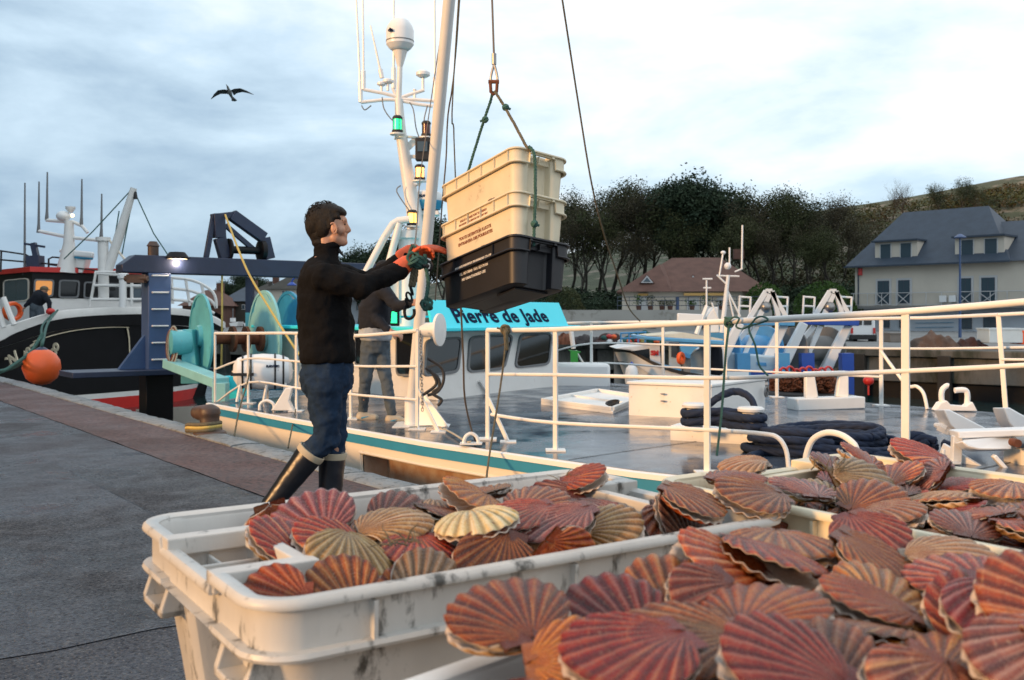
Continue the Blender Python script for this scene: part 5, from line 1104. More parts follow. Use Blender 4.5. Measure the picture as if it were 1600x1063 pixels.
L_ = (b_-a_).length; mb = MB(); mb.lathe([(0, 0), (.20, 0), (.20, .04), (.07, .06), (.07, L_-.10), (.20, L_-.08), (.20, L_), (0, L_)], m4, 22); part('net_block', mb, M['black'], GY)
mb = MB(); mb.lathe([(0, 0), (.09, 0), (.09, .16), (.11, .17), (.06, .25), (0, .25)], Matrix.Translation(gz(n0-.05, 2.22)), 14); part('beacon', mb, M['bollard'], GY)
p = gz(n0+.30, 2.20, -.18); mb = MB(); mb.lathe([(0, .10), (.13, .09), (.20, .0), (.20, -.03)], Matrix.Translation(p) @ Matrix.Scale(1.0, 4), 16); f = part('work_lamp', mb, M['black'], GY); mb = MB(); mb.lathe([(0, -.035), (.17, -.03)], Matrix.Translation(p), 16); part('lens', mb, M['lampwhite'], f)
wl_ = bpy.data.lights.new('work_lamp_light', 'POINT'); wo_ = bpy.data.objects.new('work_lamp_light', wl_); COL.objects.link(wo_); wo_.location = p-V((0, 0, .10))-UQ*.08; wl_.energy = 8; wl_.color = (1, .78, .62); wl_.shadow_soft_size = .06
mb = MB(); c = gz(n0-.35, 1.82, -.1); mb.box(c, (.30, .16, .14)); mb.tube([c+V((-.2, 0, .0)), c+V((.2, -.05, 0))], .05, 10); part('hydraulic_valve', mb, M['bollard'], GY)
# ---- net drums between gantry and fore deck
def drum_disc(c, ax, r, mat, parent, lobes=5, ph=0):
    m4 = frame(V((0, 0, 1)), ax, c); mb = MB(); pl = []
    for i in range(90):
        t = 2*pi*i/90; k = .86+.12*abs(cos(lobes*t/2+ph))**.5; pl.append((r*k*cos(t), r*k*sin(t), 0))
    mb.prism(pl, (0, 0, .025), m4); d = part('drum_plate', mb, mat, parent, smooth=30)
    mb = MB(); mb.lathe([(r*.97, -.012), (r*1.03, -.012), (r*1.03, .03), (r*.97, .03), (r*.97, -.012)], m4, 48); part('ring', mb, mat, d)
    mb = MB(); mb.lathe([(0, -.06), (.16, -.06), (.18, 0), (.18, .06), (0, .06)], m4, 20); part('hub', mb, mat, d)
DR = thing('net_drum', 'turquoise net drum with large round end plates and a rusty spindle behind the life raft', 'net drum', UN(15, 6.2, -.9))
ax = V((.84, .54, 0)).normalized()
drum_disc(Pd(313, 525, 15.4), ax, .66, M['turq'], DR); drum_disc(Pd(412, 531, 16.0), ax, .80, M['turqpale'], DR, 5, .5); drum_disc(Pd(450, 531, 16.7), ax, .82, M['turqblue'], DR, 5, .9)
mb = MB(); mb.tube([Pd(335, 530, 15.5), Pd(412, 531, 16.0)], .085, 14); part('spindle', mb, M['rust'], DR)
for x in (361, 382, 404):
    mb = MB(); mb.lathe([(0, 0), (.21, 0), (.21, .05), (0, .05)], frame(V((0, 0, 1)), ax, Pd(x, 530, 15.4+(x-340)*.008)), 22); part('spindle_flange', mb, M['rust'], DR)
mb = MB(); mb.lathe([(0, 0), (.20, 0), (.20, .30), (.12, .32), (0, .32)], frame(V((0, 0, 1)), -ax, Pd(296, 535, 15.3)), 18); part('hydraulic_motor', mb, M['turq'], DR)
for i in range(4):
    mb = MB(); c = Pd(266+i*1.5, 540, 15.1); mb.tube(arc(c, (.25, 0, 0), (0, .1, 1), .24+.02*i, 0, 2*pi, 24), .014, 6, closed=False, cap=False); part('hose_coil', mb, M['ropewhite' if i % 2 else 'rust'], DR)
mb = MB(); mb.prism([Pd(285, 515, 15.2), Pd(300, 515, 15.2), Pd(310, 600, 15.2), Pd(282, 600, 15.2)], (0, .3, 0)); part('pedestal', mb, M['turq'], DR, bevel=.01)
mb = MB(); mb.bar(Pd(266, 568, 15.3), Pd(345, 598, 14.0), .26, .14); mb.bar(Pd(345, 598, 14.0), Pd(345, 660, 14.0), .2); part('support_beam', mb, M['turqpale'], DR, bevel=.01)
mb = MB(); mb.prism([Pd(340, 590, 14.3), Pd(372, 588, 14.3), Pd(380, 620, 14.3), Pd(352, 625, 14.3)], (0, .4, 0)); part('base_frame', mb, M['tealbright'], DR)
mb = MB(); mb.prism([Pd(395, 560, 16.1), Pd(440, 560, 16.1), Pd(455, 610, 16.1), Pd(385, 610, 16.1)], (0, .3, 0)); mb.prism([Pd(440, 560, 16.7), Pd(475, 560, 16.7), Pd(480, 610, 16.7), Pd(436, 610, 16.7)], (0, .3, 0)); part('pedestal', mb, M['turqblue'], DR)
# ---- floating box beyond the far rail (a small raft shed) and white fender posts
mb = MB(); c = Pd(893, 590, 16.3); mb.box(V((c.x+.1, c.y+.0, .18)), (1.05, .7, .42)); part('deck_locker', mb, M['whiteclean'], BT, bevel=.05)
# ================================================================== PEOPLE
def remesh(name, mb, mat, parent, vox=.012, smooth=4, noise_amp=0, noise_sc=.1, label=None, sub=None):
    o = part(name, mb, mat, parent, smooth=0, fix=True, label=label)
    o.data.polygons.foreach_set('use_smooth', [True]*len(o.data.polygons))
    m = o.modifiers.new('join', 'REMESH'); m.mode = 'VOXEL'; m.voxel_size = vox; m.use_smooth_shade = True
    m = o.modifiers.new('soften', 'SMOOTH'); m.factor = .5; m.iterations = smooth
    if noise_amp:
        key = 'cloth_%d' % int(noise_sc*1000)
        tx = bpy.data.textures.get(key) or bpy.data.textures.new(key, 'CLOUDS'); tx.noise_scale = noise_sc; tx.noise_depth = 2
        d = o.modifiers.new('folds', 'DISPLACE'); d.texture = tx; d.strength = noise_amp; d.mid_level = .5; d.texture_coords = 'LOCAL'
    return o
def loft(mb, rings, n=24):
    rows = [[c+V((cos(2*pi*k/n)*rx, sin(2*pi*k/n)*ry, 0)) for k in range(n)] for c, rx, ry in rings]
    b = len(mb.v); mb.grid(rows, close=True); mb.f.append(tuple(b+i for i in range(n-1, -1, -1))); e = len(mb.v)-n; mb.f.append(tuple(e+i for i in range(n))); return mb
def hand(mb, w, d, pn, size=1.0, r=.0095, curl=(.25, .35, .35), thumb=(.7, .35), spread=.16):
    """palm plus four fingers and a thumb; w wrist, d pointing direction, pn palm normal (palm side)"""
    d = V(d).normalized(); pn = V(pn); pn = (pn-d*pn.dot(d)).normalized(); s_ = d.cross(pn)
    for i in range(4):
        o = (i-1.5)*.021*size; mb.capsule(w+s_*o*.7, w+d*.085*size+s_*o, .017*size, .0145*size, 10, 4)
    for i, L_ in enumerate((.066, .078, .072, .056)):
        o = (i-1.5)*.021*size; p = w+d*.088*size+s_*o; dd = (d+s_*(i-1.5)*spread*.5).normalized(); a = 0
        for j, f in enumerate((.45, .32, .25)):
            a += curl[j]; q = p+(dd*cos(a)+pn*sin(a))*L_*f*1.15*size; mb.capsule(p, q, r*(1.12-.1*j)*size, r*(1.02-.1*j)*size, 8, 3); p = q
    p = w+d*.018*size-s_*.026*size; t1 = (d*cos(thumb[0])-s_*sin(thumb[0])+pn*thumb[1]).normalized()
    q = p+t1*.048*size; mb.capsule(p, q, .015*size, .012*size, 8, 3); q2 = q+(t1*.6+d*.5+pn*.25).normalized()*.034*size; mb.capsule(q, q2, .0115*size, .0095*size, 8, 3)
    return mb
D1 = 5.1
def H(x, y, dd=0.0): return Pd(x, y, D1+dd)
mk = D1/F
MAN = thing('person', 'person in a black fleece, dark jeans and rubber boots reaching with orange gloves for the hanging crates', 'person', H(500, 846))
MAN['label'] = 'person in black fleece, jeans and rubber boots reaching out with orange gloves on the quay'
# head and neck with the body under the clothes as one skin
mb = MB()
hc = H(512, 348)
mb.ball(hc, (.094, .074, .098), n=20, k=14)
mb.ball(H(523, 352), (.070, .066, .078), n=18, k=12)                    # face mass
mb.capsule(H(524, 372, -.028), H(535, 378, -.012), .034, .026); mb.capsule(H(524, 372, .028), H(535, 378, .012), .034, .026)   # jaw
mb.ball(H(537.5, 379), (.021, .024, .018))                              # chin
mb.capsule(H(537, 344, -.032), H(537, 344, .032), .018, .018)            # brow
mb.capsule(H(540.5, 349), H(545.5, 360), .0085, .0125); mb.ball(H(543, 362), (.012, .017, .010))   # nose
mb.capsule(H(540, 368, -.016), H(540, 368, .016), .0095, .0095); mb.capsule(H(539.5, 372.5, -.014), H(539.5, 372.5, .014), .0095, .0095)   # lips
mb.ball(H(532, 360, -.045), (.028, .022, .026)); mb.ball(H(532, 360, .045), (.028, .022, .026))     # cheeks
mb.capsule(H(512, 370), H(509, 402), .056, .058)
loft(mb, [(H(505, 402), .06, .08), (H(507, 440), .10, .15), (H(511, 520), .11, .15), (H(512, 590), .11, .15)])
for sx_, a_ in ((-.09, ((511, 600), (513, 680), (425, 790))), (.09, ((515, 600), (524, 690), (513, 825)))):
    mb.capsule(H(*a_[0], sx_), H(*a_[1], sx_*.7), .065, .045); mb.capsule(H(*a_[1], sx_*.7), H(*a_[2], sx_*.8), .042, .032)
for a_ in (((503, 432, -.15), (566, 452, -.14), (622, 423, .02)), ((510, 430, .15), (575, 438, .34), (640, 398, .36))):
    mb.capsule(H(*a_[0]), H(*a_[1]), .045, .036); mb.capsule(H(*a_[1]), H(*a_[2]), .034, .026)
bd = remesh('body', mb, M['skin'], MAN, .0065, 3)
for s in (-1, 1):
    mb = MB(); e0 = H(521.5, 357, s*.074); mb.ball(e0, (.016, .009, .028), None, 14, 10); ea = part('ear', mb, M['skin'], MAN)
    mb = MB(); mb.tube(arc(e0+V((.0, s*.008, .0)), (.016, 0, 0), (-.004, 0, .028), 1, -.6*pi, .75*pi, 12), .0045, 6); mb.tube(arc(e0+V((.002, s*.009, .002)), (.008, 0, 0), (0, 0, .016), 1, -.5*pi, .6*pi, 8), .003, 6); part('ear_fold', mb, M['skin'], ea)
    mb = MB(); mb.ball(H(536.5, 350.5, s*.028), (.010, .011, .008)); part('eye', mb, M['whiteclean'], MAN)
    mb = MB(); mb.ball(H(538.3, 350.5, s*.031), (.006, .006, .006)); part('iris', mb, M['hair'], MAN)
    mb = MB(); mb.capsule(H(535, 344.5, s*.046), H(541, 345.5, s*.018), .0042, .0042, 6, 2); part('eyebrow', mb, M['hair'], MAN)
mb = MB()
for x, y, dd, rx, ry, rz in ((503, 343, 0, .086, .083, .085), (513, 334, 0, .078, .078, .058), (525, 332, 0, .052, .070, .036), (492, 352, 0, .052, .074, .078), (498, 368, 0, .050, .062, .048), (532, 333, .0, .034, .055, .024), (500, 380, 0, .044, .058, .030)):
    mb.ball(H(x, y, dd), (rx, ry, rz), n=18, k=12)
for s in (-1, 1):
    mb.ball(H(505, 352, s*.045), (.045, .040, .070)); mb.ball(H(512, 340, s*.045), (.055, .036, .035))
for s in (-1, 1): mb.capsule(H(517, 345, s*.066), H(514, 356, s*.070), .018, .010); mb.capsule(H(526, 338, s*.058), H(532, 342, s*.05), .014, .008)
remesh('hair', mb, M['hair'], MAN, .006, 5)
rh = random.Random(3); mb = MB()
for i in range(420):
    a = rh.uniform(-.35, 1.15)*pi; b = rh.uniform(-1, 1)*.95
    dr = V((cos(a)*cos(b), sin(b), sin(a)*cos(b))); dr.x = dr.x if dr.x < .55 else .55
    c0 = hc+V((dr.x*.100-.018, dr.y*.080, dr.z*.100+.012)); t = V((-dr.z, rh.uniform(-.3, .3), dr.x)).normalized()*(-1 if dr.z < .2 else 1 if rh.random() < .5 else -1)
    if c0.x > H(530, 0).x and dr.z < .5: continue
    mb.tube([c0-dr*.004, c0+dr*.004+t*.012, c0+dr*.005+t*.020], [.0018, .0012, .0004], 4)
part('hair_tufts', mb, M['hair'], MAN, kind='stuff')
# jacket
mb = MB(); loft(mb, [(H(511, 381), .066, .066), (H(509.5, 388), .070, .070), (H(508, 400), .066, .072), (H(505, 408), .082, .115), (H(504, 420), .110, .168), (H(505, 440), .130, .190), (H(508, 480), .142, .190), (H(511, 530), .147, .182), (H(512, 558), .149, .182), (H(512, 567), .144, .178)])
mb.capsule(H(502, 432, -.150), H(508, 430, .150), .078, .078)
mb.capsule(H(506, 434, -.165), H(566, 447, -.160), .079, .066); mb.capsule(H(566, 447, -.160), H(622, 424, .0), .064, .047)
mb.capsule(H(510, 430, .165), H(575, 440, .34), .076, .062); mb.capsule(H(575, 440, .34), H(634, 402, .36), .060, .047)
mb.capsule(H(540, 440, -.10), H(560, 455, -.12), .05, .05)
remesh('fleece_jacket', mb, M['jacket'], MAN, .011, 3, .034, .085)
mb = MB(); mb.tube([H(513+7*cos(0), 383, -.001)], .01) if 0 else None
mb.lathe([(.058, -.012), (.069, -.014), (.073, .0), (.070, .012), (.060, .014), (.056, 0), (.058, -.012)], frame(V((1, 0, .28)), V((-.28, 0, 1)), H(512, 386)), 26); part('collar', mb, M['jacket'], MAN)
mb = MB(); mb.capsule(H(529, 391), H(535, 398), .010, .006); part('zip_pull', mb, M['rubber'], MAN)
# jeans
mb = MB(); loft(mb, [(H(512, 556), .128, .16), (H(512, 575), .136, .165), (H(511, 598), .138, .165), (H(511, 615), .110, .15), (H(511, 622), .08, .12)])
mb.capsule(H(508, 598, -.085), H(511, 688, -.075), .103, .064, sx=1.0); mb.capsule(H(511, 685, -.075), H(487, 708, -.08), .070, .064)
mb.capsule(H(514, 598, .085), H(524, 680, .08), .096, .064); mb.capsule(H(524, 680, .08), H(519, 714, .08), .068, .062)
mb.capsule(H(497, 590, -.06), H(502, 600, .06), .10, .10)
remesh('jeans', mb, M['jeans'], MAN, .010, 2, .032, .05)
# boots
for nm, top_, an, toe, dd in (('n', (488, 705), (424, 788), (447, 838), -.08), ('f', (519.5, 708), (513, 822), (556, 838), .08)):
    mb = MB(); a_, b_ = H(*top_, dd), H(*an, dd); m_d = (b_-a_).normalized(); mb.capsule(a_+m_d*.03, a_+(b_-a_)*.45, .074, .066); mb.capsule(a_+(b_-a_)*.45, b_, .066, .050); mb.capsule(b_, b_+(H(*toe, dd)-b_)*.35, .052, .046); mb.capsule(b_+V((0, 0, -.02)), H(*toe, dd), .045, .036, sx=1.15, side=V((0, 1, 0)))
    bo = remesh('boot', mb, M['boot'], MAN, .009, 3, .006, .06)
    mb = MB(); fr = frame(m_d.cross(V((0, 1, 0))), -m_d, a_+m_d*.012); mb.lathe([(.066, -.018), (.076, -.018), (.079, .0), (.077, .014), (.069, .016), (.062, 0), (.066, -.018)], fr, 26); part('cuff_band', mb, M['bootband'], bo)
# gloves
mb = MB(); w1 = H(638, 409, .05); mb.capsule(H(624, 422, .01), H(634, 413, .04), .054, .047); mb.capsule(H(632, 414, .04), w1, .046, .036)
hand(mb, w1, V((.75, .25, .55)), V((.35, -.6, -.6)), 1.0, .0115, (.6, .7, .5))
remesh('glove', mb, M['glove'], MAN, .005, 2, .006, .03)
mb = MB(); w2 = H(646, 391, .37); mb.capsule(H(630, 402, .36), H(640, 395, .37), .050, .046); mb.capsule(H(640, 395, .37), w2, .045, .038)
hand(mb, w2, V((.95, .05, .10)), V((.1, .3, -1)), 1.10, .012, (.12, .22, .22), thumb=(.35, .5))
remesh('glove', mb, M['glove'], MAN, .005, 2, .006, .03)

# ---- the second person on deck
D2 = 10.9
def J(x, y, dd=0.0): return Pd(x, y, D2+dd)
P2 = thing('person', 'person in dark jacket, grey jeans and pale trainers standing on deck holding the white boom', 'person', J(598, 662))
mb = MB(); mb.ball(J(601, 425), (.092, .078, .115), n=18, k=12); mb.capsule(J(604, 436), J(608, 440), .05, .035); mb.capsule(J(613, 427), J(615, 430), .012, .014); mb.capsule(J(599, 438), J(594, 450), .06, .062)
loft(mb, [(J(593, 450), .07, .09), (J(588, 480), .14, .16), (J(586, 520), .14, .14), (J(586, 540), .13, .14)])
for a_ in (((577, 540, -.05), (571, 595, -.1), (566, 648, .02)), ((594, 540, .05), (603, 595, -.1), (614, 652, -.12))): mb.capsule(J(*a_[0]), J(*a_[1]), .07, .05); mb.capsule(J(*a_[1]), J(*a_[2]), .048, .035)
mb.capsule(J(600, 450, -.15), J(622, 478, -.3), .045, .036); mb.capsule(J(622, 478, -.3), J(645, 473, -.5), .034, .028)
hand(mb, J(645, 473, -.5), V((.9, -.2, .1)), V((0, .9, -.2)), 1.0, .0095, (.5, .7, .6))
mb.capsule(J(575, 455, .1), J(590, 500, -.2), .045, .036); mb.capsule(J(590, 500, -.2), J(612, 519, -.3), .034, .028); hand(mb, J(612, 519, -.3), V((.9, -.1, -.3)), V((0, .5, -.8)), 1.0, .0095, (.5, .7, .6))
remesh('body', mb, M['skin'], P2, .009, 2)
mb = MB(); mb.ball(J(599, 419), (.096, .086, .090), n=18, k=12); mb.ball(J(595, 428), (.082, .084, .095), n=16, k=10); remesh('hair', mb, M['hair'], P2, .010, 2, .012, .02)
for s in (-1, 1):
    mb = MB(); mb.ball(J(601, 429, s*.078), (.016, .010, .030)); part('ear', mb, M['skin'], P2)
mb = MB(); loft(mb, [(J(597, 441), .065, .07), (J(595, 449), .10, .14), (J(592, 458), .165, .20), (J(586, 480), .185, .20), (J(585, 505), .185, .18), (J(585, 514), .18, .175)])
mb.capsule(J(598, 452, -.17), J(620, 479, -.32), .085, .068); mb.capsule(J(620, 479, -.32), J(644, 473, -.49), .066, .045)
mb.capsule(J(572, 452, .12), J(588, 498, -.16), .08, .066); mb.capsule(J(588, 498, -.16), J(606, 516, -.28), .062, .046)
remesh('jacket', mb, M['navycloth'], P2, .014, 3, .030, .10)
mb = MB(); loft(mb, [(J(586, 508), .178, .17), (J(586, 522), .19, .18), (J(588, 531), .18, .17), (J(588, 533), .16, .16)]); remesh('shirt_tail', mb, M['shirt'], P2, .012, 2, .02, .06)
mb = MB(); loft(mb, [(J(586, 524), .155, .15), (J(586, 540), .165, .155), (J(586, 552), .14, .14)])
mb.capsule(J(577, 540, -.03), J(571, 592, -.1), .10, .072); mb.capsule(J(571, 592, -.1), J(567, 640, .02), .070, .056)
mb.capsule(J(594, 540, .04), J(603, 592, -.1), .10, .072); mb.capsule(J(603, 592, -.1), J(612, 645, -.12), .070, .056)
remesh('jeans', mb, M['jeansgrey'], P2, .013, 2, .030, .06)
for a_, b_, dd in (((565, 651), (586, 653), .0), ((610, 656), (636, 660), -.14)):
    mb = MB(); mb.capsule(J(*a_, dd), J(a_[0]+(b_[0]-a_[0])*.5, a_[1]+1, dd), .062, .052); mb.capsule(J(*a_, dd)-V((0, 0, .01)), J(*b_, dd), .055, .042, sx=1.1, side=V((0, 1, 0))); sh = remesh('trainer', mb, M['shoe'], P2, .010, 2)
    mb = MB(); a3, b3 = J(*a_, dd), J(*b_, dd); mb.bar(a3+V((-.07, 0, -.045)), b3+V((.03, 0, -.03)), .10, .03); part('sole', mb, M['cratebeige'], sh, bevel=.01)
    mb = MB(); mb.capsule(a3+V((.01, -.052, -.01)), a3+V((.08, -.050, .005)), .012, .004, 6, 2); part('stripe', mb, M['turqblue'], sh)

# ---- the third person, bending over the bulwark of the black boat
D3 = 28.2
def K_(x, y, dd=0.0): return Pd(x, y, D3+dd)
P3 = thing('person', 'small figure in dark clothes and grey cap bending over the bulwark of the black boat', 'person', K_(60, 520))
mb = MB(); mb.ball(K_(69, 453), (.105, .095, .12)); mb.capsule(K_(67, 458), K_(63, 462), .07, .08); mb.capsule(K_(62, 466), K_(56, 480), .16, .13)
for a_ in (((53, 482), (52, 500), (51, 522)), ((61, 482), (66, 498), (68, 522))): mb.capsule(K_(*a_[0]), K_(*a_[1]), .09, .07); mb.capsule(K_(*a_[1]), K_(*a_[2]), .07, .05)
for a_ in (((57, 463, -.1), (46, 472, -.1), (39, 479, -.1)), ((69, 463, -.1), (77, 473, -.1), (77, 484, -.1))): mb.capsule(K_(*a_[0]), K_(*a_[1]), .05, .045); mb.capsule(K_(*a_[1]), K_(*a_[2]), .045, .035)
hand(mb, K_(39, 479, -.1), V((-.5, 0, -.8)), V((1, 0, 0)), 1.0, .012, (.2, .3, .3)); hand(mb, K_(77, 484, -.1), V((.2, 0, -1)), V((-1, 0, 0)), 1.0, .012, (.4, .5, .3))
remesh('body', mb, M['skin'], P3, .016, 2)
mb = MB(); mb.capsule(K_(63, 464), K_(56, 474), .21, .17, sx=1.1); mb.capsule(K_(57, 462, -.1), K_(46, 472, -.1), .095, .075); mb.capsule(K_(46, 472, -.1), K_(40, 478, -.1), .07, .055); mb.capsule(K_(69, 462, -.1), K_(77, 473, -.1), .10, .075); mb.capsule(K_(77, 473, -.1), K_(77, 482, -.1), .07, .055); remesh('jacket', mb, M['navycloth'], P3, .022, 2, .03, .1)
mb = MB(); mb.capsule(K_(56, 473), K_(56, 481), .17, .17); mb.capsule(K_(53, 482), K_(52, 500), .125, .10); mb.capsule(K_(52, 500), K_(51, 520), .10, .08); mb.capsule(K_(61, 482), K_(66, 498), .125, .10); mb.capsule(K_(66, 498), K_(68, 520), .10, .08); remesh('trousers', mb, M['jeansgrey'], P3, .022, 2, .03, .1)
mb = MB(); mb.ball(K_(69, 451.5), (.12, .105, .085)); mb.box(K_(73, 453), (.14, .14, .02)); part('cap', mb, M['ropekhaki'], P3)
mb = MB(); mb.ball(K_(79, 487, -.15), (.13, .12, .10), n=12, k=8); solo('small_buoy', mb, M['redpaint'], 'small red float held over the bulwark by the bending person', 'buoy')
# ================================================================== THE HOISTED CRATES
dl = V((-.57*.985, .82*.985, -.175)).normalized(); db = V((.82, .57, -.13)); db = (db-dl*db.dot(dl)).normalized(); du = dl.cross(db); du = du if du.z > 0 else -du
corner = Pd(803, 226, 4.92)
HL, HW, HH = .78, .37, .240
HM = crate_meshes('hang', HL, HW, HH, M['cratebeige'], band=.075, ribs=6, lugs=False, recess=.06, tap=.035)
HB = crate_meshes('hangb', HL, HW+.02, HH, M['blackplastic'], band=.075, ribs=2, lugs=False, recess=.06, tap=.035)
def hmat(level, drop=.238, shift=0.0):
    top_c = corner+dl*(HL/2-.0)+db*(HW/2)-du*(drop*level)+dl*shift
    m = Matrix((dl, (du.cross(dl)), du)).transposed().to_4x4(); m.translation = top_c-du*HH; return m
hc1 = crate(HM, hmat(0), 'top white crate of the hoisted stack, tilted, with a rope down its end', 'crates hanging from the hoist', name='fish_crate')
hc2 = crate(HM, hmat(1, shift=.0), 'middle white crate of the hoisted stack with red brown printing', 'crates hanging from the hoist')
hc3 = crate(HB, hmat(2, shift=-.01), 'black plastic crate at the bottom of the hoisted stack with white printing', 'crates hanging from the hoist')
# printing sits on the long side that faces the quay: local -y or +y, whichever faces the light
def on_side(m, x, z, off, W):
    yv = m.to_3x3() @ V((0, 1, 0)); s = 1 if yv.y < 0 else -1
    p = m @ V((x, s*(W/2+off), z)); nrm = yv*s; up = m.to_3x3() @ V((0, 0, 1)); ex = up.cross(nrm); q = Matrix((ex, up, nrm)).transposed().to_4x4(); q.translation = p; return q
def side_print(o, m, x, z, off, txt, size, mat, tilt=0.0, sp=1.05):
    q = on_side(m, x, z, off, HW) @ Matrix.Rotation(tilt, 4, 'X')
    inv = m.inverted(); mb = text_mb(txt, size, q, .0008, .0006, space=sp); mb.v = [inv @ v for v in mb.v]
    me = mb.mesh('printing', smooth=0, fix=False); me.materials.append(mat); inst('printing', me, o)
def wall_off(z): return -.019-.015*(1-z/HH)+.0015
for z, t, o, mm, sz, mt_ in ((HH-.125, 'TOUTE DETENTION ILLICITE', hc2, hmat(1), .024, 'printred'), (HH-.155, 'ENTRAINERA DES POURSUITES', hc2, hmat(1), .024, 'printred'), (HH-.098, 'TEL. 027-78848  FAX: 027-79104', hc3, hmat(2), .020, 'printwhite'), (HH-.130, 'NO UNAUTHORISED USE', hc3, hmat(2), .020, 'printwhite')):
    side_print(o, mm, .02, z, wall_off(z)+(.010 if o is hc3 else 0), t, sz, M[mt_], .062)
for z, t, o, mm, sz, mt_ in ((HH-.030, 'HALLE A MAREE PORT EN BESSIN', hc2, hmat(1), .0175, 'printred'), (HH-.052, 'PROPRIETE EXCLUSIVE DE COPEPORT 2011', hc2, hmat(1), .0145, 'printred'), (HH-.060, 'LAMLASH/LYNNDENE FISHERMANS CO-OP', hc3, hmat(2), .019, 'printwhite')):
    side_print(o, mm, .02, z, -.0135+(.010 if o is hc3 else 0), t, sz, M[mt_])
# a few scallops poking out between the crates
for (lv, x, y, sd_) in ((1, .12, .13, 1), (1, -.34, .09, 3), (2, .05, .13, 1), (2, -.16, .125, 2)):
    m = hmat(lv); yv = m.to_3x3() @ V((0, 1, 0)); s = 1 if yv.y < 0 else -1
    mt = m @ Matrix.Translation((-x, s*y, HH-.006)) @ Matrix.Rotation(sd_*1.3, 4, 'Z') @ Matrix.Rotation(.15, 4, 'X')
    scallop(mt, .085, ('orange', 'red', 'purple')[sd_ % 3], 'tan', sd_, '%s scallop squeezed out over the rim of the %s hanging crate' % (('orange', 'red brown', 'purple brown')[sd_ % 3], ('top', 'middle', 'black')[lv]), 'scallops in the hanging crates')
# lid hanging under the black crate
m = hmat(2); mb = MB(); yv = m.to_3x3() @ V((0, 1, 0)); s = 1 if yv.y < 0 else -1
mb.prism([m @ V((x, y*s, z)) for x, y, z in ((-.28, .10, -.002), (-.28, -.11, -.002), (-.08, -.11, -.004), (-.02, .02, -.006), (-.10, .09, -.006))], m.to_3x3() @ V((0, 0, -.009)))
solo('crate_lid', mb, M['blackplastic'], 'dark flat lid caught under the hanging black crate', 'lid', bevel=.003)
# hook line and slings
hk = Pd(772, 92, 5.28)
def rope(name, pts, r, mat, label, cat='rope', n=8, sm=6, twist=True, group=None):
    mb = MB(); pp = smoothpts(pts, sm) if sm else [V(p) for p in pts]
    if twist:      # three laid strands
        L_ = [0]
        for a, b in zip(pp, pp[1:]): L_.append(L_[-1]+(b-a).length)
        step = max(r*1.6, L_[-1]/260); N = max(3, int(L_[-1]/step)); fine = []
        j = 0
        for i in range(N+1):
            t = L_[-1]*i/N
            while j < len(L_)-2 and L_[j+1] < t: j += 1
            k = (t-L_[j])/max(1e-9, L_[j+1]-L_[j]); fine.append((pp[j].lerp(pp[j+1], min(1, k)), t))
        for s in range(3):
            q = []
            for i, (p, t) in enumerate(fine):
                d = (fine[min(i+1, N)][0]-fine[max(i-1, 0)][0]).normalized(); x = d.cross(V((.3, .9, .2))).normalized(); y = d.cross(x); a = t/(r*5.5)*2*pi+s*2*pi/3 if step < r*2.2 else s*2*pi/3; q.append(p+(x*cos(a)+y*sin(a))*r*.48)
            mb.tube(q, r*.60, 5, cap=False)
    else: mb.tube(pp, r, n)
    return solo(name, mb, mat, label, cat, group, smooth=60, fix=False)
rope('hoist_wire', [BTIP, hk+V((0, 0, 0))], .006, M['wire'], 'brown hoist wire running up from the sling above the crates', 'wire', sm=0, twist=False)
SH = thing('shackle', 'steel ferrule and rusty shackle joining the hoist wire to the two slings', 'shackle', Pd(772, 140, 5.28))
mb = MB(); mb.tube([Pd(772, 84, 5.28), Pd(772, 101, 5.28)], .013, 12); part('ferrule', mb, M['steel'], SH)
mb = MB(); mb.tube(smoothpts([Pd(772, 101, 5.28), Pd(768, 115, 5.28), Pd(767, 125, 5.28), Pd(772, 129, 5.28), Pd(777, 125, 5.28), Pd(776, 115, 5.28), Pd(772.5, 101, 5.28)], 4), .007, 8); part('thimble', mb, M['steel'], SH)
mb = MB(); mb.tube([Pd(766, 126, 5.28), Pd(767, 144, 5.28), Pd(771, 148, 5.28), Pd(776, 144, 5.28), Pd(777, 126, 5.28)], .009, 8); mb.tube([Pd(763, 128, 5.28), Pd(780, 128, 5.28)], .011, 8); part('shackle_bow', mb, M['rust'], SH)
rope('sling', [Pd(770, 143, 5.28), Pd(766, 160, 5.3), Pd(759, 180, 5.32), Pd(748, 214, 5.38), Pd(737, 250, 5.42), Pd(728, 280, 5.46)], .009, M['ropegreen'], 'dark green sling running from the shackle down to the left of the crates')
rope('sling', [Pd(773, 143, 5.28), Pd(781, 155, 5.24), Pd(789, 168, 5.22), Pd(806, 198, 5.1), Pd(822, 228, 4.98), Pd(830, 236, 4.96)], .009, M['ropekhaki'], 'khaki sling running from the shackle down to the right corner of the crates')
rope('lashing', [Pd(826, 229, 4.95), Pd(835, 243, 4.94), Pd(836.5, 300, 4.92), Pd(835, 345, 4.92), Pd(834, 385, 4.9)], .0095, M['ropegreen'], 'dark green rope hanging down the end of the hoisted crates')
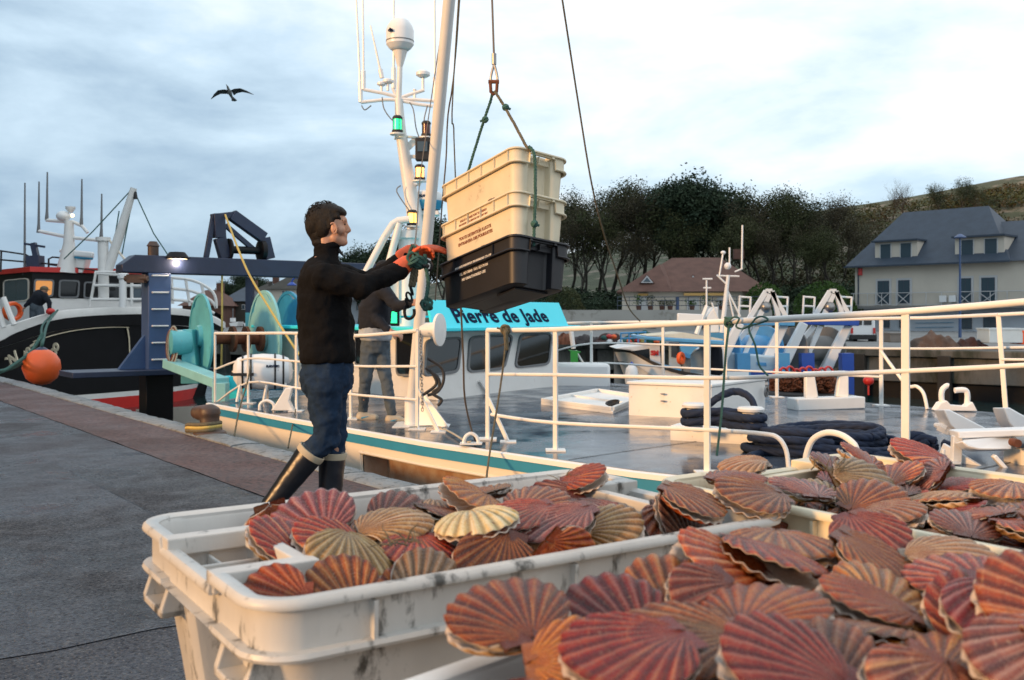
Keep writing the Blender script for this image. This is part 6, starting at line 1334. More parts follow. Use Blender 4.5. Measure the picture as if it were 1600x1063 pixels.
for x, y, d, lb in ((758, 187, 5.31, 'knot in the left sling below the shackle'), (790, 168, 5.21, 'knot in the right sling below the shackle'), (835, 350, 4.90, 'knot in the rope on the end of the hoisted crates')):
    mb = MB(); rk = random.Random(int(x))
    for i in range(4):
        e1 = V((rk.gauss(0, 1), rk.gauss(0, 1), rk.gauss(0, 1))).normalized(); e2 = e1.cross(V((rk.gauss(0, 1), 1, rk.gauss(0, 1)))).normalized(); mb.tube(arc(Pd(x, y, d), e1, e2, .013, 0, 2*pi, 10), .008, 6, cap=False)
    mb.tube([Pd(x, y, d), Pd(x+8*rk.choice((-1, 1)), y+3, d)], .007, 6); solo('knot', mb, M['ropegreen'], lb, 'knot')
# tackle in the hands: loops of green rope, chain links and a hook
tk = H(645, 412, .0)
def knotball(c, r, tr, n, seed):
    mb = MB(); rk = random.Random(seed)
    for i in range(n):
        e1 = V((rk.gauss(0, 1), rk.gauss(0, 1), rk.gauss(0, 1))).normalized(); e2 = e1.cross(V((rk.gauss(0, 1), 1, rk.gauss(0, 1)))).normalized()
        mb.tube(arc(c+V((rk.gauss(0, r*.3), rk.gauss(0, r*.3), rk.gauss(0, r*.3))), e1, e2, r*rk.uniform(.6, 1.1), 0, 2*pi, 14), tr, 6, cap=False)
    return mb
TK = thing('rope_tackle', 'green knotted rope with chain links and an iron hook hanging from the orange gloves', 'tackle', tk)
part('knot', knotball(H(648, 408, .02), .040, .0085, 8, 4), M['ropegreen'], TK, fix=False)
part('knot', knotball(H(664, 415, .05), .026, .008, 4, 6), M['rubber'], TK, fix=False)
for nm, pts, r, mt in (('rope_leg', [(647, 412), (644, 430), (641, 448)], .012, M['ropekhaki']), ('rope_leg', [(651, 412), (650, 430), (646, 448)], .012, M['ropekhaki']), ('rope_tail', [(664, 398), (666, 420), (669, 440), (667, 460), (664, 472)], .011, M['ropegreen']), ('rope_loop', [(644, 385), (640, 395), (644, 405), (652, 400), (650, 388), (644, 383)], .009, M['ropegreen'])):
    mb = MB(); pp = smoothpts([H(x, y, .03) for x, y in pts], 8); q1 = []
    for s in range(3):
        mb.tube([p+V((cos(i*1.1+s*2.09), sin(i*1.1+s*2.09), 0))*r*.5 for i, p in enumerate(pp)], r*.6, 5, cap=False)
    part(nm, mb, mt, TK, fix=False)
def link(c, e1, e2, L_, W_, r):
    return MB().tube([c+e1*(L_ if abs(cos(t)) > 0 else 0)*cos(t)+e2*W_*sin(t) for t in [2*pi*i/16 for i in range(16)]], r, 7, closed=True)
for i, (x, y) in enumerate(((643, 454), (639, 464), (636, 474))):
    e2 = V((.9, .4, 0)) if i % 2 else V((.3, -.9, 0)); part('chain_link', link(H(x, y, .03), V((-.3, 0, 1)).normalized(), e2, .024, .014, .006), M['black'], TK)
mb = MB(); mb.tube(smoothpts([H(635, 478, .03), H(632, 486, .03), H(634, 496, .03), H(641, 498, .03), H(647, 492, .03), H(647, 483, .03)], 5), [.008]*26 if 0 else .0085, 8); part('hook', mb, M['black'], TK)
part('knot', knotball(H(664, 476, .05), .030, .009, 6, 9), M['ropegreen'], TK, fix=False)
rope('rigging_line', [H(648, 388, .05), Pd(652, 345, 6.5), Pd(660, 250, 9), Pd(700, -20, 10)], .005, M['wire'], 'thin dark line rising from the gloved hands past the lit mast lamps', 'line', sm=4, twist=False)
# ================================================================== THE BLACK BOAT BEHIND
BB = thing('fishing_boat', 'black hulled fishing boat with white bulwark and red edged wheelhouse behind the orange buoy', 'fishing boat', Pd(180, 640, 31))
T = [(-200, 590, 23.5), (-110, 548, 25.2), (-50, 526, 26.2), (0, 513, 27.0), (25, 505.5, 27.4), (83, 489, 28.3), (145, 483, 29.3), (227, 481, 30.8), (285, 484, 32.2), (325, 492, 33.4), (350, 505, 34.4)]
Wb = [26, 22, 21, 20.5, 15, 12, 10.5, 10, 9, 9, 8]
topr = [Pd(*t) for t in T]; b1r = [Pd(t[0], t[1]+w, t[2]+.02) for t, w in zip(T, Wb)]
inw = V((.10, .995, 0)); bot = []; m1 = []; m2 = []
NT = len(T)
for i, p in enumerate(topr):
    k = i/(NT-1); cut = max(0, (k-.55)/.45)
    b = p+inw*(.5+.9*cut)+V((-1.7*cut*cut, 0, 0)); b.z = WZ-.4; bot.append(b)
def lerp(a, b, k): return a+(b-a)*k
r2 = [lerp(a, b, .45)+V((0, 0, 0)) for a, b in zip(b1r, bot)]; 
def at_z(a, b, z): k = (z-a.z)/(b.z-a.z); return lerp(a, b, k)
z3 = [at_z(a, b, -1.22) for a, b in zip(b1r, bot)]; z4 = [at_z(a, b, -1.38) for a, b in zip(b1r, bot)]
off = V((0, -.03, 0))
far = [p+V((.55, 5.2, 0))*(1-(i/(NT-1))**2.2) for i, p in enumerate(topr)]; farb = [p+V((.5, 4.0, 0))*(1-(i/(NT-1))**2)+V((0, 0, 0)) for i, p in enumerate(bot)]
mb = MB(); mb.grid([smoothpts(b1r, 3), smoothpts(r2, 3), smoothpts(z3, 3)]); mb.grid([smoothpts(far, 3), smoothpts(farb, 3)]); part('hull', mb, M['black'], BB, smooth=60)
mb = MB(); a_ = smoothpts(topr, 3); b_ = smoothpts(b1r, 3); mb.grid([[p+V((0, .18, 0)) for p in b_], [p+V((0, .18, .02)) for p in a_], [p+V((0, .0, .03)) for p in a_], [p+off for p in a_], [p+off for p in b_], b_]); part('bulwark', mb, M['white'], BB, smooth=40)
mb = MB(); mb.grid([smoothpts(z3, 3), smoothpts(z4, 3)]); part('waterline_stripe', mb, M['white'], BB, smooth=60)
mb = MB(); mb.grid([smoothpts(z4, 3), smoothpts(bot, 3)]); part('red_bottom', mb, M['redpaint'], BB, smooth=60)
mb = MB(); mb.grid([[p-V((0, 0, .55)) for p in smoothpts(topr, 2)], [p-V((0, 0, .55)) for p in smoothpts(far, 2)]]); part('deck', mb, M['farground'], BB)
def hs(x, y, o=.05):  # point on the hull side near a photo position
    for i in range(NT-1):
        if T[i][0] <= x <= T[i+1][0]:
            k = (x-T[i][0])/(T[i+1][0]-T[i][0]); A0 = lerp(b1r[i], b1r[i+1], k); B0 = lerp(bot[i], bot[i+1], k); d0 = A0.y; p = Pd(x, y, d0); kk = min(1, max(0, (A0.z-p.z)/(A0.z-B0.z))); return Pd(x, y, lerp(A0, B0, kk).y-o)
for l, w in (([(52, 534), (80, 525), (110, 518), (140, 514), (170, 512), (201, 512)], .11), ([(199, 512), (202, 530), (203, 558)], .11), ([(140, 590), (165, 584), (186, 578)], .09)):
    mb = MB(); pp = smoothpts([hs(x, y, .10) for x, y in l], 3); mb.tube(pp, w*.5, 4, flat=.3); part('painted_outline', mb, M['cratebeige'], BB)
def hull_text(s_, x, y, size, ang):
    q = Matrix.Rotation(-.5, 4, 'Z') @ Matrix.Rotation(pi/2, 4, 'X') @ Matrix.Rotation(ang, 4, 'Z'); q = q.copy(); q.translation = hs(x, y, .30); part('registration', text_mb(s_, size, q, .012, .01), M['cratebeige'], BB, smooth=0, fix=False)
hull_text('CN', 15, 567, .55, .45); hull_text('8', 85, 548, .62, -.55); hull_text('907', 45, 553, .5, .4)
# wheelhouse
def W_(x, y, d=30.6): return Pd(x, y, d)
p0, p1, p2 = W_(50, 480, 30.0), W_(240, 480, 32.0), W_(-30, 480, 33.5)
for p in (p0, p1, p2): p.z = .3
e_ = (p1-p0); nrm = V((e_.y, -e_.x, 0)).normalized(); p3 = p1+(p2-p0)
def on(x, y, A=p0, n=nrm, off=0.0):
    r = V(((x-HX)/F, 1, -(y-HY)/F)); t = (A+n*off).dot(n)/(r.x*n.x+r.y*n.y); return V((r.x*t, r.y*t, CH+r.z*t))
zl, zt = on(140, 467).z, on(140, 432).z
mb = MB(); mb.prism([p0, p1, p3, p2], (0, 0, zl-.3)); part('wheelhouse_base', mb, M['white'], BB, smooth=0)
mb = MB(); mb.prism([q+V((0, 0, zl-.3)) for q in (p0, p1, p3, p2)], (0, 0, zt-zl+.1)); part('wheelhouse', mb, M['black'], BB, smooth=0)
mb = MB(); c = (p0+p3)/2; mb.prism([V((c.x+(q.x-c.x)*1.06, c.y+(q.y-c.y)*1.06, zt+.10)) for q in (p0, p1, p3, p2)], (0, 0, .16)); part('roof_edge', mb, M['redpaint'], BB, smooth=0)
n2 = V(((p0-p2).y, -(p0-p2).x, 0)).normalized(); 
M['litwin'] = pm('lit_cabin_window', (.3, .12, .04), .2, emit=((1, .42, .10), .45))
for x0, x1, y0, y1, g in ((53, 85, 436, 464, 'litwin'), (92, 125, 437, 466, 'glass'), (131, 158, 440, 467, 'glass'), (162, 192, 442, 468, 'glass'), (203, 224, 448, 472, 'houseglass')):
    window([on(x0, y0), on(x1, y0+1), on(x1-2, y1), on(x0-1, y1)], nrm, BB, M['grey'], M[g], w=.06, th=.04)
window([on(6, 438, p0, n2), on(46, 434, p0, n2), on(46, 470, p0, n2), on(6, 474, p0, n2)], n2 if n2.y < 0 else -n2, BB, M['cream'], M['houseglass'], w=.07, th=.03)
for l, mt, r in (([(0, 392), (40, 398), (52, 405)], 'rubber', .03), ([(0, 406), (105, 415)], 'rubber', .03), ([(2, 392), (1, 425)], 'rubber', .03), ([(76, 425), (76, 405), (82, 402), (108, 404)], 'rubber', .03), ([(78, 414), (160, 424)], 'rubber', .025)):
    mb = MB(); mb.tube([W_(x, y) for x, y in l], r, 6); part('roof_rail', mb, M[mt], BB)
mb = MB(); mb.bar(W_(52, 380), W_(57, 402), .16); mb.bar(W_(55, 400), W_(56, 428), .40, .4); mb.bar(W_(38, 381), W_(70, 386), .07); part('horn_post', mb, M['navy'], BB)
mb = MB(); mb.tube([W_(104, 426), W_(108, 380), W_(108, 345)], [.32, .17, .13], 12); part('mast', mb, M['white'], BB)
for l in (((60, 361), (107, 371), (158, 376)), ((72, 344), (107, 347)), ((112, 346), (128, 353), (137, 364)), ((94, 392), (112, 394))):
    mb = MB(); mb.tube([W_(x, y) for x, y in l], .055, 8); part('mast_yard', mb, M['white'], BB)
for x, y0, y1 in ((39, 430, 286), (61, 364, 284), (74, 344, 269), (128, 352, 280), (159, 372, 303)):
    mb = MB(); mb.tube([W_(x-1, y0), W_(x-.5, y0-14), W_(x, y1)], [.06, .04, .022], 6); part('whip_antenna', mb, M['grey'], BB)
mb = MB(); mb.ball(W_(99, 338), (.22, .2, .17)); part('radome', mb, M['whiteclean'], BB); mb = MB(); mb.lathe([(0, .12), (.15, .14), (.15, .08), (.06, -.05), (0, -.05)], Matrix.Translation(W_(110, 330)), 14); part('mast_lamp', mb, M['whiteclean'], BB)
mb = MB(); mb.ball(W_(113, 337, 30.3), (.06, .06, .06)); part('lit_lamp', mb, M['lampwhite'], BB)
mb = MB(); mb.bar(W_(116, 396), W_(146, 399), .2); rdr = part('radar', mb, M['whiteclean'], BB, bevel=.05); mb = MB(); mb.bar(W_(117, 401), W_(145, 403), .14); part('radar_underside', mb, M['turqblue'], rdr, bevel=.04); mb = MB(); mb.prism([W_(115, 405), W_(134, 405), W_(128, 426), W_(108, 426)], (0, .4, 0)); part('radar_bracket', mb, M['white'], BB)
mb = MB(); mb.tube([W_(162, 470, 30), W_(161, 376, 30)], .16, 14); mb.lathe([(.22, 0), (.22, .12), (0, .13)], Matrix.Translation(W_(161, 377, 30)), 14); part('kingpost', mb, M['white'], BB)
mb = MB(); mb.tube([W_(168, 425, 30), W_(186, 370, 30), W_(209, 294, 30)], [.14, .15, .10], 12); part('derrick', mb, M['white'], BB)
mb = MB(); mb.tube([W_(162, 374, 30), W_(168, 372, 30), W_(198, 409, 30)], .04, 8); part('stay_rod', mb, M['cream'], BB)
for l in (((208, 294), (145, 362), (100, 405)), ((210, 300), (240, 365), (262, 398)), ((186, 330), (178, 380)), ((209, 300), (190, 400))):
    mb = MB(); mb.tube([W_(x, y, 30) for x, y in l], .02, 5); part('stay', mb, M['ropegreen'], BB)
mb = MB(); mb.tube([W_(210, 300, 30), W_(212, 311, 30)], .07, 8); part('pulley_block', mb, M['rubber'], BB)
for l in (((140, 480), (150, 425), (200, 426)), ((145, 446), (227, 447)), ((141, 468), (227, 468)), ((206, 478), (206, 437)), ((148, 427), (215, 432), (226, 447))):
    mb = MB(); mb.tube([Pd(x, y, 29.6) for x, y in l], .045, 7); part('foredeck_rail', mb, M['white'], BB)
mb = MB(); mb.lathe([(.11, -.6), (.11, .25), (.16, .3), (.16, .42), (0, .5)], Matrix.Translation(Pd(192, 450, 29.5)), 12); part('deck_vent', mb, M['whiteclean'], BB)
for l in (((255, 450), (300, 455), (330, 470), (338, 482)), ((255, 433), (300, 438), (328, 452), (337, 466), (338, 482)), ((290, 436), (297, 478)), ((315, 445), (325, 488)), ((268, 434), (270, 475)), ((255, 468), (300, 472), (335, 490))):
    mb = MB(); mb.tube(smoothpts([Pd(x, y, 32.5) for x, y in l], 3), .05, 7); part('bow_rail', mb, M['white'], BB)
mb = MB(); mb.tube([Pd(5, 465, 26.8), Pd(22, 508, 26.8)], .08, 8); mb.tube([Pd(-6, 475, 26.8), Pd(6, 512, 26.8)], .08, 8); part('stay_rod', mb, M['white'], BB)
mb = MB(); mb.lathe([(.20, -.1), (.27, -.1), (.30, 0), (.27, .1), (.20, .1), (.17, 0), (.20, -.1)], Matrix.Translation(Pd(20, 487, 28.3)) @ Matrix.Rotation(pi/2, 4, 'X') @ Matrix.Rotation(1.0, 4, 'Y'), 22); solo('life_ring', mb, M['orange'], 'orange life ring hanging beside the wheelhouse of the black boat', 'life ring')
# fender of the black boat against the quay
fe = thing('mooring_fender', 'big round orange buoy hanging on green ropes in front of the black hull', 'buoy', Pd(65, 602, 17.5))
c = Pd(65, 574, 17.5); r = 28.3*17.5/F; mb = MB(); mb.lathe([(0, -r*1.0), (r*.45, -r*.90), (r*.8, -r*.60), (r, -.02), (r*.94, r*.38), (r*.72, r*.74), (r*.40, r*.95), (r*.2, r*1.02), (0, r*1.03)], Matrix.Translation(c), 32); part('ball', mb, M['orange'], fe, smooth=70)
mb = MB(); mb.lathe([(r*.40, r*.93), (r*.24, r*1.06), (r*.12, r*1.12), (0, r*1.13)], Matrix.Translation(c), 16); part('eye_collar', mb, M['navy'], fe)
ft_ = c+V((0, 0, r*1.1))
for i, l in enumerate(([ft_, Pd(68, 530, 18), Pd(75, 505, 22), Pd(90, 485, 28)], [ft_, Pd(66, 532, 18), Pd(67, 508, 22), Pd(86, 488, 28)], [Pd(66, 525, 18), Pd(48, 550, 17.5), Pd(25, 568, 17), Pd(0, 582, 16.5), Pd(-40, 592, 16)], [Pd(66, 522, 18), Pd(42, 560, 17.5), Pd(22, 574, 17), Pd(-10, 582, 16.3), Pd(-40, 586, 16)])):
    rope('mooring_line', l, .028 if i < 2 else .032, M['ropegreen'], ('green rope from the buoy up to the bulwark, right strand', 'green rope from the buoy up to the bulwark, left strand', 'green mooring rope sagging left past the buoy, lower strand', 'green mooring rope sagging left past the buoy, upper strand')[i], group='green mooring ropes of the black boat', twist=False)
# ================================================================== SMALL BOATS AT THE FAR QUAY
def px_prism(mb, pts, d, depth): return mb.prism([Pd(x, y, d) for x, y in pts], (0, depth, 0))
BLU = pm('sky_blue_paint', (.10, .36, .66), .4, var=(2, .15)); ROY = pm('royal_blue_paint', (.02, .08, .42), .4, var=(2, .15)); LBL = pm('pale_blue_paint', (.55, .68, .76), .4, var=(2, .1))
A1 = thing('small_fishing_boat', 'small white and sky blue fishing boat with arched canopy at the far quay', 'fishing boat', Pd(1060, 640, 22))
da = 22.0
def hullgrid(rows, mat, name, par, **k): mb = MB(); mb.grid(rows); return part(name, mb, mat, par, smooth=60, **k)
tp_ = [(959, 546, da+1.2), (985, 548, da+.5), (1020, 566, da), (1060, 580, da-.2), (1120, 589, da-.3), (1200, 592, da)]
tpp = smoothpts([Pd(*t) for t in tp_], 4); bb_ = [p+V((.35 if i < 3 else .1, .3, 0)) for i, p in enumerate(tpp)]; bb_ = [V((p.x+(.6*max(0, 1-i/8)), p.y, WZ-.2)) for i, p in enumerate(bb_)]
farr = [p+V((.2, 2.6, 0))*min(1, i/8) for i, p in enumerate(tpp)]
hullgrid([tpp, [p.lerp(q, .5) for p, q in zip(tpp, bb_)], bb_], M['whiteclean'], 'hull', A1)
hullgrid([farr, [V((p.x, p.y-.3, WZ-.2)) for p in farr]], M['whiteclean'], 'far_side', A1)
hullgrid([[p+V((0, -.03, .02)) for p in tpp], [p+V((0, -.03, -.06)) for p in tpp]], M['rubber'], 'rubbing_strip', A1)
hullgrid([[p-V((0, 0, .3)) for p in tpp], [p-V((0, 0, .3)) for p in farr]], M['farground'], 'deck', A1)
mb = MB(); px_prism(mb, [(961, 545), (976, 541), (1030, 538), (1032, 566), (1005, 556), (985, 548)], da+.3, 1.6); part('fore_cabin', mb, M['whiteclean'], A1, bevel=.03)
mb = MB(); px_prism(mb, [(988, 549), (1015, 545), (1015, 568), (1004, 562)], da+.24, .08); part('fore_window', mb, M['glass'], A1)
mb = MB(); px_prism(mb, [(1015, 543), (1031, 540), (1033, 574), (1016, 569)], da+.22, .1); part('cabin_panel', mb, M['whiteclean'], A1)
part('notice', text_mb('SM', .14, (lambda q: (setattr(q, 'translation', Pd(1023, 552, da+.17)), q)[1])(Matrix.Rotation(pi/2, 4, 'X')), .01, .01), M['redpaint'], A1, smooth=0, fix=False)
mb = MB(); px_prism(mb, [(1007, 526), (1135, 533), (1135, 540), (1007, 531)], da-.2, 2.6); part('canopy_roof', mb, BLU, A1, bevel=.02)
mb = MB(); px_prism(mb, [(1012, 525), (1070, 520), (1130, 530), (1128, 533)], da+.3, 1.8); part('canopy_top', mb, M['cratebeige'], A1)
arch_ = [(1062, 533)]+[(1062+12*(1-cos(t)), 533+26*sin(t)) for t in (.3, .6, .9, 1.2, 1.5)]+[(1074, 560), (1078, 560)]+[(1078+26*(1-cos(t)), 560-20*sin(t)) for t in (.3, .7, 1.1, 1.5)]+[(1112, 537)]
mb = MB(); px_prism(mb, arch_, da-.15, .12); part('canopy_arch', mb, BLU, A1)
mb = MB(); px_prism(mb, [(1046, 535), (1063, 536), (1064, 585), (1046, 583)], da+.2, .1); part('cabin_door', mb, LBL, A1); mb = MB(); px_prism(mb, [(1049, 539), (1060, 539), (1060, 558), (1049, 558)], da+.14, .04); part('door_window', mb, M['houseglass'], A1)
mb = MB(); px_prism(mb, [(1078, 556), (1100, 540), (1106, 540), (1106, 584), (1074, 584)], da+.9, .1); part('back_panel', mb, LBL, A1)
mb = MB(); px_prism(mb, [(1106, 536), (1130, 540), (1132, 588), (1108, 586)], da+.5, .5); part('dark_gear', mb, M['navycloth'], A1, bevel=.1)
mb = MB(); mb.bar(Pd(1073, 560, da), Pd(1072, 586, da), .16); part('canopy_post', mb, M['farground'], A1)
mb = MB(); px_prism(mb, [(1038, 570), (1064, 576), (1064, 582), (1034, 578)], da-.15, .5); part('blue_tarpaulin', mb, BLU, A1, bevel=.03)
mb = MB(); mb.lathe([(.10, -.05), (.17, -.05), (.19, 0), (.17, .05), (.10, .05), (.08, 0), (.10, -.05)], Matrix.Translation(Pd(1064, 560, da-.25)) @ Matrix.Rotation(pi/2, 4, 'X') @ Matrix.Rotation(.9, 4, 'Y') @ Matrix.Scale(.8, 4), 20); solo('life_ring', mb, M['orange'], 'orange life ring on the sky blue canopy post of the small boat', 'life ring')
fd = thing('fender', 'white fender with dark blue cap at the bow of the small blue and white boat', 'fender', Pd(985, 610, da-.3)); k = da/F; mb = MB(); mb.lathe([(0, -26*k), (9*k, -22*k), (11*k, -6*k), (9*k, 8*k), (4*k, 14*k)], Matrix.Translation(Pd(987, 584, da-.3)), 18); part('body', mb, M['whiteclean'], fd); mb = MB(); mb.lathe([(5.5*k, 12*k), (3*k, 16*k), (0, 19*k)], Matrix.Translation(Pd(987, 584, da-.3)), 12); part('cap', mb, ROY, fd)
# mast and radar arch of the small boat
mb = MB(); mb.tube([Pd(1128, 520, da+1), Pd(1135, 455, da+1), Pd(1138, 430, da+1)], [.06, .05, .04], 8); ma = part('mast', mb, M['whiteclean'], A1)
for l in (((1088, 522), (1105, 478)), ((1130, 520), (1112, 473)), ((1137, 455), (1157, 495)), ((1137, 455), (1146, 495)), ((1104, 478), (1104, 438)), ((1098, 436), (1113, 436)), ((1099, 450), (1111, 450)), ((1124, 431), (1155, 432)), ((1124, 431), (1130, 395)), ((1140, 415), (1140, 387)), ((1159, 421), (1160, 352)), ((1148, 425), (1160, 420)), ((1120, 430), (1138, 447))):
    mb = MB(); mb.tube([Pd(x, y, da+1) for x, y in l], .022 if l[0][0] != 1088 else .06, 6); part('mast_strut', mb, M['whiteclean'], A1)
k = (da+1)/F
mb = MB(); mb.ball(Pd(1137, 416, da+1), (5.5*k, 5.5*k, 5.5*k)); mb.ball(Pd(1130, 395, da+1), (4*k, 3*k, 3*k)); part('radome', mb, M['whiteclean'], A1)
mb = MB(); px_prism(mb, [(1104, 495), (1116, 480), (1122, 480), (1124, 520), (1108, 520)], da+1, .5); mb.bar(Pd(1058, 496, da+1), Pd(1100, 498, da+1), .10, .2); part('radar_housing', mb, M['whiteclean'], A1, bevel=.02)
# boats with net drums and white stern gantries
def gantry_boat(label, x0, d, hullc, drumc, capc, seed, hull=True):
    g_ = thing('small_fishing_boat', label, 'fishing boat', Pd(x0+70, 610, d))
    P = lambda x, y, dd=0: Pd(x0+x, y, d+dd)
    if hull:
        mb = MB(); mb.prism([P(-10, 548), P(102, 558), P(98, 588), P(94, 640), P(0, 640), P(-8, 585)], (0, 3.2, 0)); part('hull', mb, hullc, g_, bevel=.05)
        mb = MB(); mb.prism([P(-9, 576, -.03), P(98, 581, -.03), P(97, 588, -.03), P(-8, 584, -.03)], (0, .03, 0)); part('stripe', mb, ROY, g_)
        mb = MB(); mb.prism([P(60, 566, -.03), P(75, 567, -.03), P(76, 572, -.03), P(62, 571, -.03)], (0, .03, 0)); part('hull_patch', mb, BLU, g_)
    mb = MB(); c = P(42, 545, .9); mb.lathe([(0, -.9), (.62, -.9), (.62, -.84), (.40, -.8), (.36, .8), (.62, .84), (.62, .9), (0, .9)], frame(V((0, 0, 1)), V((.8, .6, 0)).normalized(), c), 26); part('net_drum', mb, drumc, g_)
    mb = MB(); mb.lathe([(0, -1.02), (.16, -1.02), (.16, 1.02), (0, 1.02)], frame(V((0, 0, 1)), V((.8, .6, 0)).normalized(), c), 16); part('drum_shaft', mb, M['rust'], g_)
    for (xa, xb, dd) in ((0, 34, -.1), (70, 104, .5)):
        mb = MB(); mb.bar(P(xa-6, 585, dd), P(xb, 505, dd), .28, .30, w2=.20, h2=.22); part('gantry_leg', mb, M['whiteclean'], g_, bevel=.03)
    mb = MB(); mb.bar(P(30, 503, .2), P(118, 505, .3), .24, .16); part('gantry_beam', mb, capc, g_, bevel=.02)
    for l in (((44, 505), (75, 455), (84, 455), (96, 503)), ((60, 505), (80, 460)), ((84, 457), (110, 503)), ((50, 510), (20, 545)), ((60, 510), (38, 560))):
        mb = MB(); pp = [P(x, y, .3) for x, y in l]
        for a_, b_ in zip(pp, pp[1:]): mb.bar(a_, b_, .12)
        part('gantry_frame', mb, M['whiteclean'], g_)
    for xx in (32, 90):
        for l in (((xx, 500), (xx+2, 462)), ((xx+17, 500), (xx+19, 464)), ((xx+2, 464), (xx+19, 465)), ((xx+1, 478), (xx+18, 479))):
            mb = MB(); mb.tube([P(x, y, .4) for x, y in l], .030, 6); part('guard_rail', mb, M['whiteclean'], g_)
    mb = MB(); mb.ball(P(74, 480, .3), (.16, .16, .16)); part('warp_block', mb, M['steel'], g_)
    mb = MB(); mb.bar(P(38, 552, -.2), P(40, 640, -.2), .34, .3); mb.bar(P(100, 552, -.2), P(101, 640, -.2), .32, .3); part('stern_post', mb, capc, g_)
    return g_
gantry_boat('small fishing boat with blue net drum and white gantry, left of its twin', 1122, 25.5, LBL, BLU, BLU, 1)
gantry_boat('small fishing boat with grey net drum, royal blue posts and white gantry', 1222, 26.5, M['whiteclean'], M['farground'], ROY, 2, hull=False)
# dredges with red toothed frames on the deck beyond
dg_ = thing('dredge_pile', 'pile of rusty scallop dredges with red frames beyond the far railing', 'dredges', Pd(1260, 640, 20))
for i in range(9):
    mb = MB(); c = Pd(1216+i*10, 587-(i % 3)*2, 19.5+.1*i); mb.tube(arc(c, (.10, .05, 0), (-.03, 0, .13), 1.0, -.3, pi*.95, 10), .026, 7); part('dredge_frame', mb, M['redpaint'], dg_)
mb = MB(); rk = random.Random(4)
for i in range(420):
    c = Pd(rk.uniform(1205, 1300), rk.uniform(588, 612), 19.6+rk.uniform(0, .4)); e1 = V((rk.gauss(0, 1), rk.gauss(0, 1), rk.gauss(0, 1))).normalized(); e2 = e1.cross(V((0, .3, 1))).normalized(); mb.tube(arc(c, e1, e2, .045, 0, 2*pi, 6), .014, 4, cap=False)
part('chain_bag', mb, M['rust'], dg_, kind='stuff', fix=False)
mb = MB(); mb.box(Pd(1255, 606, 20.2), (1.3, .6, .45)); part('dredge_box', mb, M['rust'], dg_, bevel=.05)
mb = MB(); mb.prism([Pd(1180, 612, 19.2), Pd(1340, 618, 19.8), Pd(1330, 645, 19.8), Pd(1180, 645, 19.2)], (0, 2.4, 0)); solo('work_pontoon', mb, M['rubber'], 'dark low pontoon carrying the dredges beyond the railing', 'pontoon', bevel=.05)
mb = MB(); c = Pd(1357, 595, 20); mb.ball(c, (.11, .11, .10)); mb.tube([c, c-V((0, 0, .3))], .02, 6); solo('marker_buoy', mb, M['redpaint'], 'small bright red buoy right of the dredges', 'buoy')
# ================================================================== HOUSES
M['wallbeige'] = pm('beige_render', (.62, .57, .49), .9, var=(.4, .1), bump=(6, .2, .02)); M['wallwhite'] = pm('pale_render', (.55, .60, .66), .9, var=(.5, .15))
M['slate'] = pm('slate', (.042, .062, .092), .6, var=(1.5, .25), bump=(5, .3, .03)); M['tile'] = pm('brown_roof_tile', (.15, .075, .056), .85, var=(1.2, .3), bump=(6, .4, .03)); M['darktile'] = pm('dark_tile', (.06, .055, .045), .9, var=(1, .3))
M['surround'] = pm('window_surround', (.52, .53, .54), .8); M['retain'] = pm('retaining_wall', (.40, .39, .36), .9, var=(.4, .12), dirt=((.22, .21, .18), .6, .58, .68)); M['awning'] = pm('yellow_awning', (.55, .34, .12), .8)
def plane_pt(x, y, A, n, off=0.0):
    r = V(((x-HX)/F, 1, -(y-HY)/F)); t = (A+n*off).dot(n)/(r.x*n.x+r.y*n.y); return V((r.x*t, r.y*t, CH+r.z*t))
# slate roofed house, front parallel to the far quay
SA = V(((1336-HX)/F*77, 77, 0)); SE = V((.70, -.714, 0)).normalized(); SNn = V((-.714, -.70, 0)).normalized()
SN_ = V((SE.y, -SE.x, 0)); SN_ = SN_ if SN_.y < 0 else -SN_
def S(x, y, off=0.0): return plane_pt(x, y, SA, SN_, off)
HS = thing('slate_house', 'beige house with blue slate hipped roof, dormers and balcony on the right', 'house', V(SA))
ze = S(1400, 413).z; zg = 0.0
def sx(x): return (S(x, 450)-SA).dot(SE)
def SP(s, off, z): return SA+SE*s+SN_*off+V((0, 0, z))
L_ = sx(1600)+3; z1 = S(1450, 478).z
mb = MB(); mb.box((L_/2, 0, 0), (1, 1, 1)) if 0 else None
def sbox(name, s0, s1, o0, o1, z0, z1_, mat, par=HS, bev=0):
    mb = MB(); mb.prism([SP(s0, o0, z0), SP(s1, o0, z0), SP(s1, o1, z0), SP(s0, o1, z0)], (0, 0, z1_-z0)); return part(name, mb, mat, par, smooth=0, bevel=bev)
sbox('wall', 0, L_, 0, -9, z1, ze, M['wallbeige']); sbox('lower_wall', .3, L_, -.9, -9, zg, z1-.2, M['wallwhite']); sbox('balcony_slab', -.2, L_, .25, -.9, z1-.2, z1+.0, M['farground'])
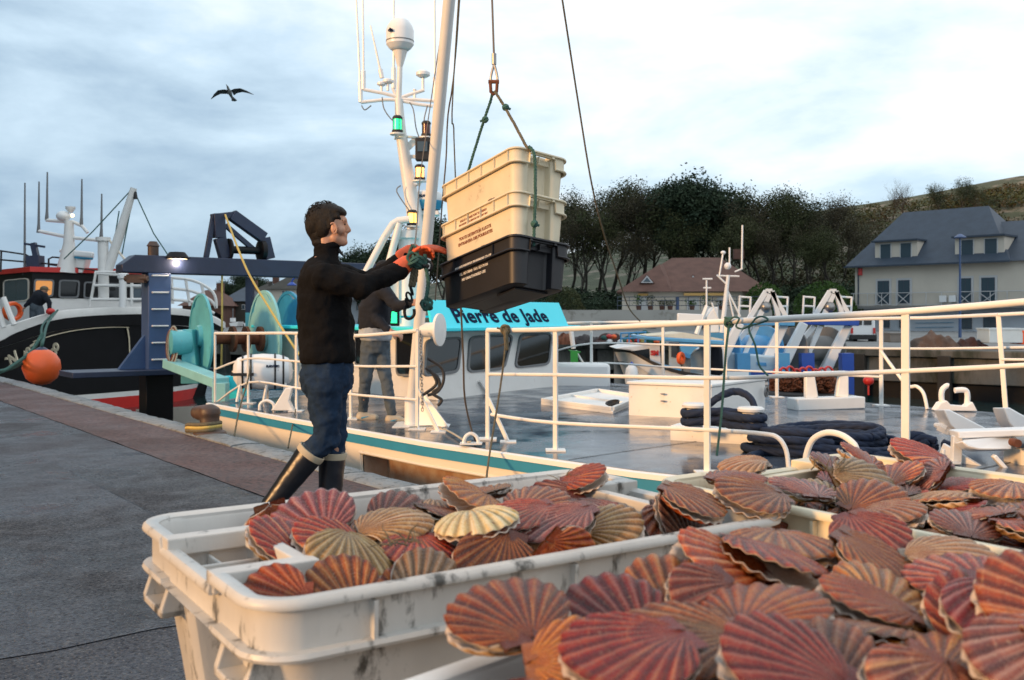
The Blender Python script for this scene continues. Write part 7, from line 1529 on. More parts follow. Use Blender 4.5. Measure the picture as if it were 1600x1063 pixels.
# roof: hipped
rl, rr_ = S(1412, 332, -4.5), S(1545, 322, -4.5); zr = rl.z; sl, sr = (rl-SA).dot(SE), (rr_-SA).dot(SE)
zr = (rl.z+rr_.z)/2
ev = [SP(-.6, .6, ze-.1), SP(sr+1.9+6, .6, ze-.1), SP(sr+1.9+6, -9.6, ze-.1), SP(-.6, -9.6, ze-.1)]
mb = MB(); a_, b_ = SP(sl, -4.5, zr), SP(sr, -4.5, zr); ev[1] = SP(sr+3.2, .6, ze-.1); ev[2] = SP(sr+3.2, -9.6, ze-.1)
mb.add([ev[0], ev[1], ev[2], ev[3], a_, b_], [(0, 1, 5, 4), (1, 2, 5), (2, 3, 4, 5), (3, 0, 4), (0, 3, 2, 1)]); part('roof', mb, M['slate'], HS, smooth=0)
mb = MB(); zr2 = S(1590, 345, -4.5).z; mb.add([SP(sr+1.2, .4, ze-.1), SP(sr+12, .4, ze-.1), SP(sr+12, -4.5, zr2), SP(sr-.5, -4.5, zr2), SP(sr+12, -9, ze-.1), SP(sr+1, -9, ze-.1)], [(0, 1, 2, 3), (3, 2, 4, 5), (0, 3, 5), (0, 5, 4, 1), (1, 4, 2)]); part('roof', mb, M['slate'], HS, smooth=0)
mb = MB(); mb.bar(SP(-.6, .66, ze-.12), SP(sr+3.2, .66, ze-.12), .12); mb.bar(S(1341, 418, .05), S(1341, 478, .05), .09); part('gutter', mb, M['slate'], HS)
def sl_win(x0, x1, y0, y1, par, off=0.0, surround=.14, cross=False):
    a, b = sx(x0), sx(x1); za, zb = S(x0, y1, off).z, S((x0+x1)/2, y0, off).z
    f = sbox('window', a-surround, b+surround, off+.02, off+.07, za-.05, zb+surround, M['surround'], par)
    f2 = sbox('frame', a, b, off+.072, off+.10, za, zb, M['slate'], f)
    for k in (0, 1):
        m_ = (a+b)/2; u0, u1 = (a+.05, m_-.03) if k == 0 else (m_+.03, b-.05); sbox('pane', u0, u1, off+.101, off+.108, za+.05, zb-.05, M['houseglass'], f)
    if cross:
        mb = MB(); o = off+.45; zc, zd = z1+.05, S(x0, 457, .25).z-.02
        mb.bar(SP(a-.1, .22, zc), SP(b+.1, .22, zd), .05); mb.bar(SP(a-.1, .24, zd), SP(b+.1, .24, zc), .05); mb.bar(SP(a-.1, .22, zc), SP(a-.1, .22, zd), .05); mb.bar(SP(b+.1, .22, zc), SP(b+.1, .22, zd), .05); part('balcony_cross', mb, M['surround'], HS)
for q in ((1372, 1390, 439, 475), (1404, 1422, 438, 474), (1500, 1518, 435, 472), (1534, 1555, 434, 471)): sl_win(*q, HS, 0, .16, True)
for q in ((1398, 1410, 491, 512), (1496, 1512, 490, 514), (1530, 1550, 490, 514), (1370, 1383, 492, 512)): sl_win(*q, HS, -.9, .05)
for x0, x1, yt, yb in ((1366, 1432, 378, 409), (1491, 1568, 371, 402)):
    a, b = sx(x0), sx(x1); za, zb = S((x0+x1)/2, yb, -.2).z, S((x0+x1)/2, yt, -.2).z; o = -.15
    d_ = sbox('dormer', a, b, o, -3.4, za, zb, M['wallbeige']); sbox('dormer_roof', a-.15, b+.15, o+.35, -3.6, zb+.004, zb+.14, M['slate'], d_)
    for (w0, w1) in ((.12, .40), (.60, .88)):
        f = sbox('window', a+(b-a)*w0, a+(b-a)*w1, o+.02, o+.06, za+.12, zb-.1, M['surround'], HS); sbox('pane', a+(b-a)*w0+.07, a+(b-a)*w1-.07, o+.062, o+.07, za+.18, zb-.16, M['houseglass'], f)
zra = S(1450, 457, .25).z
mb = MB(); mb.tube([SP(-.2, .25, zra), SP(L_, .25, zra)], .03, 6); mb2 = [mb]
part('balcony_rail', mb, M['surround'], HS)
mb = MB(); mb.tube([SP(-.2, .25, z1+.1), SP(L_, .25, z1+.1)], .025, 6); part('balcony_rail', mb, M['surround'], HS)
s_ = 0.0
while s_ < L_: mb = MB(); mb.bar(SP(s_, .25, z1), SP(s_, .25, zra), .04); part('baluster', mb, M['surround'], HS); s_ += 1.15
for x in (1475, 1490): sbox('ventilation_box', sx(x)-.25, sx(x)+.25, .02, .3, z1+.25, z1+.75, M['whiteclean'], HS, .02)
for y in (497, 505, 512): mb = MB(); mb.tube([S(1430, y, -.8), S(1490, y-1, -.8)], .02, 5); part('wall_wire', mb, M['turqblue'], HS)
mb = MB(); q_ = S(1344, 425, .1); mb.box(q_, (.28, .25, .55)); solo('wall_sign', mb, M['redpaint'], 'red sign box on the left corner of the slate roofed house', 'sign', bevel=.02)
# brown roofed house on its terrace
BA = Pd(965, 485, 84); BA.z = 0; BNn = V((-.12, -.993, 0)).normalized(); BE = V((.993, -.12, 0)).normalized()
def Bp(x, y, off=0.0): return plane_pt(x, y, BA, BNn, off)
def BP(s, off, z): return BA+BE*s+BNn*off+V((0, 0, z))
def bs(x): return (Bp(x, 480)-BA).dot(BE)
zb = Bp(1080, 485).z; zE = Bp(1080, 456).z; HB_ = thing('brown_roof_house', 'low cream house with big brown hipped roof and three triangular dormers', 'house', BP(6, 0, zb))
def bbox(name, s0, s1, o0, o1, z0, z1_, mat, par=None, bev=0):
    mb = MB(); mb.prism([BP(s0, o0, z0), BP(s1, o0, z0), BP(s1, o1, z0), BP(s0, o1, z0)], (0, 0, z1_-z0)); return part(name, mb, mat, par or HB_, smooth=0, bevel=bev)
bbox('wall', bs(972), bs(1160), 0, -9, zb, zE, M['wallbeige']); bbox('wall', bs(1155), bs(1182), -2, -9, zb, zE, M['wallbeige'])
zR = Bp(1080, 403, -5).z; zR2 = Bp(1028, 414, -3.0).z
s0, s1 = bs(963), bs(1205); ra, rb = (Bp(1050, 400, -5)-BA).dot(BE), (Bp(1125, 400, -5)-BA).dot(BE)
mb = MB(); mb.add([BP(s0, .7, zE), BP(s1, .7, zE), BP(s1, -10.5, zE), BP(s0, -10.5, zE), BP(ra, -5, zR), BP(rb, -5, zR)], [(0, 1, 5, 4), (1, 2, 5), (2, 3, 4, 5), (3, 0, 4), (0, 3, 2, 1)]); part('roof', mb, M['tile'], HB_, smooth=0)
r2_ = (Bp(1030, 413, -2.2)-BA).dot(BE); sm_ = bs(1048); mb = MB(); mb.add([BP(s0, .75, zE), BP(sm_, 1.2, zE), BP(r2_, -2.2, zR2), BP(sm_+.3, -6, zR2), BP(s0+1, -8, zE)], [(0, 1, 2), (1, 3, 2), (0, 2, 4), (2, 3, 4)]); part('roof', mb, M['tile'], HB_, smooth=0)
for x, w_ in ((1011, 12), (1083, 10), (1124, 10)):
    off = 1.0 if x < 1040 else -.9; c0, c1, c2 = Bp(x-w_, 443, off-.8), Bp(x+w_, 443, off-.8), Bp(x, 429, off-.8); mb = MB(); b_ = -BNn*3; mb.add([c0, c1, c2, c0+b_, c1+b_, c2+b_], [(0, 1, 2), (0, 2, 5, 3), (1, 4, 5, 2), (0, 3, 4, 1)]); d_ = part('dormer', mb, M['tile'], HB_, smooth=0)
    c = (c0+c1+c2)/3; mb = MB(); mb.prism([c+(p-c)*.82+BNn*.02 for p in (c0, c1, c2)], BNn*.06); part('frame', mb, M['surround'], d_, smooth=0); mb = MB(); mb.prism([c+(p-c)*.52+BNn*.081 for p in (c0, c1, c2)], BNn*.01); part('pane', mb, M['houseglass'], d_, smooth=0)
for x0, x1, y0, y1, mt in ((998, 1012, 463, 485, 'surround'), (1056, 1061, 464, 485, 'navylight'), (1073, 1092, 463, 485, 'surround'), (1120, 1138, 463, 485, 'surround')):
    bbox('door', bs(x0), bs(x1), .03, .09, zb, Bp(x0, y0).z, M[mt])
bbox('awning', bs(1068), bs(1131), .1, .6, zE-.35, zE-.12, M['awning']); bbox('awning', bs(997), bs(1013), .1, .5, zE-.35, zE-.15, M['awning'])
mb = MB(); mb.box(BP(ra+6, -5, zR+.3), (.9, .5, .9)); part('chimney', mb, M['tile'], HB_)
# terrace with retaining wall, railing and planters
TW = thing('retaining_wall', 'long pale retaining wall with dark openings below the brown roofed house', 'wall', BP(4, 8, 0))
bbox('wall', bs(875), bs(1190), 6, -12, -.05, zb, M['retain'], TW)
for x0, x1 in ((942, 997), (1008, 1022), (1080, 1110)): bbox('opening', bs(x0), bs(x1), 6.01, 6.06, Bp(x0, 513, 6).z, Bp(x0, 501, 6).z, M['navy'], TW)
part('lettering', text_mb('P', .35, (lambda q: (setattr(q, 'translation', Bp(971, 505, 6.1)), q)[1])(Matrix.Rotation(pi/2, 4, 'X')), .01), M['surround'], TW, smooth=0, fix=False) if 0 else None
for zz in (.35, .75, 1.05): mb = MB(); mb.tube([BP(bs(965), 5.8, zb+zz), BP(bs(1188), 5.8, zb+zz)], .03, 5); part('terrace_rail', mb, M['slate'], TW)
for i in range(14): mb = MB(); p = BP(bs(966)+i*.95, 5.8, zb); mb.bar(p, p+V((0, 0, 1.05)), .04); part('rail_post', mb, M['slate'], TW)
rk = random.Random(8)
for x, w_ in ((997, 8), (1014, 7), (1031, 5), (1043, 5), (1075, 6), (1096, 8), (1118, 5)):
    mb = MB(); c = BP(bs(x), 5.3, zb+.3)
    for _ in range(160): leafquads(mb, c+V((rk.gauss(0, .22), rk.gauss(0, .15), rk.uniform(.1, .9 if w_ > 6 else .5))), .05, 1, .14, rk)
    t0 = thing('potted_plant', '%s potted shrub from the left on the terrace of the brown roofed house' % ORD[[997, 1014, 1031, 1043, 1075, 1096, 1118].index(x)], 'potted plant', c-V((0, 0, .3)), 'potted shrubs on the terrace'); part('foliage', mb, M['leafolive' if w_ % 2 else 'leafgreen'], t0, smooth=0, fix=False)
    mb = MB(); mb.lathe([(0, -.3), (.18, -.3), (.24, .1), (0, .1)], Matrix.Translation(c), 10); part('pot', mb, M['tile'], t0)
# houses on the left, seen under the gantry
def simple_house(label, x0, x1, ye, yr, yb, d, wallm, roofm, wins, gable=False):
    a, b = Pd(x0, yb, d), Pd(x1, yb, d); zE_, zR_ = Pd(x0, ye, d).z, Pd(x0, yr, d).z; a.z = b.z = 0; Dp = 7
    h = thing('house', label, 'house', (a+b)/2); mb = MB(); mb.prism([a, b, b+V((0, Dp, 0)), a+V((0, Dp, 0))], (0, 0, zE_)); part('wall', mb, wallm, h, smooth=0)
    mb = MB(); o = .4; A_, B_ = a+V((-o, -o, zE_)), b+V((o, -o, zE_)); C2_, D2_ = B_+V((0, Dp+2*o, 0)), A_+V((0, Dp+2*o, 0)); r1, r2 = a+V((1.2, Dp/2, zR_)), b+V((-1.2, Dp/2, zR_)); mb.add([A_, B_, C2_, D2_, r1, r2], [(0, 1, 5, 4), (1, 2, 5), (2, 3, 4, 5), (3, 0, 4), (3, 2, 1, 0)]); rf = part('roof', mb, roofm, h, smooth=0)
    mb = MB(); mb.box((r1+r2)/2+V((.8, 0, .2)), (.7, .5, 1)); part('chimney', mb, M['tile'], rf)
    for wx0, wx1, wy0, wy1 in wins:
        q = [Pd(wx0, wy0, d-.03), Pd(wx1, wy0, d-.03), Pd(wx1, wy1, d-.03), Pd(wx0, wy1, d-.03)]; mb = MB(); mb.prism(q, (0, -.06, 0)); f = part('window', mb, M['surround'], h, smooth=0); c = sum(q, V())/4; mb = MB(); mb.prism([c+(p-c)*.8+V((0, -.065, 0)) for p in q], (0, -.01, 0)); part('pane', mb, M['houseglass'], f, smooth=0)
simple_house('house with blue slate roof left of the middle gantry leg', 350, 392, 471, 447, 500, 100, M['darktile'], M['slate'], [(362, 366, 476, 484), (378, 383, 476, 484)])
simple_house('cream house with dark brown roof right of the middle gantry leg', 420, 490, 452, 431, 500, 104, M['wallbeige'], M['darktile'], [(441, 444, 454, 461), (446, 449, 454, 461), (455, 458, 456, 463), (462, 470, 470, 492)])
simple_house('red brown roofed house behind the bow rail of the black boat', 285, 345, 478, 452, 505, 95, M['tile'], M['tile'], [])
simple_house('small pale house between the slate roof and the cream house', 398, 420, 455, 438, 500, 112, M['wallbeige'], M['darktile'], [(401, 404, 458, 463)])
simple_house('dark roofed house beyond the person in the fleece', 545, 600, 470, 448, 505, 96, M['wallwhite'], M['slate'], [(556, 562, 476, 486)])
for x, w_, yt in ((358, 10, 482), (380, 16, 478), (428, 14, 490), (440, 10, 484)):
    mb = MB(); mb.prism([Pd(x, 505, 88), Pd(x+w_*1.3, 503, 88), Pd(x+w_*1.2, 510, 88), Pd(x+2, 510, 88)], (0, 2, 0)); b0 = thing('moored_boat', 'tiny white boat moored below the left houses, %s from the left' % ORD[[358, 380, 428, 440].index(x)], 'boat', Pd(x+w_/2, 510, 88), 'small white boats moored below the houses'); part('hull', mb, M['whiteclean'], b0, smooth=0)
    mb = MB(); mb.box(Pd(x+w_*.6, 500, 88.5), (w_*.03, .8, .35)); part('cabin', mb, M['whiteclean'], b0, smooth=0); mb = MB(); mb.tube([Pd(x+w_*.6, 502, 88.5), Pd(x+w_*.6, yt, 88.5)], .05, 5); part('mast', mb, M['grey'], b0)
for i, (x, yt, d, kd, lb) in enumerate(((372, 428, 115, 'dark', 'dark tree above the blue slate roof under the gantry'), (386, 430, 118, 'dark', 'dark tree right beside the middle gantry leg'), (403, 436, 120, 'brown', 'brown tree behind the middle gantry leg'), (335, 470, 120, 'olive', 'low tree left of the blue slate roofed house'), (590, 385, 90, 'dark', 'tall dark evergreen behind the pipe frame'), (622, 372, 88, 'dark', 'dark evergreen between pipe frame and mast'), (655, 340, 90, 'dark', 'dark tree top just left of the hanging crates'), (560, 405, 95, 'dark', 'lower dark tree left of the pipe frame'), (690, 352, 92, 'olive', 'tree behind the hanging crates'), (740, 330, 100, 'olive', 'tree hidden mostly behind the hoisted stack'))):
    b_ = Pd(x, HY, d); b_.z = max(0, terr(b_.x, b_.y)-.1); h = Pd(x, yt, d).z-b_.z; tree(kd, i % 3, b_, lb, None, i*.9, h/{'brown': 12, 'olive': 12, 'dark': 14}[kd])
# lamp posts
def lamp(x, y0, y1, d, label, arm):
    l = thing('street_lamp', label, 'street lamp', Pd(x, y1, d)); a_, b_ = Pd(x, y1, d), Pd(x, y0, d); mb = MB(); mb.tube([a_, a_+(b_-a_)*.3, b_], [.085, .065, .045], 10); part('post', mb, ROY if arm else M['navylight'], l)
    k = d/F; mb = MB(); mb.tube(smoothpts([b_, b_+V((-6*k*arm, 0, 2*k)), b_+V((-11*k*arm, 0, -2*k)), b_+V((-12*k*arm, 0, -6*k))], 4) if arm else [b_, b_+V((.3, 0, .02))], .05, 8); part('arm', mb, ROY if arm else M['navylight'], l)
    mb = MB(); mb.lathe([(0, .14), (.12, .1), (.32, -.05), (.30, -.10), (0, -.12)], Matrix.Translation(b_+(V((-12*k, 0, -8*k)) if arm else V((0, 0, .05)))), 14); part('lamp_head', mb, ROY if arm else M['navylight'], l)
lamp(1500, 371, 530, 52, 'tall blue street lamp in front of the slate roofed house', 0); lamp(468, 436, 510, 62, 'blue street lamp with curved arm left of the person in the fleece', 1)
# van, nets and crates on the far quay
vd = 44; VN = thing('van', 'white van parked at the left end of the slate roofed house', 'van', Pd(1345, 530, vd)); k = vd/F
mb = MB(); mb.prism([Pd(x, y, vd) for x, y in ((1330, 503), (1334, 495), (1362, 494), (1368, 500), (1369, 528), (1328, 528))], (0, 3.8, 0)); part('body', mb, M['whiteclean'], VN, bevel=.08)
mb = MB(); mb.prism([Pd(x, y, vd-.03) for x, y in ((1335, 498), (1347, 498), (1347, 508), (1334, 508))], (0, .03, 0)); part('rear_window', mb, M['glass'], VN); mb = MB(); mb.prism([Pd(x, y, vd-.03) for x, y in ((1350, 498), (1362, 498), (1362, 508), (1350, 508))], (0, .03, 0)); part('rear_window', mb, M['glass'], VN)
for x in (1331, 1366): mb = MB(); mb.box(Pd(x, 517, vd-.03), (.10, .05, .26)); part('tail_light', mb, M['redpaint'], VN)
mb = MB(); mb.box(Pd(1348, 527, vd-.05), (1.2, .15, .22)); part('bumper', mb, M['rubber'], VN, bevel=.03)
for x in (1333, 1363): mb = MB(); mb.lathe([(0, -.1), (.30, -.1), (.30, .1), (0, .1)], Matrix.Translation(Pd(x, 528, vd+.5)) @ Matrix.Rotation(pi/2, 4, 'Y'), 16); part('wheel', mb, M['rubber'], VN)
M['netred'] = pm('brown_net', (.07, .03, .025), .95, var=(4, .5), bump=(14, 1, .06)); M['netgreen'] = pm('green_net', (.02, .13, .085), .95, var=(4, .5), bump=(14, 1, .06)); M['tarp'] = pm('brown_tarpaulin', (.13, .075, .05), .8, var=(2, .4), bump=(4, .8, .08)); M['netgrey'] = pm('grey_net', (.075, .065, .065), .95, var=(3, .5), bump=(12, 1, .06))
def heap(name, label, cat, x0, x1, yt, yb, d, mat, seed, dep=1.2):
    mb = MB(); rows = []; a = Pd(x0, yb, d); b = Pd(x1, yb, d); h = Pd(x0, yt, d).z-a.z
    for j in range(13):
        v = j/12; rows.append([])
        for i in range(25):
            u = i/24; e_ = max(0, sin(pi*u))**.45*max(0, sin(pi*v))**.6; z = h*e_*(.75+.5*noise.noise(V((u*5, v*3, seed))))+.02
            rows[-1].append(V((a.x+(b.x-a.x)*u, a.y+(b.y-a.y)*u+dep*(v-.2)+.15*noise.noise(V((u*7, v*7, seed))), a.z+z)))
    mb.grid(rows); return solo(name, mb, mat, label, cat, smooth=60)
for args in (('fishing_net', 'dark brown heap of net on the far quay left of the green net', 'net', 930, 982, 521, 537, 40.5, 'netred', 1), ('fishing_net', 'green fishing net heaped behind the small blue and white boat', 'net', 975, 1040, 512, 537, 39, 'netgreen', 2), ('fishing_net', 'grey net heap at the left end of the far quay nets', 'net', 893, 940, 520, 538, 42, 'netgrey', 3), ('fishing_net', 'rusty brown gear heap right of the turquoise name board', 'gear heap', 868, 900, 517, 539, 41.5, 'rust', 4), ('tarpaulin', 'brown tarpaulin heap on the far quay below the slate roofed house', 'tarpaulin', 1432, 1500, 516, 545, 34, 'tarp', 5), ('tarpaulin', 'low dark heap right of the brown tarpaulin', 'tarpaulin', 1500, 1545, 527, 546, 34, 'netred', 6)):
    heap(*args[:8-0], M[args[8]], args[9])
for i, x in enumerate((988, 1003, 1019)):
    pass
RK = thing('blue_rack', 'sky blue tubular rack in front of the green net', 'rack', Pd(1000, 537, 37))
for l in (((970, 520), (970, 538)), ((983, 520), (983, 538)), ((997, 519), (997, 538)), ((1008, 519), (1008, 537)), ((969, 521), (1010, 519)), ((969, 529), (1010, 528))): mb = MB(); mb.tube([Pd(x, y, 37) for x, y in l], .035, 6); part('tube', mb, BLU, RK)
rk = random.Random(2)
for i in range(16):
    x = rk.uniform(935, 1030); mb = MB(); mb.ball(Pd(x, rk.uniform(524, 535), 38.6), (.13, .12, .10), n=8, k=6); c_ = rk.choice(('orange', 'ropegreen', 'ropeyellow', 'whiteclean', 'redpaint')); solo('net_float', mb, M[c_], {'orange': 'orange', 'ropegreen': 'dark green', 'ropeyellow': 'yellow', 'whiteclean': 'white', 'redpaint': 'red'}[c_]+' net float lying among the nets on the far quay', 'float', 'net floats among the far nets')
for i, (x, y, w_, h_, c_, lb) in enumerate(((1562, 525, 54, 22, LBL, 'pale blue stacked fish box pallet right of the brown tarpaulin'), (1600, 528, 26, 20, M['orange'], 'orange red box at the right end of the far quay'), (1395, 528, 26, 14, M['farground'], 'grey low container beside the white van'))):
    k = 33.2/F; mb = MB(); mb.box(Pd(x, y, 34.0), (w_*k, .9, h_*k)); o = thing('quay_box', lb, 'box', Pd(x, y+h_/2, 34.0)); part('body', mb, c_, o, bevel=.03); mb = MB(); mb.box(Pd(x, y-h_*.5, 34.0), (w_*k*1.04, .95, .06)); part('rim', mb, c_, o)
# green post and small barge beyond the wheelhouse
gp_ = thing('green_davit', 'bright green post with a white strut beyond the wheelhouse roof', 'davit', Pd(897, 570, 24)); mb = MB(); mb.bar(Pd(897, 548, 24), Pd(898, 640, 24), .18); mb.prism([Pd(888, 547, 24), Pd(908, 550, 24), Pd(900, 556, 24)], (0, .2, 0)); part('post', mb, pm('bright_green_paint', (.03, .30, .05), .5), gp_); mb = MB(); mb.tube([Pd(892, 515, 24), Pd(896, 545, 24)], .06, 8); mb.tube([Pd(899, 548, 24), Pd(911, 567, 24)], .03, 6); part('strut', mb, M['whiteclean'], gp_)
# ================================================================== SMALL THINGS NEAR
# bollard on the quay
bp_ = Pz(325, 680, .016); BO = thing('quay_bollard', 'rusty iron mooring bollard with yellow rope on the kerb of the quay', 'bollard', bp_); k = bp_.y/F
c = Pz(328, 678, .016); mb = MB()
mb.lathe([(0, -.02), (.17, -.02), (.16, .02), (.10, .05), (.092, .20), (.10, .26), (0, .27)], Matrix.Translation(c), 24); mb.capsule(c+V((-.15, .08, .205)), c+V((.0, 0, .20)), .07, .10, 20, 6); mb.ball(c+V((.0, 0, .21)), (.105, .105, .085), n=20, k=10)
o = remesh('casting', mb, M['bollard'], BO, .014, 3)
for i in range(3): mb = MB(); mb.tube(smoothpts([c+V((.10, .03, .05+.03*i)), c+V((.04, -.11, .05+.03*i)), c+V((-.08, -.10, .04+.03*i)), c+V((-.22, .02, .03+.03*i)), c+V((-.26, .12, .02+.02*i)), c+V((-.16, .26, .02+.02*i))], 5), .020, 7); part('rope_turn', mb, M['ropekhaki' if i % 2 == 0 else 'ropeyellow'], BO)
# mooring ropes and lines
rope('mooring_line', [Pd(392, 570, 12.9), Pd(386, 600, 12.4), Pd(374, 640, 11.8), Pd(366, 682, 10.9)], .011, M['ropekhaki'], 'khaki rope hanging from the left railing past the hull to the quay')
rope('mooring_line', [Pd(462, 640, 11.6), Pd(458, 660, 11.2), Pd(450, 700, 9.6)], .009, M['ropekhaki'], 'thin khaki rope over the gunwale behind the person in the fleece')
t_ = N_(790, 516, 5.36)
rope('hanging_rope', [t_+V((0, -.03, .02)), N_(789, 545, 5.30), N_(784, 590, 5.25), N_(773, 660, 5.1), N_(765, 710, 4.9), N_(760, 748, 4.7)], .010, M['ropekhaki'], 'khaki rope hanging from the near railing down over the teal stripe')
part_k = thing('rope_knot', 'frayed khaki knot tied round the near railing', 'knot', t_); part('coil', knotball(t_, .035, .012, 9, 12), M['ropekhaki'], part_k, fix=False)
mb = MB(); mb.capsule(t_+V((0, -.03, -.02)), t_+V((.01, -.04, -.17)), .022, .020); mb.tube([t_, t_+V((-.08, 0, .02))], .010, 6); part('tail', mb, M['ropekhaki'], part_k)
tg = N_(1140, 503, 5.5)
gk = thing('rope_knot', 'green rope knotted and looped along the near railing', 'knot', tg); part('coil', knotball(tg, .034, .008, 9, 21), M['ropegreen'], gk, fix=False)
mb = MB(); mb.tube(smoothpts([N_(x, y, 5.46) for x, y in ((1138, 503), (1146, 496), (1155, 498), (1150, 510), (1160, 514), (1172, 508), (1182, 497), (1192, 495), (1200, 500), (1185, 506), (1170, 513), (1180, 540), (1186, 570), (1196, 583), (1200, 587))], 4), .007, 6); part('loops', mb, M['ropegreen'], gk)
rope('hanging_rope', [tg, N_(1135, 540, 5.45), N_(1132, 580, 5.45), N_(1128, 640, 5.4), N_(1120, 712, 5.3)], .010, M['ropegreen'], 'light green rope hanging from the near railing in front of the dark blue rope')
rope('slack_wire', [Pd(874, -30, 8), Pd(905, 170, 8.6), Pd(925, 290, 9), Pd(945, 370, 9.6), Pd(965, 430, 10.4), Pd(982, 480, 11.3), Pd(1000, 502, 12.6)], .0085, M['ropekhaki'], 'dark slack rope curving down across the wood to the far railing', sm=6, twist=False)
rope('slack_wire', [Pd(720, 478, 7.6), Pd(724, 560, 7.9), Pd(726, 620, 8.2), Pd(735, 665, 8.6), Pd(743, 690, 8.95)], .008, M['wire'], 'thin brown hose hanging from the black crate to the deck', sm=5, twist=False)
rope('slack_wire', [BTIP, Pd(714, 60, 8.3), Pd(700, 180, 8.9), Pd(697, 248, 9.2), Pd(690, 330, 9.5), Pd(680, 470, 9.9)], .007, M['wire'], 'dark wire close to the right side of the boom', sm=4, twist=False)
rope('slack_wire', [BTIP, Pd(709, 120, 8.2), Pd(709, 200, 8.5), Pd(711, 262, 8.6), Pd(716, 400, 8.8), Pd(720, 478, 8.8)], .006, M['ropekhaki'], 'tan line between boom and hanging crates', sm=4, twist=False)
rope('deck_line', [Pz(640, 668, .05), Pz(680, 666, .05), Pz(705, 676, .05), Pz(728, 690, .05), Pz(736, 690, .06)], .010, M['ropewhite'], 'pale rope lying on the deck from the shoes to the ring')
p = Pz(736, 693, .04); mb = MB(); mb.tube(smoothpts([p+V((-.07, 0, 0)), p+V((-.05, 0, .06)), p+V((0, 0, .09)), p+V((.05, 0, .06)), p+V((.07, 0, 0))], 4), .016, 8); mb.box(p, (.2, .12, .012)); solo('deck_ring', mb, M['white'], 'white mooring ring on the deck edge by the thin hose', 'ring')
for i, l in enumerate((((668, 560), (690, 575), (693, 595), (684, 612), (668, 618)), ((665, 575), (684, 590), (686, 605), (676, 615), (690, 625), (684, 634)), ((672, 578), (682, 600), (660, 618)))):
    mb = MB(); mb.tube(smoothpts([Pd(x, y, 9.9) for x, y in l], 5), .016, 8); solo('hydraulic_hose', mb, M['rubber'], ('black hose looping widest beside the boom foot', 'black hose hanging lowest beside the boom foot', 'short black hose curl beside the boom foot')[i], 'hose', 'black hoses by the boom')
# chain down the rail end
ch_ = thing('chain', 'rusty galvanised chain hanging down the end post of the left railing', 'chain', N_(657, 650, 5.3)); P0 = N_(657, 520, 5.30); P1 = N_(660, 640, 5.32)
for i in range(26):
    c = P0.lerp(P1, i/25); e2 = V((1, 0, 0)) if i % 2 else V((0, 1, 0)); part('chain_link', link(c, V((0, 0, 1)), e2, .021, .011, .0042), M['steel'], ch_, smooth=60)
# dark blue mooring rope: turns round the posts and a coil on deck
RBm = thing('mooring_rope', 'thick dark blue mooring rope coiled on the deck and turned round the white posts', 'rope', Pz(1320, 715, .02))
def thick(pts, r, sm=6, nm='rope_turn'):
    mb = MB(); pp = smoothpts(pts, sm); 
    for s in range(3): mb.tube([p+V((0, cos(i*.75+s*2.09), sin(i*.75+s*2.09)))*r*.30 for i, p in enumerate(pp)], r*.78, 7)
    return part(nm, mb, M['ropeblue'], RBm, fix=False, smooth=70)
a0, b0 = BL
for i in range(2):
    z = V((0, 0, .09+.075*i)); r_ = .115; q = []
    d1 = (b0-a0).normalized(); d2 = V((-d1.y, d1.x, 0))
    pts_ = [a0+z-d1*r_, a0+z+d2*r_*.9, (a0+b0)/2+z, b0+z-d2*r_, b0+z+d1*r_, b0+z+d2*r_, (a0+b0)/2+z+V((0, 0, .03)), a0+z-d2*r_, a0+z-d1*r_*1.02]; thick(pts_, .036)
thick([N_(1146, 634, 6.3), N_(1165, 618, 6.3), N_(1185, 622, 6.3), N_(1190, 645, 6.2), N_(1196, 668, 6.1), N_(1215, 682, 6.0), N_(1232, 672, 6.1), N_(1228, 660, 6.2)] if 0 else [Pd(1098, 640, 8.7), Pd(1125, 620, 8.6), Pd(1150, 612, 8.6), Pd(1172, 622, 8.5), Pd(1182, 645, 8.4), Pd(1190, 668, 8.3), Pd(1205, 676, 8.3), Pd(1228, 672, 8.4), Pd(1234, 682, 8.3), Pd(1225, 690, 8.2)], .034)
rk = random.Random(6)
for lay in range(4):
    for j in range(3 if lay < 3 else 2):
        cx_, cy_ = Pz(1290+rk.uniform(-22, 22), 706, .05).xy; rx = .62-.10*j-.05*lay+rk.uniform(-.04, .04); ry = .46-.09*j-.03*lay; pts_ = []
        ph = rk.random()*6; sp = rk.uniform(.88, 1.1)
        for i in range(22):
            t = 2*pi*sp*i/21+ph; pts_.append(V((cx_+rx*cos(t)+.04*sin(3*t+j), cy_+ry*sin(t)+.03*cos(2*t+lay), .07+.052*lay+.02*sin(t*2+j))))
        thick(pts_, .034, 3)
for i in range(3):
    c = Pd(1437+i*6, 700+i*4, 7.6); thick([c+V((.13*cos(t+i)+.03*i, .10*sin(t), .09*sin(t*1+i))) for t in [k*.7 for k in range(9)]], .034, 3)
thick([Pz(1340, 706, .1), Pz(1380, 712, .08), Pz(1410, 708, .08), Pz(1435, 712, .1)], .034); thick([Pz(1170, 714, .08), Pz(1200, 707, .06), Pz(1240, 712, .06), Pz(1270, 716, .06)], .034)
# yellow line and dangling line at the stern gantry
rope('yellow_line', [Pu(352, 336, 16.7), Pd(385, 420, 15.6), Pd(420, 480, 14.8), Pd(450, 528, 14), Pd(468, 555, 13.4)], .018, M['ropeyellow'], 'yellow rope running from the gantry top down past the net drums', twist=False)
rope('yellow_line', [Pu(347, 427, 16.7), Pu(347, 500, 16.6), Pu(346, 572, 16.6)], .018, M['ropeyellow'], 'ochre rope hanging straight down under the gantry beam', twist=False, sm=0)
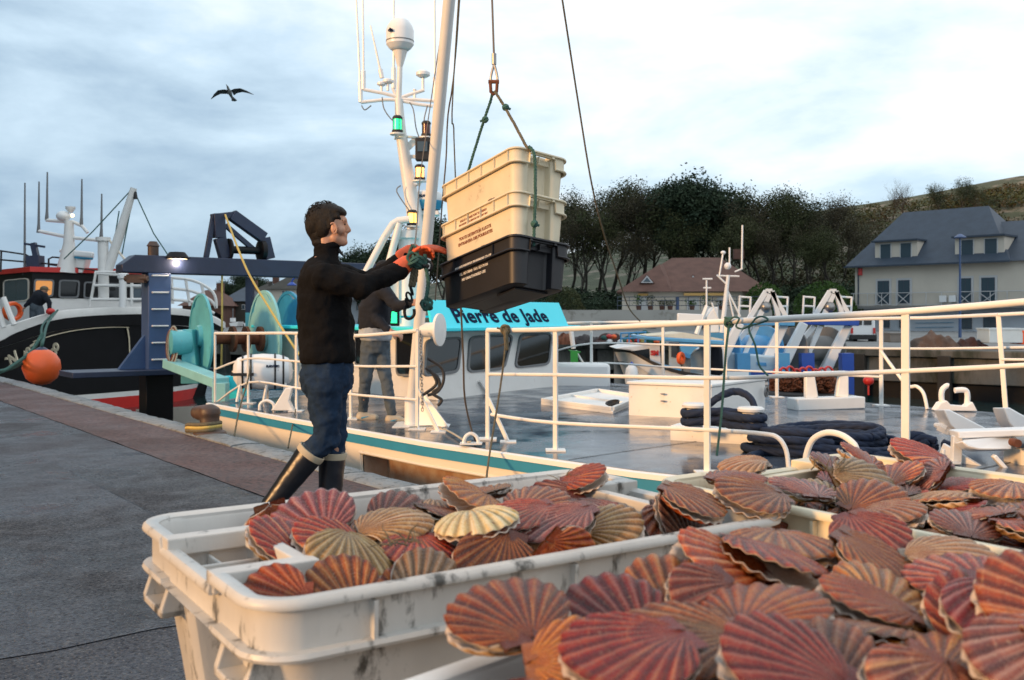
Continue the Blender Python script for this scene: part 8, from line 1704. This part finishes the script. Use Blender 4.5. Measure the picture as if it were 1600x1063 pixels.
# seagull
gl_c = Pd(360, 146, 24); k = 24/F; GU_ = thing('seagull', 'lone dark seagull gliding with spread wings against the clouds', 'bird', gl_c)
M['gull'] = pm('gull_feathers', (.16, .17, .17), .8, var=(20, .3)); M['gullbody'] = pm('gull_body_feathers', (.30, .31, .31), .8)
def g2(x, y, z=0): return gl_c+V(((x-360)*k, z, -(y-146)*k))
mb = MB(); mb.capsule(g2(360, 139, -.25), g2(360, 146, -.05), .022, .05, 12, 5); mb.capsule(g2(360, 146, -.05), g2(359.5, 152, .22), .05, .02, 12, 5); mb.capsule(g2(360, 137.5, -.36), g2(360, 139, -.26), .006, .018, 8, 3)
for sgn, tip, elb in ((-1, (327.5, 153.5), (343, 143)), (1, (394.5, 146.5), (377, 140))):
    up = []; lo = []
    pts_ = [(360+sgn*2, 142.5, -.10, .30), (360+sgn*8, 141.6 if sgn < 0 else 140.6, -.13, .26), (elb[0], elb[1], -.14, .22), ((elb[0]+tip[0])/2, (elb[1]+tip[1])/2-.6, -.04, .13), (tip[0], tip[1], .10, .02)]
    rows = []
    for x, y, z0, ch in pts_:
        th = ch*.05+.004; rows.append([g2(x, y+1.0*ch, z0)+V((0, 0, 0)), g2(x, y, z0+ch*.3)+V((0, 0, th)), g2(x, y+9*ch*1.5, z0+ch), g2(x, y+2.5*ch, z0+ch*.4)-V((0, 0, th*.6))])
    wb_ = MB(); wb_.grid(rows, close=True); wb_.f.append(tuple(range(4))); part('wing', wb_, M['gull'], GU_, smooth=50)
part('body', mb, M['gullbody'], GU_, smooth=60)
mb = MB(); mb.prism([g2(358.7, 149, .16), g2(361.3, 149, .16), g2(364.5, 152.2, .34), g2(360, 153, .38), g2(355.5, 152.6, .34)], (0, 0, -.01)); part('tail', mb, M['gullbody'], GU_)

# bits of seaweed caught on the scallops
rk = random.Random(9)
for i, (x, y, d, lb) in enumerate(((900, 756, 1.70, 'dry seaweed tuft near the back rim of the left crate'), (640, 850, 1.2, 'weed caught between scallops in the middle of the left crate'), (1290, 735, 1.7, 'pale weed strands on the scallops of the rear right crate'))):
    mb = MB(); c = Pd(x, y, d)
    for _ in range(12):
        p = c+V((rk.gauss(0, .018), rk.gauss(0, .012), 0)); v_ = V((rk.gauss(0, .5), rk.gauss(0, .4), rk.uniform(.3, 1.2))).normalized(); pts = [p]
        for k in range(4): v_ = (v_+V((rk.gauss(0, .35), rk.gauss(0, .3), -.15))).normalized(); p = p+v_*.008; pts.append(p)
        mb.tube(pts, [.0013, .0011, .0009, .0007, .0004], 4, cap=False)
    solo('seaweed', mb, M['ropekhaki'], lb, 'seaweed', kind='stuff')
